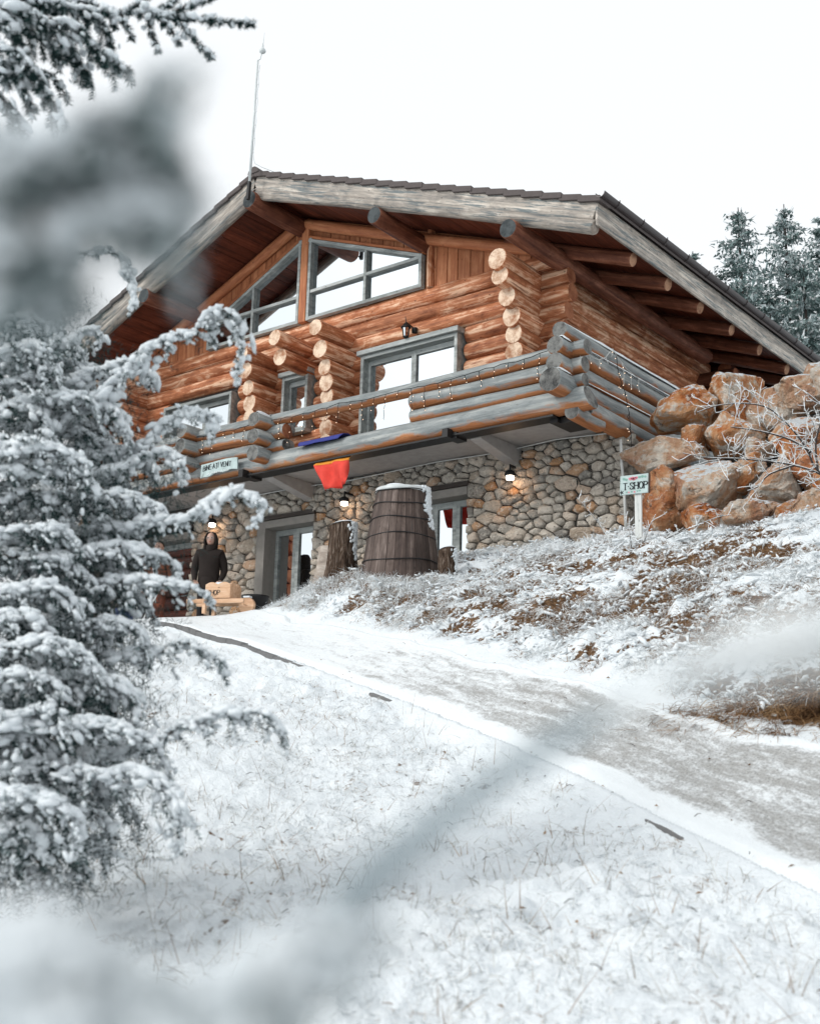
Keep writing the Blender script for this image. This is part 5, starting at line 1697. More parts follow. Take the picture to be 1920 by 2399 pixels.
def person(label, loc, face, jacket, trousers, hood, shirt=None):
    x, y, z = loc
    t = thing("person", label, "person", loc)
    M = Matrix.Translation((x, y, z)) @ Matrix.Rotation(face, 4, 'Z')      # local -Y is the way the person faces
    # body: pelvis, spine, shoulders, arms with hands at the pockets, legs
    P = [(0, 0, .95, .185, .14), (0, 0, 1.12, .19, .14), (0, -.005, 1.28, .205, .145), (0, 0, 1.42, .18, .12), (0, .01, 1.50, .065, .065), (0, -.005, 1.57, .055, .055),
         (.18, 0, 1.42, .09, .09), (.245, .02, 1.22, .074, .074), (.255, .04, 1.10, .066, .066), (.225, -.09, .96, .046, .046), (.20, -.125, .915, .04, .03),
         (-.18, 0, 1.42, .09, .09), (-.245, .02, 1.22, .074, .074), (-.255, .04, 1.10, .066, .066), (-.225, -.09, .96, .046, .046), (-.20, -.125, .915, .04, .03),
         (.095, 0, .86, .10, .10), (.105, -.01, .50, .068, .072), (.11, .02, .10, .05, .055), (.12, -.12, .045, .045, .035),
         (-.095, 0, .86, .10, .10), (-.105, -.01, .50, .068, .072), (-.11, .02, .10, .05, .055), (-.12, -.12, .045, .045, .035)]
    E = [(0, 1), (1, 2), (2, 3), (3, 4), (4, 5), (3, 6), (6, 7), (7, 8), (8, 9), (9, 10), (3, 11), (11, 12), (12, 13), (13, 14), (14, 15), (0, 16), (16, 17), (17, 18), (18, 19), (0, 20), (20, 21), (21, 22), (22, 23)]
    me = skin_body("body", P, E, jacket, t)
    me.materials.append(MATS[trousers])
    me.materials.append(MATS["skin"])
    for poly in me.polygons:
        c = poly.center
        if c.z < 0.84:
            poly.material_index = 1
        elif c.z > 1.53 or (c.z < 0.935 and c.y < -0.10 and abs(c.x) > 0.15):
            poly.material_index = 2
    add("body", me, t, M)
    # hands: palm with five separate fingers hooked at the pocket
    for s in (-1, 1):
        H = [(s * .20, -.125, .915, .030, .020), (s * .185, -.150, .865, .034, .020)]
        EE = [(0, 1)]
        for f in range(4):
            n = len(H)
            ox = s * (.185 - .026 + .0175 * f)
            H += [(ox, -.158, .845, .0095), (ox, -.150, .815 - .004 * (f in (1, 2)), .009), (ox - s * .006, -.128, .800, .0085)]
            EE += [(1, n), (n, n + 1), (n + 1, n + 2)]
        n = len(H)
        H += [(s * .150, -.150, .890, .010), (s * .142, -.152, .862, .009)]
        EE += [(0, n), (n, n + 1)]
        add("hand", skin_body("hand", H, EE, "skin", t, 0, 1), t, M)
    # head
    V, F = ICO3
    Q = V.copy()
    hx = np.stack([Q[:, 0] * .075, Q[:, 1] * .095, Q[:, 2] * .118], -1)
    front = np.clip(-Q[:, 1], 0, 1)
    hx[:, 0] *= 1 - 0.28 * np.clip(-Q[:, 2], 0, 1) * front                      # jaw
    g = lambda cx, cz, sx, sz: np.exp(-((hx[:, 0] - cx) / sx) ** 2 - ((hx[:, 2] - cz) / sz) ** 2) * (front > 0.2)
    hx[:, 1] -= 0.024 * g(0, -.022, .012, .026)                                 # nose
    hx[:, 1] += 0.010 * (g(.031, .012, .016, .011) + g(-.031, .012, .016, .011))   # eye sockets
    hx[:, 1] -= 0.006 * g(0, -.062, .024, .009)                                 # lips
    hx[:, 1] -= 0.008 * g(0, -.098, .022, .016)                                 # chin
    hx += np.array([0, -.012, 1.665])
    add("head", np_mesh("head", hx, F, "skin"), t, M)
    for s in (-1, 1):
        o = MB().lathe((0, 0, 0), [(0.001, -.006), (.010, -.003), (.010, .003), (.001, .006)], 8).build("eye", "dark_hair", t)
        wm = M @ Matrix.Translation((s * .031, -.094, 1.678)) @ Matrix.Rotation(math.pi / 2, 4, 'X')
        o.matrix_basis = wm
        me2, f2 = ICO1
        ear = me2 * np.array([.010, .018, .030]) + np.array([s * .078, 0, 1.665])
        add("ear", np_mesh("ear", ear, f2, "skin"), t, M)
    MB().tube([(-.018, -.112, 1.603), (0, -.116, 1.605), (.018, -.112, 1.603)], .0045, 5).build("mouth", "curtain_red", t).matrix_basis = M
    if hood:
        b = MB()                                                                # spectacles
        for s in (-1, 1):
            b.tube([(s * .031 + .022 * math.cos(a), -.106, 1.676 + .016 * math.sin(a)) for a in np.linspace(0, 6.283, 13)], .0028, 4, False)
            b.tube([(s * .054, -.104, 1.680), (s * .078, -.02, 1.682)], .0025, 4)
        b.bar((-.01, -.106, 1.678), (.01, -.106, 1.678), .005, .005)
        b.build("glasses", "galvanised", t).matrix_basis = M
        # raised hood: open in front, gathered at the neck
        V, F = [], []
        nu, nv = 22, 12
        for i in range(nv + 1):
            v = i / nv
            for j in range(nu + 1):
                a = math.radians(-205) * (j / nu) + math.radians(-77.5) * 0 + math.radians(12.5)   # round the back
                open_ = 1.0
                ph = v * math.pi * 0.5
                rx = .120 * math.cos(ph * .98) ** .65 + .006
                ry = .138 * math.cos(ph * .98) ** .65 + .006
                zz = 1.60 + .195 * math.sin(ph)
                ang = math.radians(-38) + (math.radians(256)) * (j / nu)
                V.append((rx * math.cos(ang), .012 + ry * math.sin(ang), zz))
        for i in range(nv):
            for j in range(nu):
                F.append((i * (nu + 1) + j, i * (nu + 1) + j + 1, (i + 1) * (nu + 1) + j + 1, (i + 1) * (nu + 1) + j))
        m0 = len(V)
        for j in range(nu + 1):                                                 # skirt of the hood down to the collar
            ang = math.radians(-60) + math.radians(300) * (j / nu)
            V.append((.118 * math.cos(ang), .01 + .118 * math.sin(ang), 1.475))
        for j in range(nu):
            F.append((m0 + j, m0 + j + 1, j + 1, j))
        o = add("hood", mesh_from("hood", V, F, [jacket], True), t, M)
        md = o.modifiers.new("thick", 'SOLIDIFY')
        md.thickness = 0.022
        MB().lathe((0, 0, 0), [(.10, 1.45), (.105, 1.50), (.092, 1.555), (.078, 1.56)], 18, False).build("collar", jacket, t, smooth=True).matrix_basis = M
        # jacket hem and zip
        MB().lathe((0, 0, 0), [(.205, .80), (.20, .86), (.175, 1.0)], 20, False).build("jacket_hem", jacket, t, smooth=True).matrix_basis = M @ Matrix.Diagonal((1, .78, 1, 1))
    else:
        V, F = ICO2
        hr = V * np.array([.086, .104, .10]) + np.array([0, .016, 1.70])
        hr[:, 1] += 0.05 * (V[:, 1] < -.3) * (V[:, 2] < .3)
        add("hair", np_mesh("hair", hr, F, "dark_hair"), t, M)
        # open white collar and shirt front
        b = MB()
        for s in (-1, 1):
            b.prism([(s * .012, -.138, 1.14), (s * .055, -.140, 1.30), (s * .085, -.118, 1.46), (s * .045, -.095, 1.535), (s * .0, -.124, 1.40)], (0, -.008, 0))
        b.build("shirt_front", "white_shirt", t).matrix_basis = M
    return t
def face_to(x, y, dx=0.0):
    return math.atan2(0 - x + dx, -(0 - y)) * 1.0
person("person in black hooded jacket and glasses standing before the stone pillar", (-15.62, 14.02, FLOOR - 0.01), math.radians(38), "dark_jacket", "dark_trousers", True)
person("person in brown cardigan and white shirt half hidden by the snowy conifer", (-17.0, 14.05, FLOOR - 0.01), math.radians(30), "brown_cardigan", "russet_trousers", False)

# ------------------------------------------------------------------ planter cart and things round it
def cart():
    x, y = -13.22, 12.16
    z = float(ground([x], [y], False)[0]) + 0.02
    t = thing("planter_cart", "small pale pine wheelbarrow planter with scalloped sides lettered SHOP, capped with snow", "cart", (x, y, z))
    M = Matrix.Translation((x, y, z)) @ Matrix.Rotation(math.radians(20), 4, 'Z')
    def put(b, nm, mat, bevel=0.0):
        o = b.build(nm, mat, t, bevel=bevel)
        o.matrix_basis = M
        return o
    def scallop(u):
        return 0.035 * abs(math.sin(u * math.pi * 2.0))
    L, D, z0, h = 0.40, 0.34, 0.22, 0.20
    for s, nm in ((-1, "front"), (1, "rear")):
        yy = s * D / 2
        poly = [(-L / 2, yy, z0), (L / 2, yy, z0)] + [(L / 2 - L * i / 16, yy, z0 + h + scallop(i / 16)) for i in range(17)]
        put(MB().prism(poly, (0, 0.018, 0)), "side_board", "pale_pine", 0.002)
    for s in (-1, 1):
        xx = s * L / 2
        poly = [(xx, -D / 2 + .019, z0), (xx, D / 2, z0)] + [(xx, D / 2 - (D - .019) * i / 16, z0 + h + scallop(i / 16)) for i in range(17)]
        put(MB().prism(poly, (-0.018 * s, 0, 0)), "end_board", "pale_pine", 0.002)
    V, F = ICO2
    sn = V * np.array([L / 2 - .015, D / 2 - .01, .085]) + np.array([0, .01, z0 + h - .02])
    sn[:, 2] += 0.02 * n3(sn, 9.0, 2)
    o = add("snow_fill", np_mesh("snow_fill", sn, F, "snow"), t, M)
    for s in (-1, 1):
        b = MB()
        b.bar((-.50, s * .15, z0 - .035), (.42, s * .15, z0 - .045), .035, .065, (0, 0, 1))
        put(b, "handle_rail", "pale_pine", 0.006)
        put(MB().box(-.235, -.18, s * .15 - .03 + .004, s * .15 + .03, 0, z0 + .03), "leg", "pale_pine", 0.004)
    put(MB().tube([(.40, -.03, .125), (.40, .03, .125)], .12, 22), "wheel", "pale_pine")
    put(MB().tube([(.40, -.16, .125), (.40, .16, .125)], .012, 8), "axle", "pale_pine")
    put(MB().box(.35, .45, -.045, .045, .238, .262), "wheel_snow", "snow")
    o = lettering("lettering", "SHOP", (-.155, -D / 2 - .003, z0 + .05), (1, 0, 0), (0, 0, 1), .065, .008, .004, "lettering", t)
    o.matrix_basis = M
cart()
def log_basket():
    x, y = -14.55, 11.85
    z = float(ground([x], [y], False)[0])
    t = thing("brush_bundle", "bundle of dark frosted sticks standing left of the planter cart", "sticks", (x, y, z))
    r = random.Random(8)
    for i in range(16):
        a = r.uniform(-.25, .25)
        px = r.uniform(-.20, .20)
        MB().tube([(x + px, y + r.uniform(-.08, .08), z - .02), (x + px + a * .6, y + r.uniform(-.1, .1), z + r.uniform(.28, .5))], r.uniform(.008, .016), 5).build("stick", "twig_bark" if i % 3 else "frosted_grass", t)
log_basket()
o = MB().lathe((-14.95, 12.3, FLOOR), [(.11, 0), (.15, .20), (.165, .21), (.165, .25)], 16).build("plant_pot", "pot_clay", smooth=True)
tag(o, "small red clay pot beside the frosted sticks", "pot")
o = MB().box(-15.35, -14.9, 11.9, 12.2, gz(-15.1, 12.0) - .02, gz(-15.1, 12.0) + .24).build("crate", "blue_crate", bevel=0.01)
tag(o, "dark blue crate standing at the end of the path", "crate")
o = MB().lathe((-13.05, 12.65, FLOOR), [(.16, 0), (.20, .25), (.21, .28), (.19, .28)], 18).build("bucket", "black_iron", smooth=True)
tag(o, "black bucket half hidden behind the planter cart", "bucket")

# ------------------------------------------------------------------ neighbouring cabin, mirrored in the entrance glass
def cabin():
    t = thing("log_cabin", "corner of a log cabin facing the chalet, seen mirrored in the entrance door", "cabin", (-21.5, 10.2, 2.2))
    for i, z in enumerate(np.arange(2.2, 7.0, 0.33)):
        log("wall_log", (-24.5, 10.2, z), (-19.72 + random.uniform(-.10, .10), 10.2, z), 0.175, 0.17, "soffit_wood", "red_end", t)
    MB().lathe((-19.85, 10.75, 5.42), [(0.02, 0.16), (0.20, 0.02), (0.22, 0.0), (0.15, -0.04), (0.02, -0.05)], 18).build("lamp_shade", "pendant_glow", t, smooth=True)
    MB().bar((-19.85, 10.38, 5.57), (-19.85, 10.76, 5.57), .03, .03, (0, 0, 1)).build("lamp_arm", "black_iron", t)
cabin()

# ------------------------------------------------------------------ plant building blocks
def needle_mesh(name, B, D, L, W, mat, r):
    """needles: slim triangles from B along D"""
    D = unit(D)
    side = unit(np.cross(D, r.normal(size=D.shape))) * W[:, None] / 2
    P = np.stack([B - side, B + side, B + D * L[:, None]], 1)
    F = np.arange(len(B) * 3).reshape(-1, 3)
    return np_mesh(name, P.reshape(-1, 3), F, mat, False)

def blade_mesh(name, B, D, L, W, droop, mat, r, seg=3):
    """grass: ribbons that start along D and bend over"""
    D = unit(D)
    n = len(B)
    side = unit(np.cross(D, np.broadcast_to([0, 0, 1.0], D.shape)) + 0.4 * r.normal(size=D.shape)) * 0.5
    rows = []
    for i in range(seg + 1):
        u = i / seg
        c = B + D * (L * u)[:, None]
        c[:, 2] -= droop * L * u * u
        w = (W * (1 - 0.75 * u))[:, None]
        rows += [c - side * w, c + side * w]
    P = np.stack(rows, 1)
    k_ = 2 * (seg + 1)
    base = (np.arange(n) * k_)[:, None]
    F = np.concatenate([base + np.array([[2 * i, 2 * i + 1, 2 * i + 3, 2 * i + 2]]) for i in range(seg)], 0)
    return np_mesh(name, P.reshape(-1, 3), F, mat, False)

def poly_resample(pts, step):
    P = np.array(pts, float)
    # Catmull-Rom through the points
    Q = []
    for i in range(len(P) - 1):
        p0, p1, p2, p3 = P[max(i - 1, 0)], P[i], P[i + 1], P[min(i + 2, len(P) - 1)]
        m = max(2, int(np.linalg.norm(p2 - p1) / step))
        for t in np.linspace(0, 1, m, endpoint=False):
            Q.append(0.5 * ((2 * p1) + (-p0 + p2) * t + (2 * p0 - 5 * p1 + 4 * p2 - p3) * t * t + (-p0 + 3 * p1 - 3 * p2 + p3) * t ** 3))
    Q.append(P[-1])
    return np.array(Q)

# ------------------------------------------------------------------ snowy conifer on the left
class Conifer:
    def __init__(self, seed):
        self.r = np.random.default_rng(seed)
        self.wood = MB()
        self.nb, self.nd, self.nl = [], [], []       # needles
        self.fb, self.fd, self.fl = [], [], []       # frosted needles
        self.sc, self.ss, self.st = [], [], []       # snow: centre, size, direction
        self.pc, self.ps, self.pt = [], [], []       # larger pads of snow
    def stations(self, Q, wid, snow, dens, frost):
        """dress a twig polyline with needles, frost and snow"""
        r = self.r
        T = unit(np.gradient(Q, axis=0))
        for q, t in zip(Q, T):
            for _ in range(dens):
                d = r.normal(size=3)
                d -= t * d.dot(t)
                d = d / (np.linalg.norm(d) + 1e-6) + t * 0.7
                if r.random() < frost:
                    self.fb.append(q); self.fd.append(d); self.fl.append(wid * r.uniform(.6, 1.1))
                else:
                    self.nb.append(q); self.nd.append(d); self.nl.append(wid * r.uniform(.8, 1.4))
            if r.random() < snow:
                hang = min(1.0, max(0.0, -t[2] * 1.3))
                s = wid * r.uniform(.36, .62) * (1 - .35 * hang)
                self.sc.append(q + np.array([r.normal() * .18 * wid, r.normal() * .18 * wid, wid * (1 - hang) * r.uniform(.1, .5)]))
                self.ss.append((s * r.uniform(1.3, 2.1), s * r.uniform(.8, 1.15), s * r.uniform(.65, 1.0)))
                self.st.append(t + r.normal(size=3) * .15)
    def branch(self, pts, lmax=0.20, snow=0.50, wid=0.024, rad=0.011, droop=0.9, frost=0.10, step=0.015, gap=0.026, cap=1.0, dens=8, pad=.6):
        r = self.r
        Q = poly_resample(pts, 0.03 if wid > .01 else .008)
        n = len(Q)
        if wid > .01:            # natural kinks
            a = np.arange(n) * .35 + r.uniform(0, 50)
            Q = Q + np.c_[vnoise(a, a * 0 + 3.3, 1), vnoise(a, a * 0 + 7.7, 2), vnoise(a * .8, a * 0 + 1.1, 3)] * np.minimum(1, np.arange(n)[::-1] / 6)[:, None] * .05
            pts = Q[::3] if n > 6 else Q
        self.wood.tube([tuple(p) for p in Q], [rad * (1 - 0.75 * i / n) for i in range(n)], 5)
        T = unit(np.gradient(Q, axis=0))
        seglen = np.r_[0, np.cumsum(np.linalg.norm(np.diff(Q, axis=0), axis=1))]
        tot = seglen[-1]
        s, sd = tot * 0.04, 1
        while s < tot:
            i = int(np.searchsorted(seglen, s).clip(0, n - 1))
            u = s / tot
            t = T[i]
            side = np.cross(t, [0, 0, 1.0])
            side /= np.linalg.norm(side) + 1e-6
            L = lmax * (0.35 + 0.65 * math.sin(math.pi * min(1, 0.25 + 0.75 * (1 - u)))) * r.uniform(.55, 1.15)
            if u > 0.85:
                L *= 0.55
            d = side * sd * r.uniform(.25, 1.0) + t * r.uniform(.3, .8) + np.array([0, 0, r.uniform(-.9, .15)])
            d /= np.linalg.norm(d)
            m = max(3, int(L / step))
            B = []
            p = Q[i].copy()
            for k_ in range(m):
                B.append(p.copy())
                d = d + np.array([0, 0, -droop * .09]) + r.normal(size=3) * .07
                d /= np.linalg.norm(d)
                p = p + d * (L / m)
            B = np.array(B)
            self.stations(B, wid * r.uniform(.8, 1.15), snow, dens, frost)
            if r.random() < pad:
                k1 = int(len(B) * r.uniform(.1, .55))
                w = wid * r.uniform(.65, 1.55) * (1.0 if u < .8 else .7)
                tt = B[min(k1 + 2, len(B) - 1)] - B[k1] + np.array([0, 0, 1e-4])
                tt /= np.linalg.norm(tt)
                for _ in range(7):           # a pad is a heap of small lumps
                    o3 = r.normal(size=3)
                    q = w * r.uniform(.32, .58)
                    self.sc.append(B[k1] + tt * o3[0] * w * .75 + np.array([o3[1] * w * .42, o3[2] * w * .42, w * (.45 - .16 * (o3[1] ** 2 + o3[2] ** 2))]))
                    self.ss.append((q * r.uniform(1.0, 1.5), q, q * r.uniform(.7, 1.0)))
                    self.st.append(tt + r.normal(size=3) * .4)
            sd = -sd if r.random() < .85 else sd
            s += gap * r.uniform(.6, 1.4)
        # the branch itself, with the thickest snow along its back
        self.stations(poly_resample(pts, step), wid, snow, dens, frost)
        k_ = int(tot / (wid * .24) * cap)
        for _ in range(k_):
            u = r.random()
            i = int(u * (n - 1))
            clump = float(vnoise(np.array([i * .33 + Q[0, 2] * 9]), np.array([Q[0, 0] * 7]), 6)[0]) + .5
            if r.random() > .25 + 1.1 * clump:
                continue
            w = wid * r.uniform(.45, 1.25) * (1 - .30 * u) * (.75 + .6 * clump)
            fall = min(2.0, abs(r.normal())) * wid * (.4 + 2.0 * r.random()) * min(1.0, lmax / .18)
            ang = r.uniform(0, 6.283)
            self.sc.append(Q[i] + np.array([math.cos(ang) * fall, math.sin(ang) * fall, w * .55 - fall * .55]))
            self.ss.append((w * r.uniform(1.0, 1.9), w * r.uniform(.8, 1.2), w * r.uniform(.5, .8)))
            self.st.append(T[i] + r.normal(size=3) * .25)
    def finish(self, name, label, loc, trunk=None, blob=ICO1, needle_w=0.0034, fuzz=2, cat="conifer"):
        r = self.r
        t = thing(name, label, cat, loc)
        if trunk:
            self.wood.tube(trunk[0], trunk[1], 10)
        self.wood.build("trunk" if trunk else "branch", "bark" if trunk else "twig_bark", t, smooth=True)
        nl = np.array(self.nl)
        add("needles", needle_mesh("needles", np.array(self.nb), np.array(self.nd), nl, np.full(len(nl), needle_w), "conifer_needle", r), t)["kind"] = "stuff"
        if self.pc:
            add("snow_pads", blob_mesh("snow_pads", np.array(self.pc), np.array(self.ps), "snow", r, ICO2, .26, np.array(self.pt)), t)["kind"] = "stuff"
            self.sc += self.pc; self.ss += self.ps; self.st += self.pt
            skip = len(self.pc)
        else:
            skip = 0
        if self.sc:
            C, S = np.array(self.sc), np.array(self.ss)
            add("snow_load", blob_mesh("snow_load", C[:len(C) - skip], S[:len(C) - skip], "snow", r, blob, .27, np.array(self.st)[:len(C) - skip]), t)["kind"] = "stuff"
            # hoar fuzz on the lumps
            ii = r.integers(0, len(C), len(C) * fuzz)
            d = r.normal(size=(len(ii), 3))
            d[:, 2] -= .35
            d = unit(d)
            self.fb += list(C[ii] + d * S[ii][:, 1:2] * .75)
            self.fd += list(d)
            self.fl += list(S[ii, 1] * r.uniform(.5, 1.1, len(ii)))
        if self.fb:
            fl = np.array(self.fl)
            add("frost", needle_mesh("frost", np.array(self.fb), np.array(self.fd), fl, np.full(len(fl), needle_w * .95), "frosted_needle", r), t)["kind"] = "stuff"
        return t

def left_conifer():
    c = Conifer(4)
    r = c.r
    hero = [
        ([(-4.623, 2.980, 1.516), (-4.404, 3.124, 1.610), (-4.173, 3.186, 1.734), (-4.034, 3.201, 1.853), (-3.858, 3.258, 1.910), (-3.735, 3.324, 1.969), (-3.682, 3.383, 1.930), (-3.668, 3.398, 1.811), (-3.678, 3.387, 1.695)], .15, 1.0),
        ([(-4.459, 3.046, 1.049), (-4.174, 3.184, 1.060), (-3.884, 3.305, 1.090), (-3.721, 3.340, 1.149), (-3.656, 3.411, 1.187), (-3.599, 3.471, 1.163), (-3.586, 3.484, 1.121), (-3.599, 3.471, 1.073)], .10, 1.5),
        ([(-5.018, 3.104, 2.387), (-4.885, 3.218, 2.479), (-4.756, 3.319, 2.514), (-4.682, 3.424, 2.551), (-4.622, 3.504, 2.502), (-4.595, 3.539, 2.346), (-4.608, 3.522, 2.244)], .08, 0.8),
        ([(-4.474, 3.199, 1.398), (-4.233, 3.353, 1.476), (-4.117, 3.416, 1.584), (-4.015, 3.460, 1.617), (-3.959, 3.524, 1.591), (-3.964, 3.519, 1.525)], .10, 1.0),
        ([(-4.420, 3.103, 1.282), (-4.223, 3.285, 1.367), (-4.079, 3.385, 1.426), (-4.042, 3.428, 1.380), (-4.034, 3.437, 1.304)], .12, 1.0),
        ([(-3.831, 2.892, 0.080), (-3.585, 3.040, 0.187), (-3.421, 3.075, 0.241), (-3.309, 3.123, 0.295), (-3.192, 3.172, 0.276), (-3.152, 3.211, 0.214), (-3.137, 3.227, 0.167)], .13, 0.8),
        ([(-3.966, 2.521, 0.052), (-3.740, 2.678, 0.070), (-3.520, 2.804, 0.057), (-3.378, 2.897, 0.022), (-3.304, 2.906, -0.074), (-3.304, 2.906, -0.194)], .20, 1.6),
        ([(-4.184, 2.916, 0.460), (-3.881, 3.152, 0.528), (-3.738, 3.245, 0.564), (-3.658, 3.334, 0.519), (-3.621, 3.375, 0.437)], .14, 0.9),
        ([(-4.318, 2.897, 0.758), (-4.055, 3.093, 0.808), (-3.840, 3.202, 0.801), (-3.757, 3.299, 0.787), (-3.718, 3.343, 0.752)], .17, 1.4),
        ([(-4.265, 2.797, 0.620), (-4.018, 2.976, 0.646), (-3.906, 3.122, 0.611), (-3.859, 3.180, 0.496)], .20, 1.4),
        ([(-4.930, 3.055, 1.887), (-4.727, 3.185, 1.958), (-4.667, 3.273, 2.068), (-4.621, 3.337, 2.106), (-4.606, 3.357, 2.045)], .13, 1.1),
        ([(-4.131, 2.635, 0.288), (-3.935, 2.749, 0.370), (-3.818, 2.909, 0.392), (-3.743, 3.005, 0.345), (-3.717, 3.038, 0.196)], .20, 1.3),
        ([(-4.696, 3.051, 1.727), (-4.451, 3.232, 1.812), (-4.363, 3.349, 1.870), (-4.309, 3.418, 1.848), (-4.298, 3.432, 1.789)], .15, 1.2),
        ([(-4.406, 2.762, 0.886), (-4.151, 2.964, 0.929), (-4.010, 3.151, 0.955), (-3.911, 3.273, 0.930), (-3.883, 3.306, 0.861)], .17, 1.3),
        ([(-4.608, 2.815, 1.568), (-4.415, 2.932, 1.622), (-4.294, 3.106, 1.638), (-4.216, 3.212, 1.574), (-4.188, 3.248, 1.453)], .18, 1.3),
        ([(-4.502, 2.796, 1.135), (-4.273, 2.964, 1.176), (-4.120, 3.173, 1.190), (-4.025, 3.292, 1.165), (-4.000, 3.323, 1.094)], .17, 1.3),
        ([(-4.343, 2.673, 1.303), (-4.183, 2.739, 1.338), (-4.079, 2.891, 1.313), (-4.036, 2.951, 1.231)], .18, 1.5),
        ([(-4.057, 2.566, 0.468), (-3.878, 2.656, 0.515), (-3.780, 2.794, 0.478), (-3.729, 2.861, 0.372)], .20, 1.4),
        ([(-3.694, 2.391, -0.047), (-3.537, 2.445, -0.029), (-3.465, 2.547, -0.080), (-3.431, 2.593, -0.201)], .20, 1.2),
        ([(-3.873, 2.482, 0.168), (-3.739, 2.679, 0.222), (-3.624, 2.833, 0.214), (-3.527, 2.954, 0.151), (-3.488, 2.999, 0.056)], .18, 1.3),
    ]
    for pts, lm, cap in hero:
        c.branch(pts, lmax=lm, cap=cap * 1.5)
    # fuller growth behind, back to the stem beyond the left edge
    edge = [(700, 120), (780, 190), (850, 290), (950, 320), (1060, 375), (1170, 400), (1280, 360), (1390, 400), (1450, 300), (1560, 290), (1670, 310), (1780, 340), (1890, 330), (2000, 200), (2080, 90)]
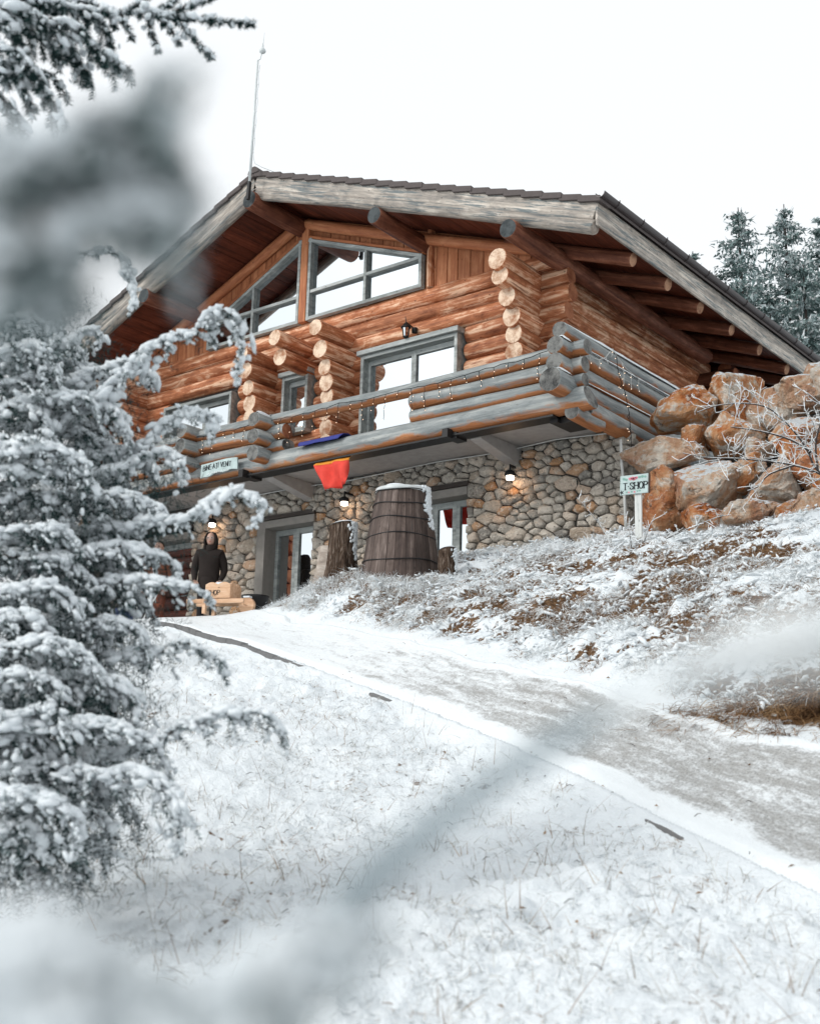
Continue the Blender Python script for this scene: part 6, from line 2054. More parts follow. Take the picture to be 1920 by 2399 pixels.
    FILL = [[(-5.458, 3.025, 2.242), (-5.194, 3.274, 2.343), (-5.097, 3.333, 2.370), (-5.034, 3.373, 2.289), (-5.020, 3.395, 2.198)],
        [(-5.357, 2.980, 2.107), (-5.097, 3.223, 2.204), (-4.997, 3.284, 2.197), (-4.937, 3.321, 2.151), (-4.922, 3.344, 2.062)],
        [(-5.361, 2.994, 2.015), (-5.081, 3.266, 2.132), (-4.954, 3.367, 2.132), (-4.876, 3.428, 2.083), (-4.856, 3.456, 1.990)],
        [(-5.173, 2.899, 1.854), (-4.874, 3.198, 1.952), (-4.715, 3.343, 1.963), (-4.618, 3.426, 1.923), (-4.592, 3.461, 1.840)],
        [(-5.194, 2.922, 1.772), (-4.905, 3.207, 1.848), (-4.760, 3.331, 1.878), (-4.671, 3.405, 1.822), (-4.649, 3.435, 1.746)],
        [(-5.216, 2.945, 1.690), (-4.908, 3.256, 1.766), (-4.737, 3.415, 1.797), (-4.632, 3.507, 1.747), (-4.605, 3.543, 1.673)],
        [(-5.229, 2.963, 1.605), (-4.933, 3.255, 1.679), (-4.781, 3.389, 1.700), (-4.687, 3.467, 1.655), (-4.664, 3.498, 1.579)],
        [(-4.928, 2.803, 1.428), (-4.641, 3.081, 1.508), (-4.488, 3.213, 1.538), (-4.393, 3.293, 1.481), (-4.369, 3.325, 1.405)],
        [(-5.063, 2.890, 1.381), (-4.742, 3.217, 1.497), (-4.541, 3.413, 1.518), (-4.417, 3.523, 1.468), (-4.381, 3.568, 1.378)],
        [(-5.171, 2.963, 1.323), (-4.856, 3.280, 1.391), (-4.675, 3.450, 1.408), (-4.564, 3.547, 1.375), (-4.534, 3.585, 1.304)],
        [(-5.037, 2.896, 1.204), (-4.718, 3.217, 1.275), (-4.521, 3.405, 1.268), (-4.403, 3.509, 1.260), (-4.370, 3.550, 1.188)],
        [(-4.850, 2.799, 1.078), (-4.561, 3.074, 1.155), (-4.403, 3.212, 1.183), (-4.306, 3.292, 1.128), (-4.280, 3.325, 1.055)],
        [(-4.699, 2.721, 0.966), (-4.403, 3.004, 1.024), (-4.232, 3.158, 1.036), (-4.128, 3.244, 1.005), (-4.100, 3.280, 0.942)],
        [(-4.911, 2.854, 0.927), (-4.622, 3.126, 1.020), (-4.468, 3.259, 1.057), (-4.372, 3.337, 0.984), (-4.346, 3.371, 0.903)],
        [(-4.648, 2.710, 0.801), (-4.357, 2.983, 0.895), (-4.188, 3.133, 0.896), (-4.084, 3.219, 0.860), (-4.056, 3.254, 0.782)],
        [(-4.557, 2.666, 0.710), (-4.258, 2.949, 0.769), (-4.079, 3.111, 0.811), (-3.966, 3.206, 0.751), (-3.936, 3.243, 0.687)],
        [(-4.907, 2.881, 0.683), (-4.615, 3.154, 0.754), (-4.458, 3.289, 0.781), (-4.361, 3.368, 0.726), (-4.335, 3.401, 0.654)],
        [(-4.644, 2.736, 0.571), (-4.374, 2.976, 0.663), (-4.235, 3.086, 0.657), (-4.150, 3.149, 0.624), (-4.128, 3.179, 0.545)],
        [(-4.623, 2.732, 0.493), (-4.360, 2.961, 0.548), (-4.234, 3.053, 0.564), (-4.156, 3.108, 0.522), (-4.138, 3.133, 0.458)],
        [(-4.516, 2.678, 0.408), (-4.239, 2.925, 0.451), (-4.090, 3.047, 0.441), (-3.999, 3.116, 0.432), (-3.976, 3.146, 0.374)],
        [(-4.753, 2.827, 0.352), (-4.472, 3.081, 0.427), (-4.324, 3.202, 0.425), (-4.233, 3.271, 0.396), (-4.210, 3.302, 0.323)],
        [(-4.560, 2.722, 0.264), (-4.282, 2.968, 0.334), (-4.131, 3.091, 0.339), (-4.039, 3.162, 0.305), (-4.016, 3.192, 0.235)],
        [(-4.341, 2.600, 0.182), (-4.077, 2.824, 0.233), (-3.941, 2.928, 0.254), (-3.857, 2.990, 0.210), (-3.837, 3.016, 0.151)],
        [(-4.603, 2.765, 0.119), (-4.325, 3.011, 0.205), (-4.176, 3.132, 0.248), (-4.082, 3.205, 0.169), (-4.058, 3.236, 0.093)],
        [(-4.479, 2.700, 0.044), (-4.211, 2.930, 0.117), (-4.072, 3.038, 0.145), (-3.986, 3.101, 0.085), (-3.964, 3.129, 0.016)],
        [(-4.595, 2.778, -0.027), (-4.315, 3.026, 0.052), (-4.162, 3.150, 0.074), (-4.069, 3.222, 0.020), (-4.043, 3.254, -0.054)],
        [(-4.420, 2.681, -0.096), (-4.139, 2.928, -0.020), (-3.978, 3.062, -0.002), (-3.878, 3.140, -0.052), (-3.852, 3.172, -0.121)],
        [(-4.186, 2.547, -0.157), (-3.929, 2.758, -0.092), (-3.795, 2.856, -0.068), (-3.712, 2.915, -0.120), (-3.692, 2.941, -0.183)],
        [(-4.225, 2.579, -0.225), (-3.972, 2.784, -0.173), (-3.845, 2.873, -0.183), (-3.769, 2.924, -0.195), (-3.750, 2.948, -0.255)],
        [(-4.213, 2.579, -0.290), (-3.971, 2.767, -0.236), (-3.862, 2.834, -0.217), (-3.795, 2.874, -0.260), (-3.779, 2.894, -0.319)],
        [(-4.227, 2.596, -0.357), (-4.004, 2.755, -0.312), (-3.920, 2.788, -0.323), (-3.871, 2.805, -0.333), (-3.860, 2.819, -0.388)],
        [(-4.764, 2.647, 1.900), (-4.539, 2.832, 1.978), (-4.507, 2.883, 1.978), (-4.483, 2.920, 1.866)],
        [(-4.714, 2.635, 1.749), (-4.475, 2.840, 1.829), (-4.421, 2.924, 1.834), (-4.385, 2.977, 1.726)],
        [(-4.785, 2.691, 1.644), (-4.550, 2.890, 1.723), (-4.504, 2.961, 1.725), (-4.471, 3.010, 1.615)],
        [(-4.718, 2.668, 1.492), (-4.481, 2.868, 1.569), (-4.427, 2.950, 1.572), (-4.392, 3.002, 1.464)],
        [(-4.694, 2.670, 1.357), (-4.446, 2.885, 1.435), (-4.375, 2.992, 1.440), (-4.329, 3.057, 1.335)],
        [(-4.487, 2.568, 1.176), (-4.229, 2.797, 1.252), (-4.132, 2.938, 1.260), (-4.070, 3.023, 1.162)],
        [(-4.576, 2.633, 1.076), (-4.334, 2.838, 1.149), (-4.267, 2.937, 1.152), (-4.224, 2.999, 1.050)],
        [(-4.432, 2.564, 0.924), (-4.185, 2.773, 0.995), (-4.105, 2.890, 0.998), (-4.054, 2.961, 0.901)],
        [(-4.443, 2.585, 0.809), (-4.190, 2.801, 0.879), (-4.101, 2.930, 0.883), (-4.044, 3.008, 0.786)],
        [(-4.324, 2.530, 0.673), (-4.081, 2.731, 0.740), (-4.002, 2.844, 0.742), (-3.952, 2.914, 0.647)],
        [(-4.249, 2.500, 0.551), (-4.029, 2.664, 0.613), (-3.985, 2.730, 0.610), (-3.955, 2.772, 0.516)],
        [(-4.235, 2.504, 0.439), (-4.015, 2.667, 0.500), (-3.971, 2.732, 0.497), (-3.942, 2.774, 0.404)],
        [(-4.100, 2.437, 0.319), (-3.874, 2.607, 0.379), (-3.816, 2.693, 0.376), (-3.777, 2.746, 0.287)],
        [(-4.034, 2.411, 0.210), (-3.809, 2.580, 0.269), (-3.747, 2.668, 0.266), (-3.708, 2.723, 0.179)],
        [(-4.072, 2.446, 0.108), (-3.854, 2.601, 0.166), (-3.808, 2.669, 0.162), (-3.777, 2.712, 0.074)],
        [(-4.058, 2.450, 0.005), (-3.831, 2.618, 0.063), (-3.769, 2.706, 0.059), (-3.730, 2.760, -0.028)],
        [(-3.967, 2.407, -0.095), (-3.740, 2.574, -0.038), (-3.675, 2.666, -0.042), (-3.632, 2.724, -0.127)],
        [(-3.936, 2.400, -0.193), (-3.728, 2.538, -0.137), (-3.692, 2.590, -0.143), (-3.668, 2.624, -0.226)]]
    for pts in FILL:
        c.branch(pts, lmax=.24, cap=1.7, snow=.32, frost=.08, gap=.028, dens=10, pad=.6)
    # shaded inner twigs close the gaps
    for pts in FILL[::2]:
        P = np.array(pts)
        for _ in range(1700 if P[:, 2].mean() > .15 else 500):
            u = r.random() * (len(P) - 1)
            i = int(u)
            q = P[i] + (P[min(i + 1, len(P) - 1)] - P[i]) * (u - i)
            q = q + np.array([-.61, .76, 0]) * r.uniform(.05, .5) + r.normal(size=3) * np.array([.09, .09, .10])
            c.nb.append(q); c.nd.append(r.normal(size=3) + np.array([0, 0, -.5])); c.nl.append(r.uniform(.03, .07))
    base = Vector((-5.205, 2.779, -0.127))
    zb = gz(base.x, base.y)
    trunk = ([(base.x, base.y, zb - .1), (base.x, base.y, zb + 1.2), (base.x + .03, base.y, zb + 3.0), (base.x, base.y + .02, zb + 5.2)], [.13, .11, .08, .03])
    c.finish("snowy_conifer", "big snow-laden conifer filling the left edge of the lawn", (base.x, base.y, zb), trunk)
left_conifer()

def upper_spruce():
    c = Conifer(9)
    B = [
        ([(-4.042, 2.197, 2.917), (-3.841, 2.439, 2.985), (-3.673, 2.599, 2.991), (-3.534, 2.785, 3.014), (-3.460, 2.877, 3.020), (-3.326, 3.032, 3.039)], .03, .5),
        ([(-3.534, 2.785, 3.014), (-3.494, 2.835, 3.069), (-3.434, 2.908, 3.148)], .02, .3),
        ([(-3.529, 2.792, 3.012), (-3.490, 2.841, 2.963), (-3.428, 2.915, 2.869)], .02, .5),
        ([(-3.596, 2.706, 3.003), (-3.581, 2.725, 2.946), (-3.561, 2.751, 2.868)], .02, .4),
        ([(-3.654, 2.626, 2.990), (-3.637, 2.650, 2.947), (-3.623, 2.669, 2.909)], .02, .4),
        ([(-3.563, 2.748, 3.010), (-3.538, 2.781, 2.963), (-3.511, 2.814, 2.913)], .02, .6),
        ([(-3.693, 2.572, 3.002), (-3.671, 2.603, 2.969), (-3.663, 2.614, 2.933)], .02, .4),
        ([(-3.635, 2.652, 3.009), (-3.608, 2.689, 3.063), (-3.590, 2.713, 3.117)], .02, .3),
        ([(-3.576, 2.732, 3.015), (-3.548, 2.769, 3.077), (-3.518, 2.806, 3.128)], .02, .3),
        ([(-3.955, 2.147, 2.871), (-3.804, 2.309, 2.872), (-3.686, 2.403, 2.830), (-3.622, 2.499, 2.774), (-3.573, 2.568, 2.709), (-3.543, 2.609, 2.685)], .13, 1.6),
        ([(-3.949, 2.158, 2.747), (-3.802, 2.215, 2.692), (-3.744, 2.311, 2.640), (-3.704, 2.375, 2.523), (-3.659, 2.444, 2.397)], .12, 1.2),
        ([(-4.128, 2.248, 2.943), (-3.956, 2.347, 2.938), (-3.845, 2.432, 2.892), (-3.748, 2.491, 2.800), (-3.717, 2.537, 2.710)], .12, 1.8),
        ([(-4.046, 2.189, 3.008), (-3.893, 2.355, 3.011), (-3.764, 2.466, 2.963), (-3.699, 2.563, 2.924), (-3.665, 2.611, 2.851)], .11, 1.8),
        ([(-4.032, 2.214, 2.718), (-3.892, 2.259, 2.669), (-3.807, 2.304, 2.588), (-3.774, 2.357, 2.495)], .12, 1.6),
        ([(-3.942, 2.171, 2.916), (-3.834, 2.260, 2.811), (-3.805, 2.307, 2.716), (-3.784, 2.342, 2.617)], .12, 1.5),
        ([(-4.132, 2.240, 3.036), (-3.951, 2.356, 3.007), (-3.886, 2.462, 3.069), (-3.795, 2.600, 3.081)], .12, 1.6),
        ([(-4.201, 2.322, 2.706), (-4.058, 2.371, 2.650), (-4.023, 2.430, 2.600), (-3.994, 2.478, 2.520)], .12, 1.0),
        ([(-4.280, 2.385, 2.923), (-4.176, 2.563, 2.897), (-4.122, 2.649, 2.911), (-4.091, 2.697, 2.844)], .10, .7),
        ([(-4.199, 2.325, 2.996), (-4.082, 2.525, 3.019), (-3.986, 2.674, 2.942), (-3.947, 2.731, 2.838)], .12, 1.0),
    ]
    for pts, lm, cap in B:
        c.branch(pts, lmax=lm, cap=cap * .6, snow=.22, wid=.024, frost=.10, dens=24, gap=.022, rad=.007, droop=1.3, step=.010, pad=.14)
    c.finish("spruce_bough", "snow-topped spruce bough with dark needles against the sky at top left", (-4.042, 2.197, 2.917), None, needle_w=.0036, fuzz=3)
upper_spruce()

# ------------------------------------------------------------------ twigs right by the lens
def near_twigs():
    c = Conifer(21)
    k_ = dict(lmax=.026, wid=.0062, step=.0032, gap=.0042, rad=.0018, cap=.75, snow=.30, dens=11, frost=.45, droop=.6, pad=.14)
    for pts in ([(-0.312, 0.180, 0.161), (-0.305, 0.191, 0.178), (-0.296, 0.205, 0.194), (-0.287, 0.217, 0.210), (-0.283, 0.222, 0.218)],
                [(-0.315, 0.194, 0.181), (-0.305, 0.210, 0.189), (-0.294, 0.225, 0.187), (-0.284, 0.237, 0.183)],
                [(-0.311, 0.181, 0.145), (-0.304, 0.193, 0.153), (-0.298, 0.203, 0.161), (-0.288, 0.216, 0.169), (-0.280, 0.227, 0.169)],
                [(-0.304, 0.174, 0.170), (-0.299, 0.182, 0.175), (-0.293, 0.191, 0.184), (-0.288, 0.198, 0.194)],
                [(-0.299, 0.200, 0.180), (-0.292, 0.211, 0.191), (-0.285, 0.220, 0.197), (-0.281, 0.225, 0.204)],
                [(-0.320, 0.186, 0.156), (-0.313, 0.197, 0.171), (-0.305, 0.209, 0.178), (-0.296, 0.222, 0.181), (-0.290, 0.230, 0.187)],
                [(-0.296, 0.205, 0.194), (-0.290, 0.213, 0.202), (-0.284, 0.221, 0.200), (-0.279, 0.227, 0.191)],
                [(-0.319, 0.187, 0.141), (-0.313, 0.197, 0.150), (-0.309, 0.204, 0.156), (-0.305, 0.210, 0.158)],
                [(-0.312, 0.180, 0.156), (-0.307, 0.188, 0.158), (-0.301, 0.197, 0.155), (-0.298, 0.203, 0.147)],
                [(-0.319, 0.188, 0.128), (-0.315, 0.194, 0.133), (-0.312, 0.200, 0.141), (-0.306, 0.208, 0.154)],
                [(-0.322, 0.183, 0.189), (-0.317, 0.191, 0.193), (-0.310, 0.202, 0.190), (-0.303, 0.212, 0.186)],
                [(-0.292, 0.211, 0.182), (-0.286, 0.219, 0.177), (-0.282, 0.224, 0.170), (-0.280, 0.227, 0.165)],
                [(-0.310, 0.183, 0.130), (-0.306, 0.189, 0.139), (-0.302, 0.195, 0.147), (-0.299, 0.201, 0.142)]):
        c.branch(pts, **k_)
    c.finish("near_bough", "blurred snowy twigs close to the camera at upper left", (-0.312, 0.180, 0.161), None, needle_w=.0012, fuzz=2)
    c = Conifer(22)
    k2 = dict(k_, snow=.7, cap=1.8, frost=.5, lmax=.020, dens=8, pad=.3)
    for pts in ([(-0.276, 0.181, -0.049), (-0.266, 0.195, -0.043), (-0.254, 0.210, -0.045), (-0.242, 0.225, -0.051), (-0.230, 0.237, -0.059)],
                [(-0.285, 0.186, -0.042), (-0.278, 0.196, -0.037), (-0.271, 0.205, -0.038), (-0.265, 0.213, -0.043)],
                [(-0.246, 0.220, -0.061), (-0.236, 0.231, -0.050), (-0.229, 0.238, -0.040), (-0.221, 0.245, -0.034)],
                [(-0.274, 0.184, -0.058), (-0.260, 0.203, -0.055), (-0.246, 0.220, -0.057), (-0.233, 0.234, -0.056)],
                [(-0.236, 0.231, -0.057), (-0.227, 0.240, -0.049), (-0.218, 0.247, -0.043), (-0.213, 0.252, -0.037)]):
        c.branch(pts, **k2)
    c.finish("near_bough", "blurred snow-caked twigs close to the camera at lower left", (-0.275, 0.182, -0.056), None, needle_w=.0012, fuzz=2)
    t = thing("near_spray", "single blurred frosted stalk crossing the foreground from lower centre to the right", "stalk", (-0.246, 0.263, -0.046))
    P = poly_resample([(-0.251, 0.258, -0.054), (-0.243, 0.266, -0.040), (-0.234, 0.274, -0.026), (-0.220, 0.285, -0.010), (-0.202, 0.298, 0.007), (-0.187, 0.308, 0.018), (-0.167, 0.308, 0.027)], .01)
    n = len(P)
    MB().tube([tuple(p) for p in P], [.0062 * (1 - .55 * i / n) for i in range(n)], 6).build("stalk", "grey_stalk", t, smooth=True)
    b = MB()
    for pts in ([(-0.153, 0.270, 0.019), (-0.128, 0.260, 0.030), (-0.111, 0.257, 0.034), (-0.090, 0.255, 0.035)], [(-0.139, 0.266, 0.025), (-0.121, 0.264, 0.028), (-0.092, 0.264, 0.029)], [(-0.132, 0.269, 0.031), (-0.110, 0.258, 0.037), (-0.090, 0.255, 0.040)], [(-0.141, 0.265, 0.025), (-0.136, 0.268, 0.028), (-0.127, 0.272, 0.033), (-0.093, 0.264, 0.035)]):
        b.tube([tuple(p) for p in poly_resample(pts, .01)], .0026, 5)
    b.build("tip", "frosted_grass", t, smooth=True)
near_twigs()

# ------------------------------------------------------------------ frosted spruces behind the house
def far_spruce(label, base, H, R0, seed, name="frosted_spruce"):
    r = np.random.default_rng(seed)
    x, y, z = base
    t = thing(name, label, "spruce", base, "frosted spruces behind the house")
    MB().tube([(x, y, z - .3), (x + .05, y, z + H * .5), (x, y, z + H)], [H * .016, H * .010, .015], 7).build("trunk", "twig_bark", t, smooth=True)
    tb, td, tl, tw = [], [], [], []
    wb, wd, wl = [], [], []
    nw = int(H * 3.4)
    for i in range(nw):
        u = (i + r.random() * .8) / nw
        zz = z + H * (.12 + .87 * u)
        L0 = R0 * (1 - u) ** .85 * r.uniform(.75, 1.15) + .12
        for k_ in range(int(r.integers(6, 10))):
            a = r.uniform(0, 6.283)
            L = L0 * r.uniform(.35, 1.3)
            n = max(4, int(L / .11))
            d0 = np.array([math.cos(a), math.sin(a), 0])
            for j in range(n):
                v = (j + 1) / n
                p = np.array([x, y, zz]) + d0 * L * v + np.array([0, 0, (-.42 * v + .30 * v * v) * L])
                for _ in range(5):
                    off = r.normal(size=3) * np.array([.09, .09, .05])
                    dd = d0 * r.uniform(.1, 1) + r.normal(size=3) * .5 + np.array([0, 0, -.55])
                    tb.append(p + off); td.append(dd); tl.append(r.uniform(.14, .30) * (.6 + .4 * (1 - u))); tw.append(r.uniform(.05, .10))
                if r.random() < .9:
                    dd = d0 + r.normal(size=3) * .4 + np.array([0, 0, .1])
                    wb.append(p + np.array([0, 0, .035])); wd.append(dd); wl.append(r.uniform(.14, .26))
    add("crown", needle_mesh("crown", np.array(tb), np.array(td), np.array(tl), np.array(tw), "far_needle", r), t)["kind"] = "stuff"
    wl = np.array(wl)
    add("frost", needle_mesh("frost", np.array(wb), np.array(wd), wl, np.full(len(wl), .075), "frosted_grass", r), t)["kind"] = "stuff"
def on_hill(p):
    return (p[0], p[1], gz(p[0], p[1]))
for (lab, top, w, sd) in (
    ("tall frosted spruce with open top, nearest the roof gutter on the right", (-14.065, 33.139, 17.774), 3.3, 1),
    ("frosted spruce with a slender leader, right of the tallest one", (-13.537, 35.507, 18.711), 3.6, 2),
    ("frosted spruce cut by the right edge of the view", (-13.118, 37.788, 19.191), 3.4, 3),
    ("short dense frosted spruce in front of the slender one", (-11.356, 30.985, 14.388), 3.2, 4),
    ("small dark spruce tip just above the roof edge", (-18.736, 39.812, 20.119), 1.1, 5),
    ("frosted spruce outside the right edge of the view", (-10.581, 33.362, 15.854), 3.2, 6),
    ("low frosted spruce filling the gap above the gutter", (-12.222, 30.653, 13.611), 3.2, 7)):
    b = on_hill(top)
    far_spruce(lab, b, top[2] - b[2], w, sd)

def bare_tree(label, base, H, seed):
    r = random.Random(seed)
    t = thing("bare_tree", label, "tree", base)
    W = MB()
    def grow(p, d, L, rad, lev):
        n = 4
        pts = [p]
        for i in range(n):
            d = (d + Vector((r.uniform(-.16, .16), r.uniform(-.16, .16), r.uniform(-.03, .12)))).normalized()
            p = p + d * (L / n)
            pts.append(p)
        W.tube([tuple(q) for q in pts], [rad * (1 - .4 * i / n) for i in range(n + 1)], 4 if lev else 6, False)
        if lev >= 5:
            return
        for i in range(3 if lev < 2 else 3):
            q = pts[r.randint(2, n)]
            s = Vector((r.uniform(-1, 1), r.uniform(-1, 1), r.uniform(.2, 1.2))).normalized()
            grow(q, (d * .9 + s * .55).normalized(), L * r.uniform(.55, .78), rad * .66, lev + 1)
        if lev == 0:
            grow(pts[-1], d, L * .8, rad * .7, 1)
    grow(Vector(base), Vector((0, 0, 1)), H * .36, .15, 0)
    W.build("branches", "frosted_needle", t)
b = on_hill((-13.815, 31.067, 12.721))
bare_tree("bare frosted broadleaf tree between the roof and the first spruce", b, 9.5, 3)
b = on_hill((-15.798, 34.560, 14.244))
bare_tree("thin bare frosted tree behind the roof gutter, leftmost of the background trees", b, 11.5, 5)

# ------------------------------------------------------------------ frosted shrub in front of the boulders
def shrub(name, label, boughs, seed, rad=.013, tw=.34, dens=.075, lev2=True):
    r = random.Random(seed)
    t = thing(name, label, "shrub", boughs[0][0])
    D, S = MB(), MB()
    def snow_on(P, rr):
        S.tube([(q[0], q[1], q[2] + rr * .75) for q in P], [rr * .75 + .0014] * len(P), 5, False)
    def twig(p, d, L, rr, lev):
        pts = [p]
        m = max(3, int(L / .045))
        for i in range(m):
            d = (d + Vector((r.uniform(-.22, .22), r.uniform(-.22, .22), r.uniform(-.20, .22)))).normalized()
            p = p + d * (L / m)
            pts.append(p)
        D.tube([tuple(q) for q in pts], [rr * (1 - .5 * i / m) for i in range(m + 1)], 4, False)
        snow_on(pts, rr * 1.0)
        if lev < 2:
            for i in range(1, m + 1):
                if r.random() < .62:
                    s = Vector((r.uniform(-1, 1), r.uniform(-.6, .6), r.uniform(-.5, 1))).normalized()
                    twig(pts[i], (d * .6 + s).normalized(), L * r.uniform(.3, .55), rr * .7, lev + 1)
    for bi, pts in enumerate(boughs):
        P = poly_resample(pts, .05)
        n = len(P)
        rb = [rad * (1 - .7 * i / n) for i in range(n)]
        D.tube([tuple(q) for q in P], rb, 6)
        for i in range(n - 1):
            snow_on(P[i:i + 2], rb[i] * .8)
        s = 0.0
        while s < n - 1:
            i = int(s)
            u = i / n
            dd = Vector(tuple(P[min(i + 1, n - 1)] - P[max(i - 1, 0)])).normalized()
            sd = Vector((r.uniform(-1, 1), r.uniform(-.6, .6), r.uniform(-.6, 1.1))).normalized()
            twig(Vector(tuple(P[i])), (dd * .7 + sd).normalized(), tw * r.uniform(.35, 1.0), .0036, 0 if lev2 else 1)
            s += dens / .05 * r.uniform(.6, 1.5)
    D.build("twigs", "twig_bark", t)
    S.build("snow_lining", "frosted_grass", t, smooth=True)
shrub("frosted_shrub", "bare dark-twigged shrub lined with snow in front of the boulders at right", [
    [(-4.219, 12.508, 3.005), (-4.327, 12.471, 3.240), (-4.499, 12.410, 3.398), (-4.756, 12.314, 3.507), (-4.996, 12.218, 3.559), (-5.279, 12.099, 3.602), (-5.542, 11.980, 3.624), (-5.764, 11.875, 3.682)],
    [(-4.460, 12.424, 3.377), (-4.535, 12.396, 3.484), (-4.596, 12.374, 3.675), (-4.740, 12.320, 3.920), (-4.935, 12.243, 4.140), (-5.158, 12.151, 4.213), (-5.425, 12.034, 4.206), (-5.623, 11.942, 4.139)],
    [(-4.463, 12.316, 3.409), (-4.471, 12.313, 3.687), (-4.399, 12.339, 3.961), (-4.286, 12.379, 4.234)],
    [(-4.298, 12.269, 3.238), (-4.240, 12.289, 3.644), (-4.342, 12.254, 4.022), (-4.493, 12.199, 4.222)],
    [(-4.716, 12.329, 3.495), (-4.961, 12.232, 3.406), (-5.066, 12.189, 3.281), (-5.168, 12.146, 3.239)],
    [(-4.550, 12.391, 3.625), (-4.745, 12.318, 3.779), (-5.025, 12.206, 3.892), (-5.309, 12.085, 3.957)]], 3)
for i, (lab, b) in enumerate((
    ("frosted weed stalk arching over the foot of the boulders", [(-6.260, 12.411, 2.885), (-6.004, 12.536, 3.012), (-5.748, 12.656, 3.118), (-5.612, 12.717, 3.142)]),
    ("frosted weeds at the foot of the T-SHOP post", [(-6.432, 12.209, 2.829), (-6.380, 12.237, 3.000), (-6.314, 12.271, 3.146)]),
    ("frosted bramble climbing the right end of the stone wall", [(-7.105, 12.754, 2.893), (-7.333, 12.855, 3.198), (-7.443, 12.792, 3.385), (-7.598, 12.701, 3.600)]),
    ("frosted weeds left of the T-SHOP post", [(-6.748, 12.494, 2.837), (-6.763, 12.486, 3.039), (-6.812, 12.459, 3.193)]))):
    shrub("frosted_weed", lab, [b], 20 + i, .006, .16, .045, True)

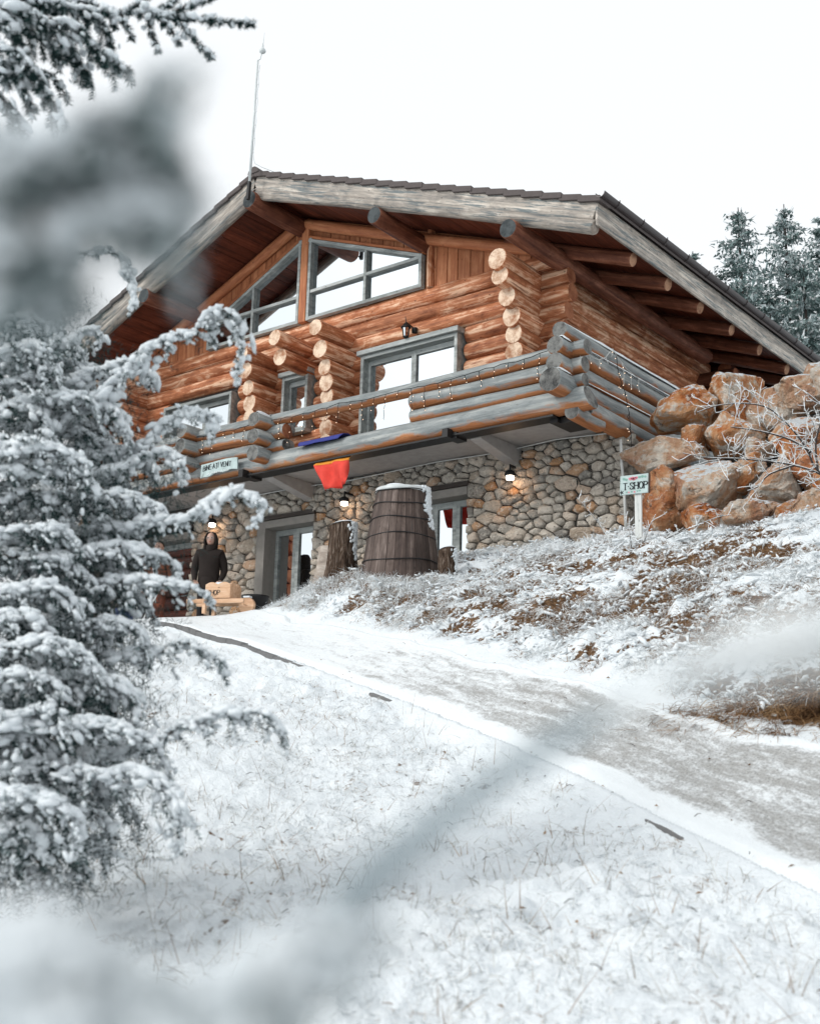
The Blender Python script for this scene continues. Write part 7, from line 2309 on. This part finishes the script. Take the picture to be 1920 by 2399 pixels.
# ------------------------------------------------------------------ grass, tufts and litter
def surf(x, y):
    z = ground(x, y)
    return np.c_[x, y, z]
def cover():
    r = np.random.default_rng(77)
    # the bank: frosted tussocks
    def sample(n, rmin, rmax, test, a0=-21, a1=20):
        X, Y = [], []
        got = 0
        while got < n:
            m = n * 3
            a = np.radians(math.degrees(YAW) + r.uniform(a0, a1, m))
            d = np.sqrt(r.uniform(rmin ** 2, rmax ** 2, m))
            d = np.where(r.random(m) < .5, d, r.uniform(rmin, rmax, m))
            x, y = d * np.sin(a), d * np.cos(a)
            k_ = test(x, y)
            X.append(x[k_]); Y.append(y[k_]); got += k_.sum()
        return np.concatenate(X)[:n], np.concatenate(Y)[:n]
    def is_bank(x, y):
        b, l, p, dL, dR = zones(x, y)
        return (b > .35) & (y < 14.85 - 0.0 * x) & ~((x < -11.6) & (y > 13.6)) & (x > -13.2)
    def is_lawn(x, y):
        b, l, p, dL, dR = zones(x, y)
        return (l > .6)
    def tufts(name, label, x, y, per, Lr, Wr, spread, up, droop, mat, kind=True):
        n = len(x)
        X, Y = np.repeat(x, per), np.repeat(y, per)
        sc = np.repeat(r.uniform(.55, 1.25, n), per)
        lean = np.repeat(r.normal(size=(n, 2)) * .35, per, axis=0)
        X = X + r.normal(size=len(X)) * spread
        Y = Y + r.normal(size=len(Y)) * spread
        B = surf(X, Y)
        B[:, 2] -= .01
        D = np.c_[r.normal(size=(len(X), 2)) * .75 + lean, np.full(len(X), up)]
        L = r.uniform(*Lr, len(X)) * sc
        W = r.uniform(*Wr, len(X))
        o = add(name, blade_mesh(name, B, D, L, W, droop * r.uniform(.5, 1.3, len(X)), mat, r))
        o["kind"] = "stuff"
        o["label"], o["category"] = label, "grass"
    bx, by = sample(8800, 8.2, 17.8, is_bank)
    keep = (fbm(bx * 2.2, by * 2.2, 3, 5) > .0)
    tufts("frosted_grass", "white frosted tussock grass covering the bank below the house", bx[keep], by[keep], 15, (.06, .24), (.0035, .008), .055, .62, .80, "frosted_grass")
    bx, by = sample(5200, 8.2, 17.8, is_bank)
    k2 = (fbm(bx * .55, by * .55, 3, 55) - fbm(bx * 4.5, by * 4.5, 3, 9, .6)) > .02
    tufts("dry_grass", "brown dead grass showing through the snow on the bank", bx[k2], by[k2], 12, (.05, .20), (.003, .007), .05, .55, .7, "dry_grass")
    # snow caught on the tussocks
    sx, sy = sample(4200, 8.2, 17.8, is_bank)
    C = surf(sx, sy)
    C[:, 2] += .012 + r.random(len(sx)) * .045
    s = r.uniform(.006, .018, len(sx)) * r.uniform(.7, 1.6, len(sx))
    o = add("snow_clumps", blob_mesh("snow_clumps", C, np.c_[s * r.uniform(1.2, 3.2, len(s)), s * 1.0, s * .7], "snow", r, ICO1, .42, np.c_[r.normal(size=(len(s), 2)), r.normal(size=len(s)) * .5]))
    tag(o, "clumps of snow caught on the tussocks of the bank", "snow", kind="stuff")
    # turned-over brown tuft by the path on the right
    hx, hy = r.normal(size=1500) * .55 - 2.55, r.normal(size=1500) * .19 + 7.70
    tufts("brown_grass", "heap of flattened brown grass beside the path at right", hx, hy, 9, (.10, .28), (.004, .008), .05, .25, .55, "dry_grass")
    # lawn
    lx, ly = sample(6500, 3.2, 15.5, is_lawn)
    k3 = fbm(lx * 1.3, ly * 1.3, 3, 71) + .10 * (lx < -3) > .06
    tufts("lawn_tufts", "bent frosted grass poking out of the snowy lawn", lx[k3], ly[k3], 9, (.04, .14), (.004, .008), .03, .45, .75, "frosted_grass")
    lx, ly = sample(3300, 3.2, 15.5, is_lawn)
    tufts("lawn_blades", "thin grey-brown grass blades scattered over the snowy lawn", lx, ly, 3, (.05, .17), (.0024, .0048), .03, 1.0, .4, "lawn_grass")
    lx, ly = sample(420, 3.2, 11, is_lawn)
    tufts("lawn_stalks", "dark dead stalks standing in the lawn snow", lx, ly, 2, (.07, .20), (.003, .005), .04, 1.6, .1, "dry_grass")
    lx, ly = sample(700, 3.2, 12, is_lawn)
    k4 = fbm(lx * 1.7, ly * 1.7, 3, 71) > .04
    tufts("lawn_scrub", "small dark knots of dead grass in scuffed spots of the lawn", lx[k4], ly[k4], 22, (.03, .09), (.003, .006), .03, .4, .5, "dry_grass")
    # frosted grass standing up round the tub and along the crest
    qx = np.concatenate([r.uniform(-11.6, -9.2, 420), r.uniform(-9.4, -8.0, 160)])
    qy = np.concatenate([r.uniform(11.7, 12.35, 420), r.uniform(13.2, 14.5, 160)])
    tufts("crest_grass", "frosted grass standing along the crest in front of the wooden tub", qx, qy, 12, (.08, .24), (.004, .008), .05, 1.1, .5, "frosted_grass")
    # leaves and bits of twig
    W = MB()
    lx, ly = sample(150, 3.4, 13, lambda x, y: np.ones(len(x), bool))
    P = surf(lx, ly)
    for p in P:
        a = r.uniform(0, 6.28)
        L = r.uniform(.015, .055)
        d = Vector((math.cos(a), math.sin(a), r.uniform(0, .5))) * L
        q = Vector(p) + Vector((0, 0, .012))
        W.tube([tuple(q), tuple(q + d * .5 + Vector((0, 0, .008))), tuple(q + d)], [.0018, .0022, .0008], 4)
    o = W.build("fallen_twigs", "twig_bark")
    tag(o, "bits of dark twig and leaf lying on the snow", "twigs", kind="stuff")
    LV, LF = [], []
    lx, ly = sample(170, 3.4, 13, lambda x, y: np.ones(len(x), bool))
    for p in surf(lx, ly):
        a = r.uniform(0, 6.28)
        s = r.uniform(.008, .020)
        c = Vector(p) + Vector((0, 0, .014))
        u = Vector((math.cos(a), math.sin(a), r.uniform(-.3, .6))) * s
        w = Vector((-math.sin(a), math.cos(a), r.uniform(-.3, .6))) * s * .6
        n = len(LV)
        LV += [tuple(c - u), tuple(c + w + Vector((0, 0, .006))), tuple(c + u), tuple(c - w + Vector((0, 0, .006)))]
        LF.append((n, n + 1, n + 2, n + 3))
    o = add("dead_leaves", mesh_from("dead_leaves", LV, LF, ["dry_grass"]))
    tag(o, "curled brown leaves scattered on the snow", "leaves", kind="stuff")
cover()
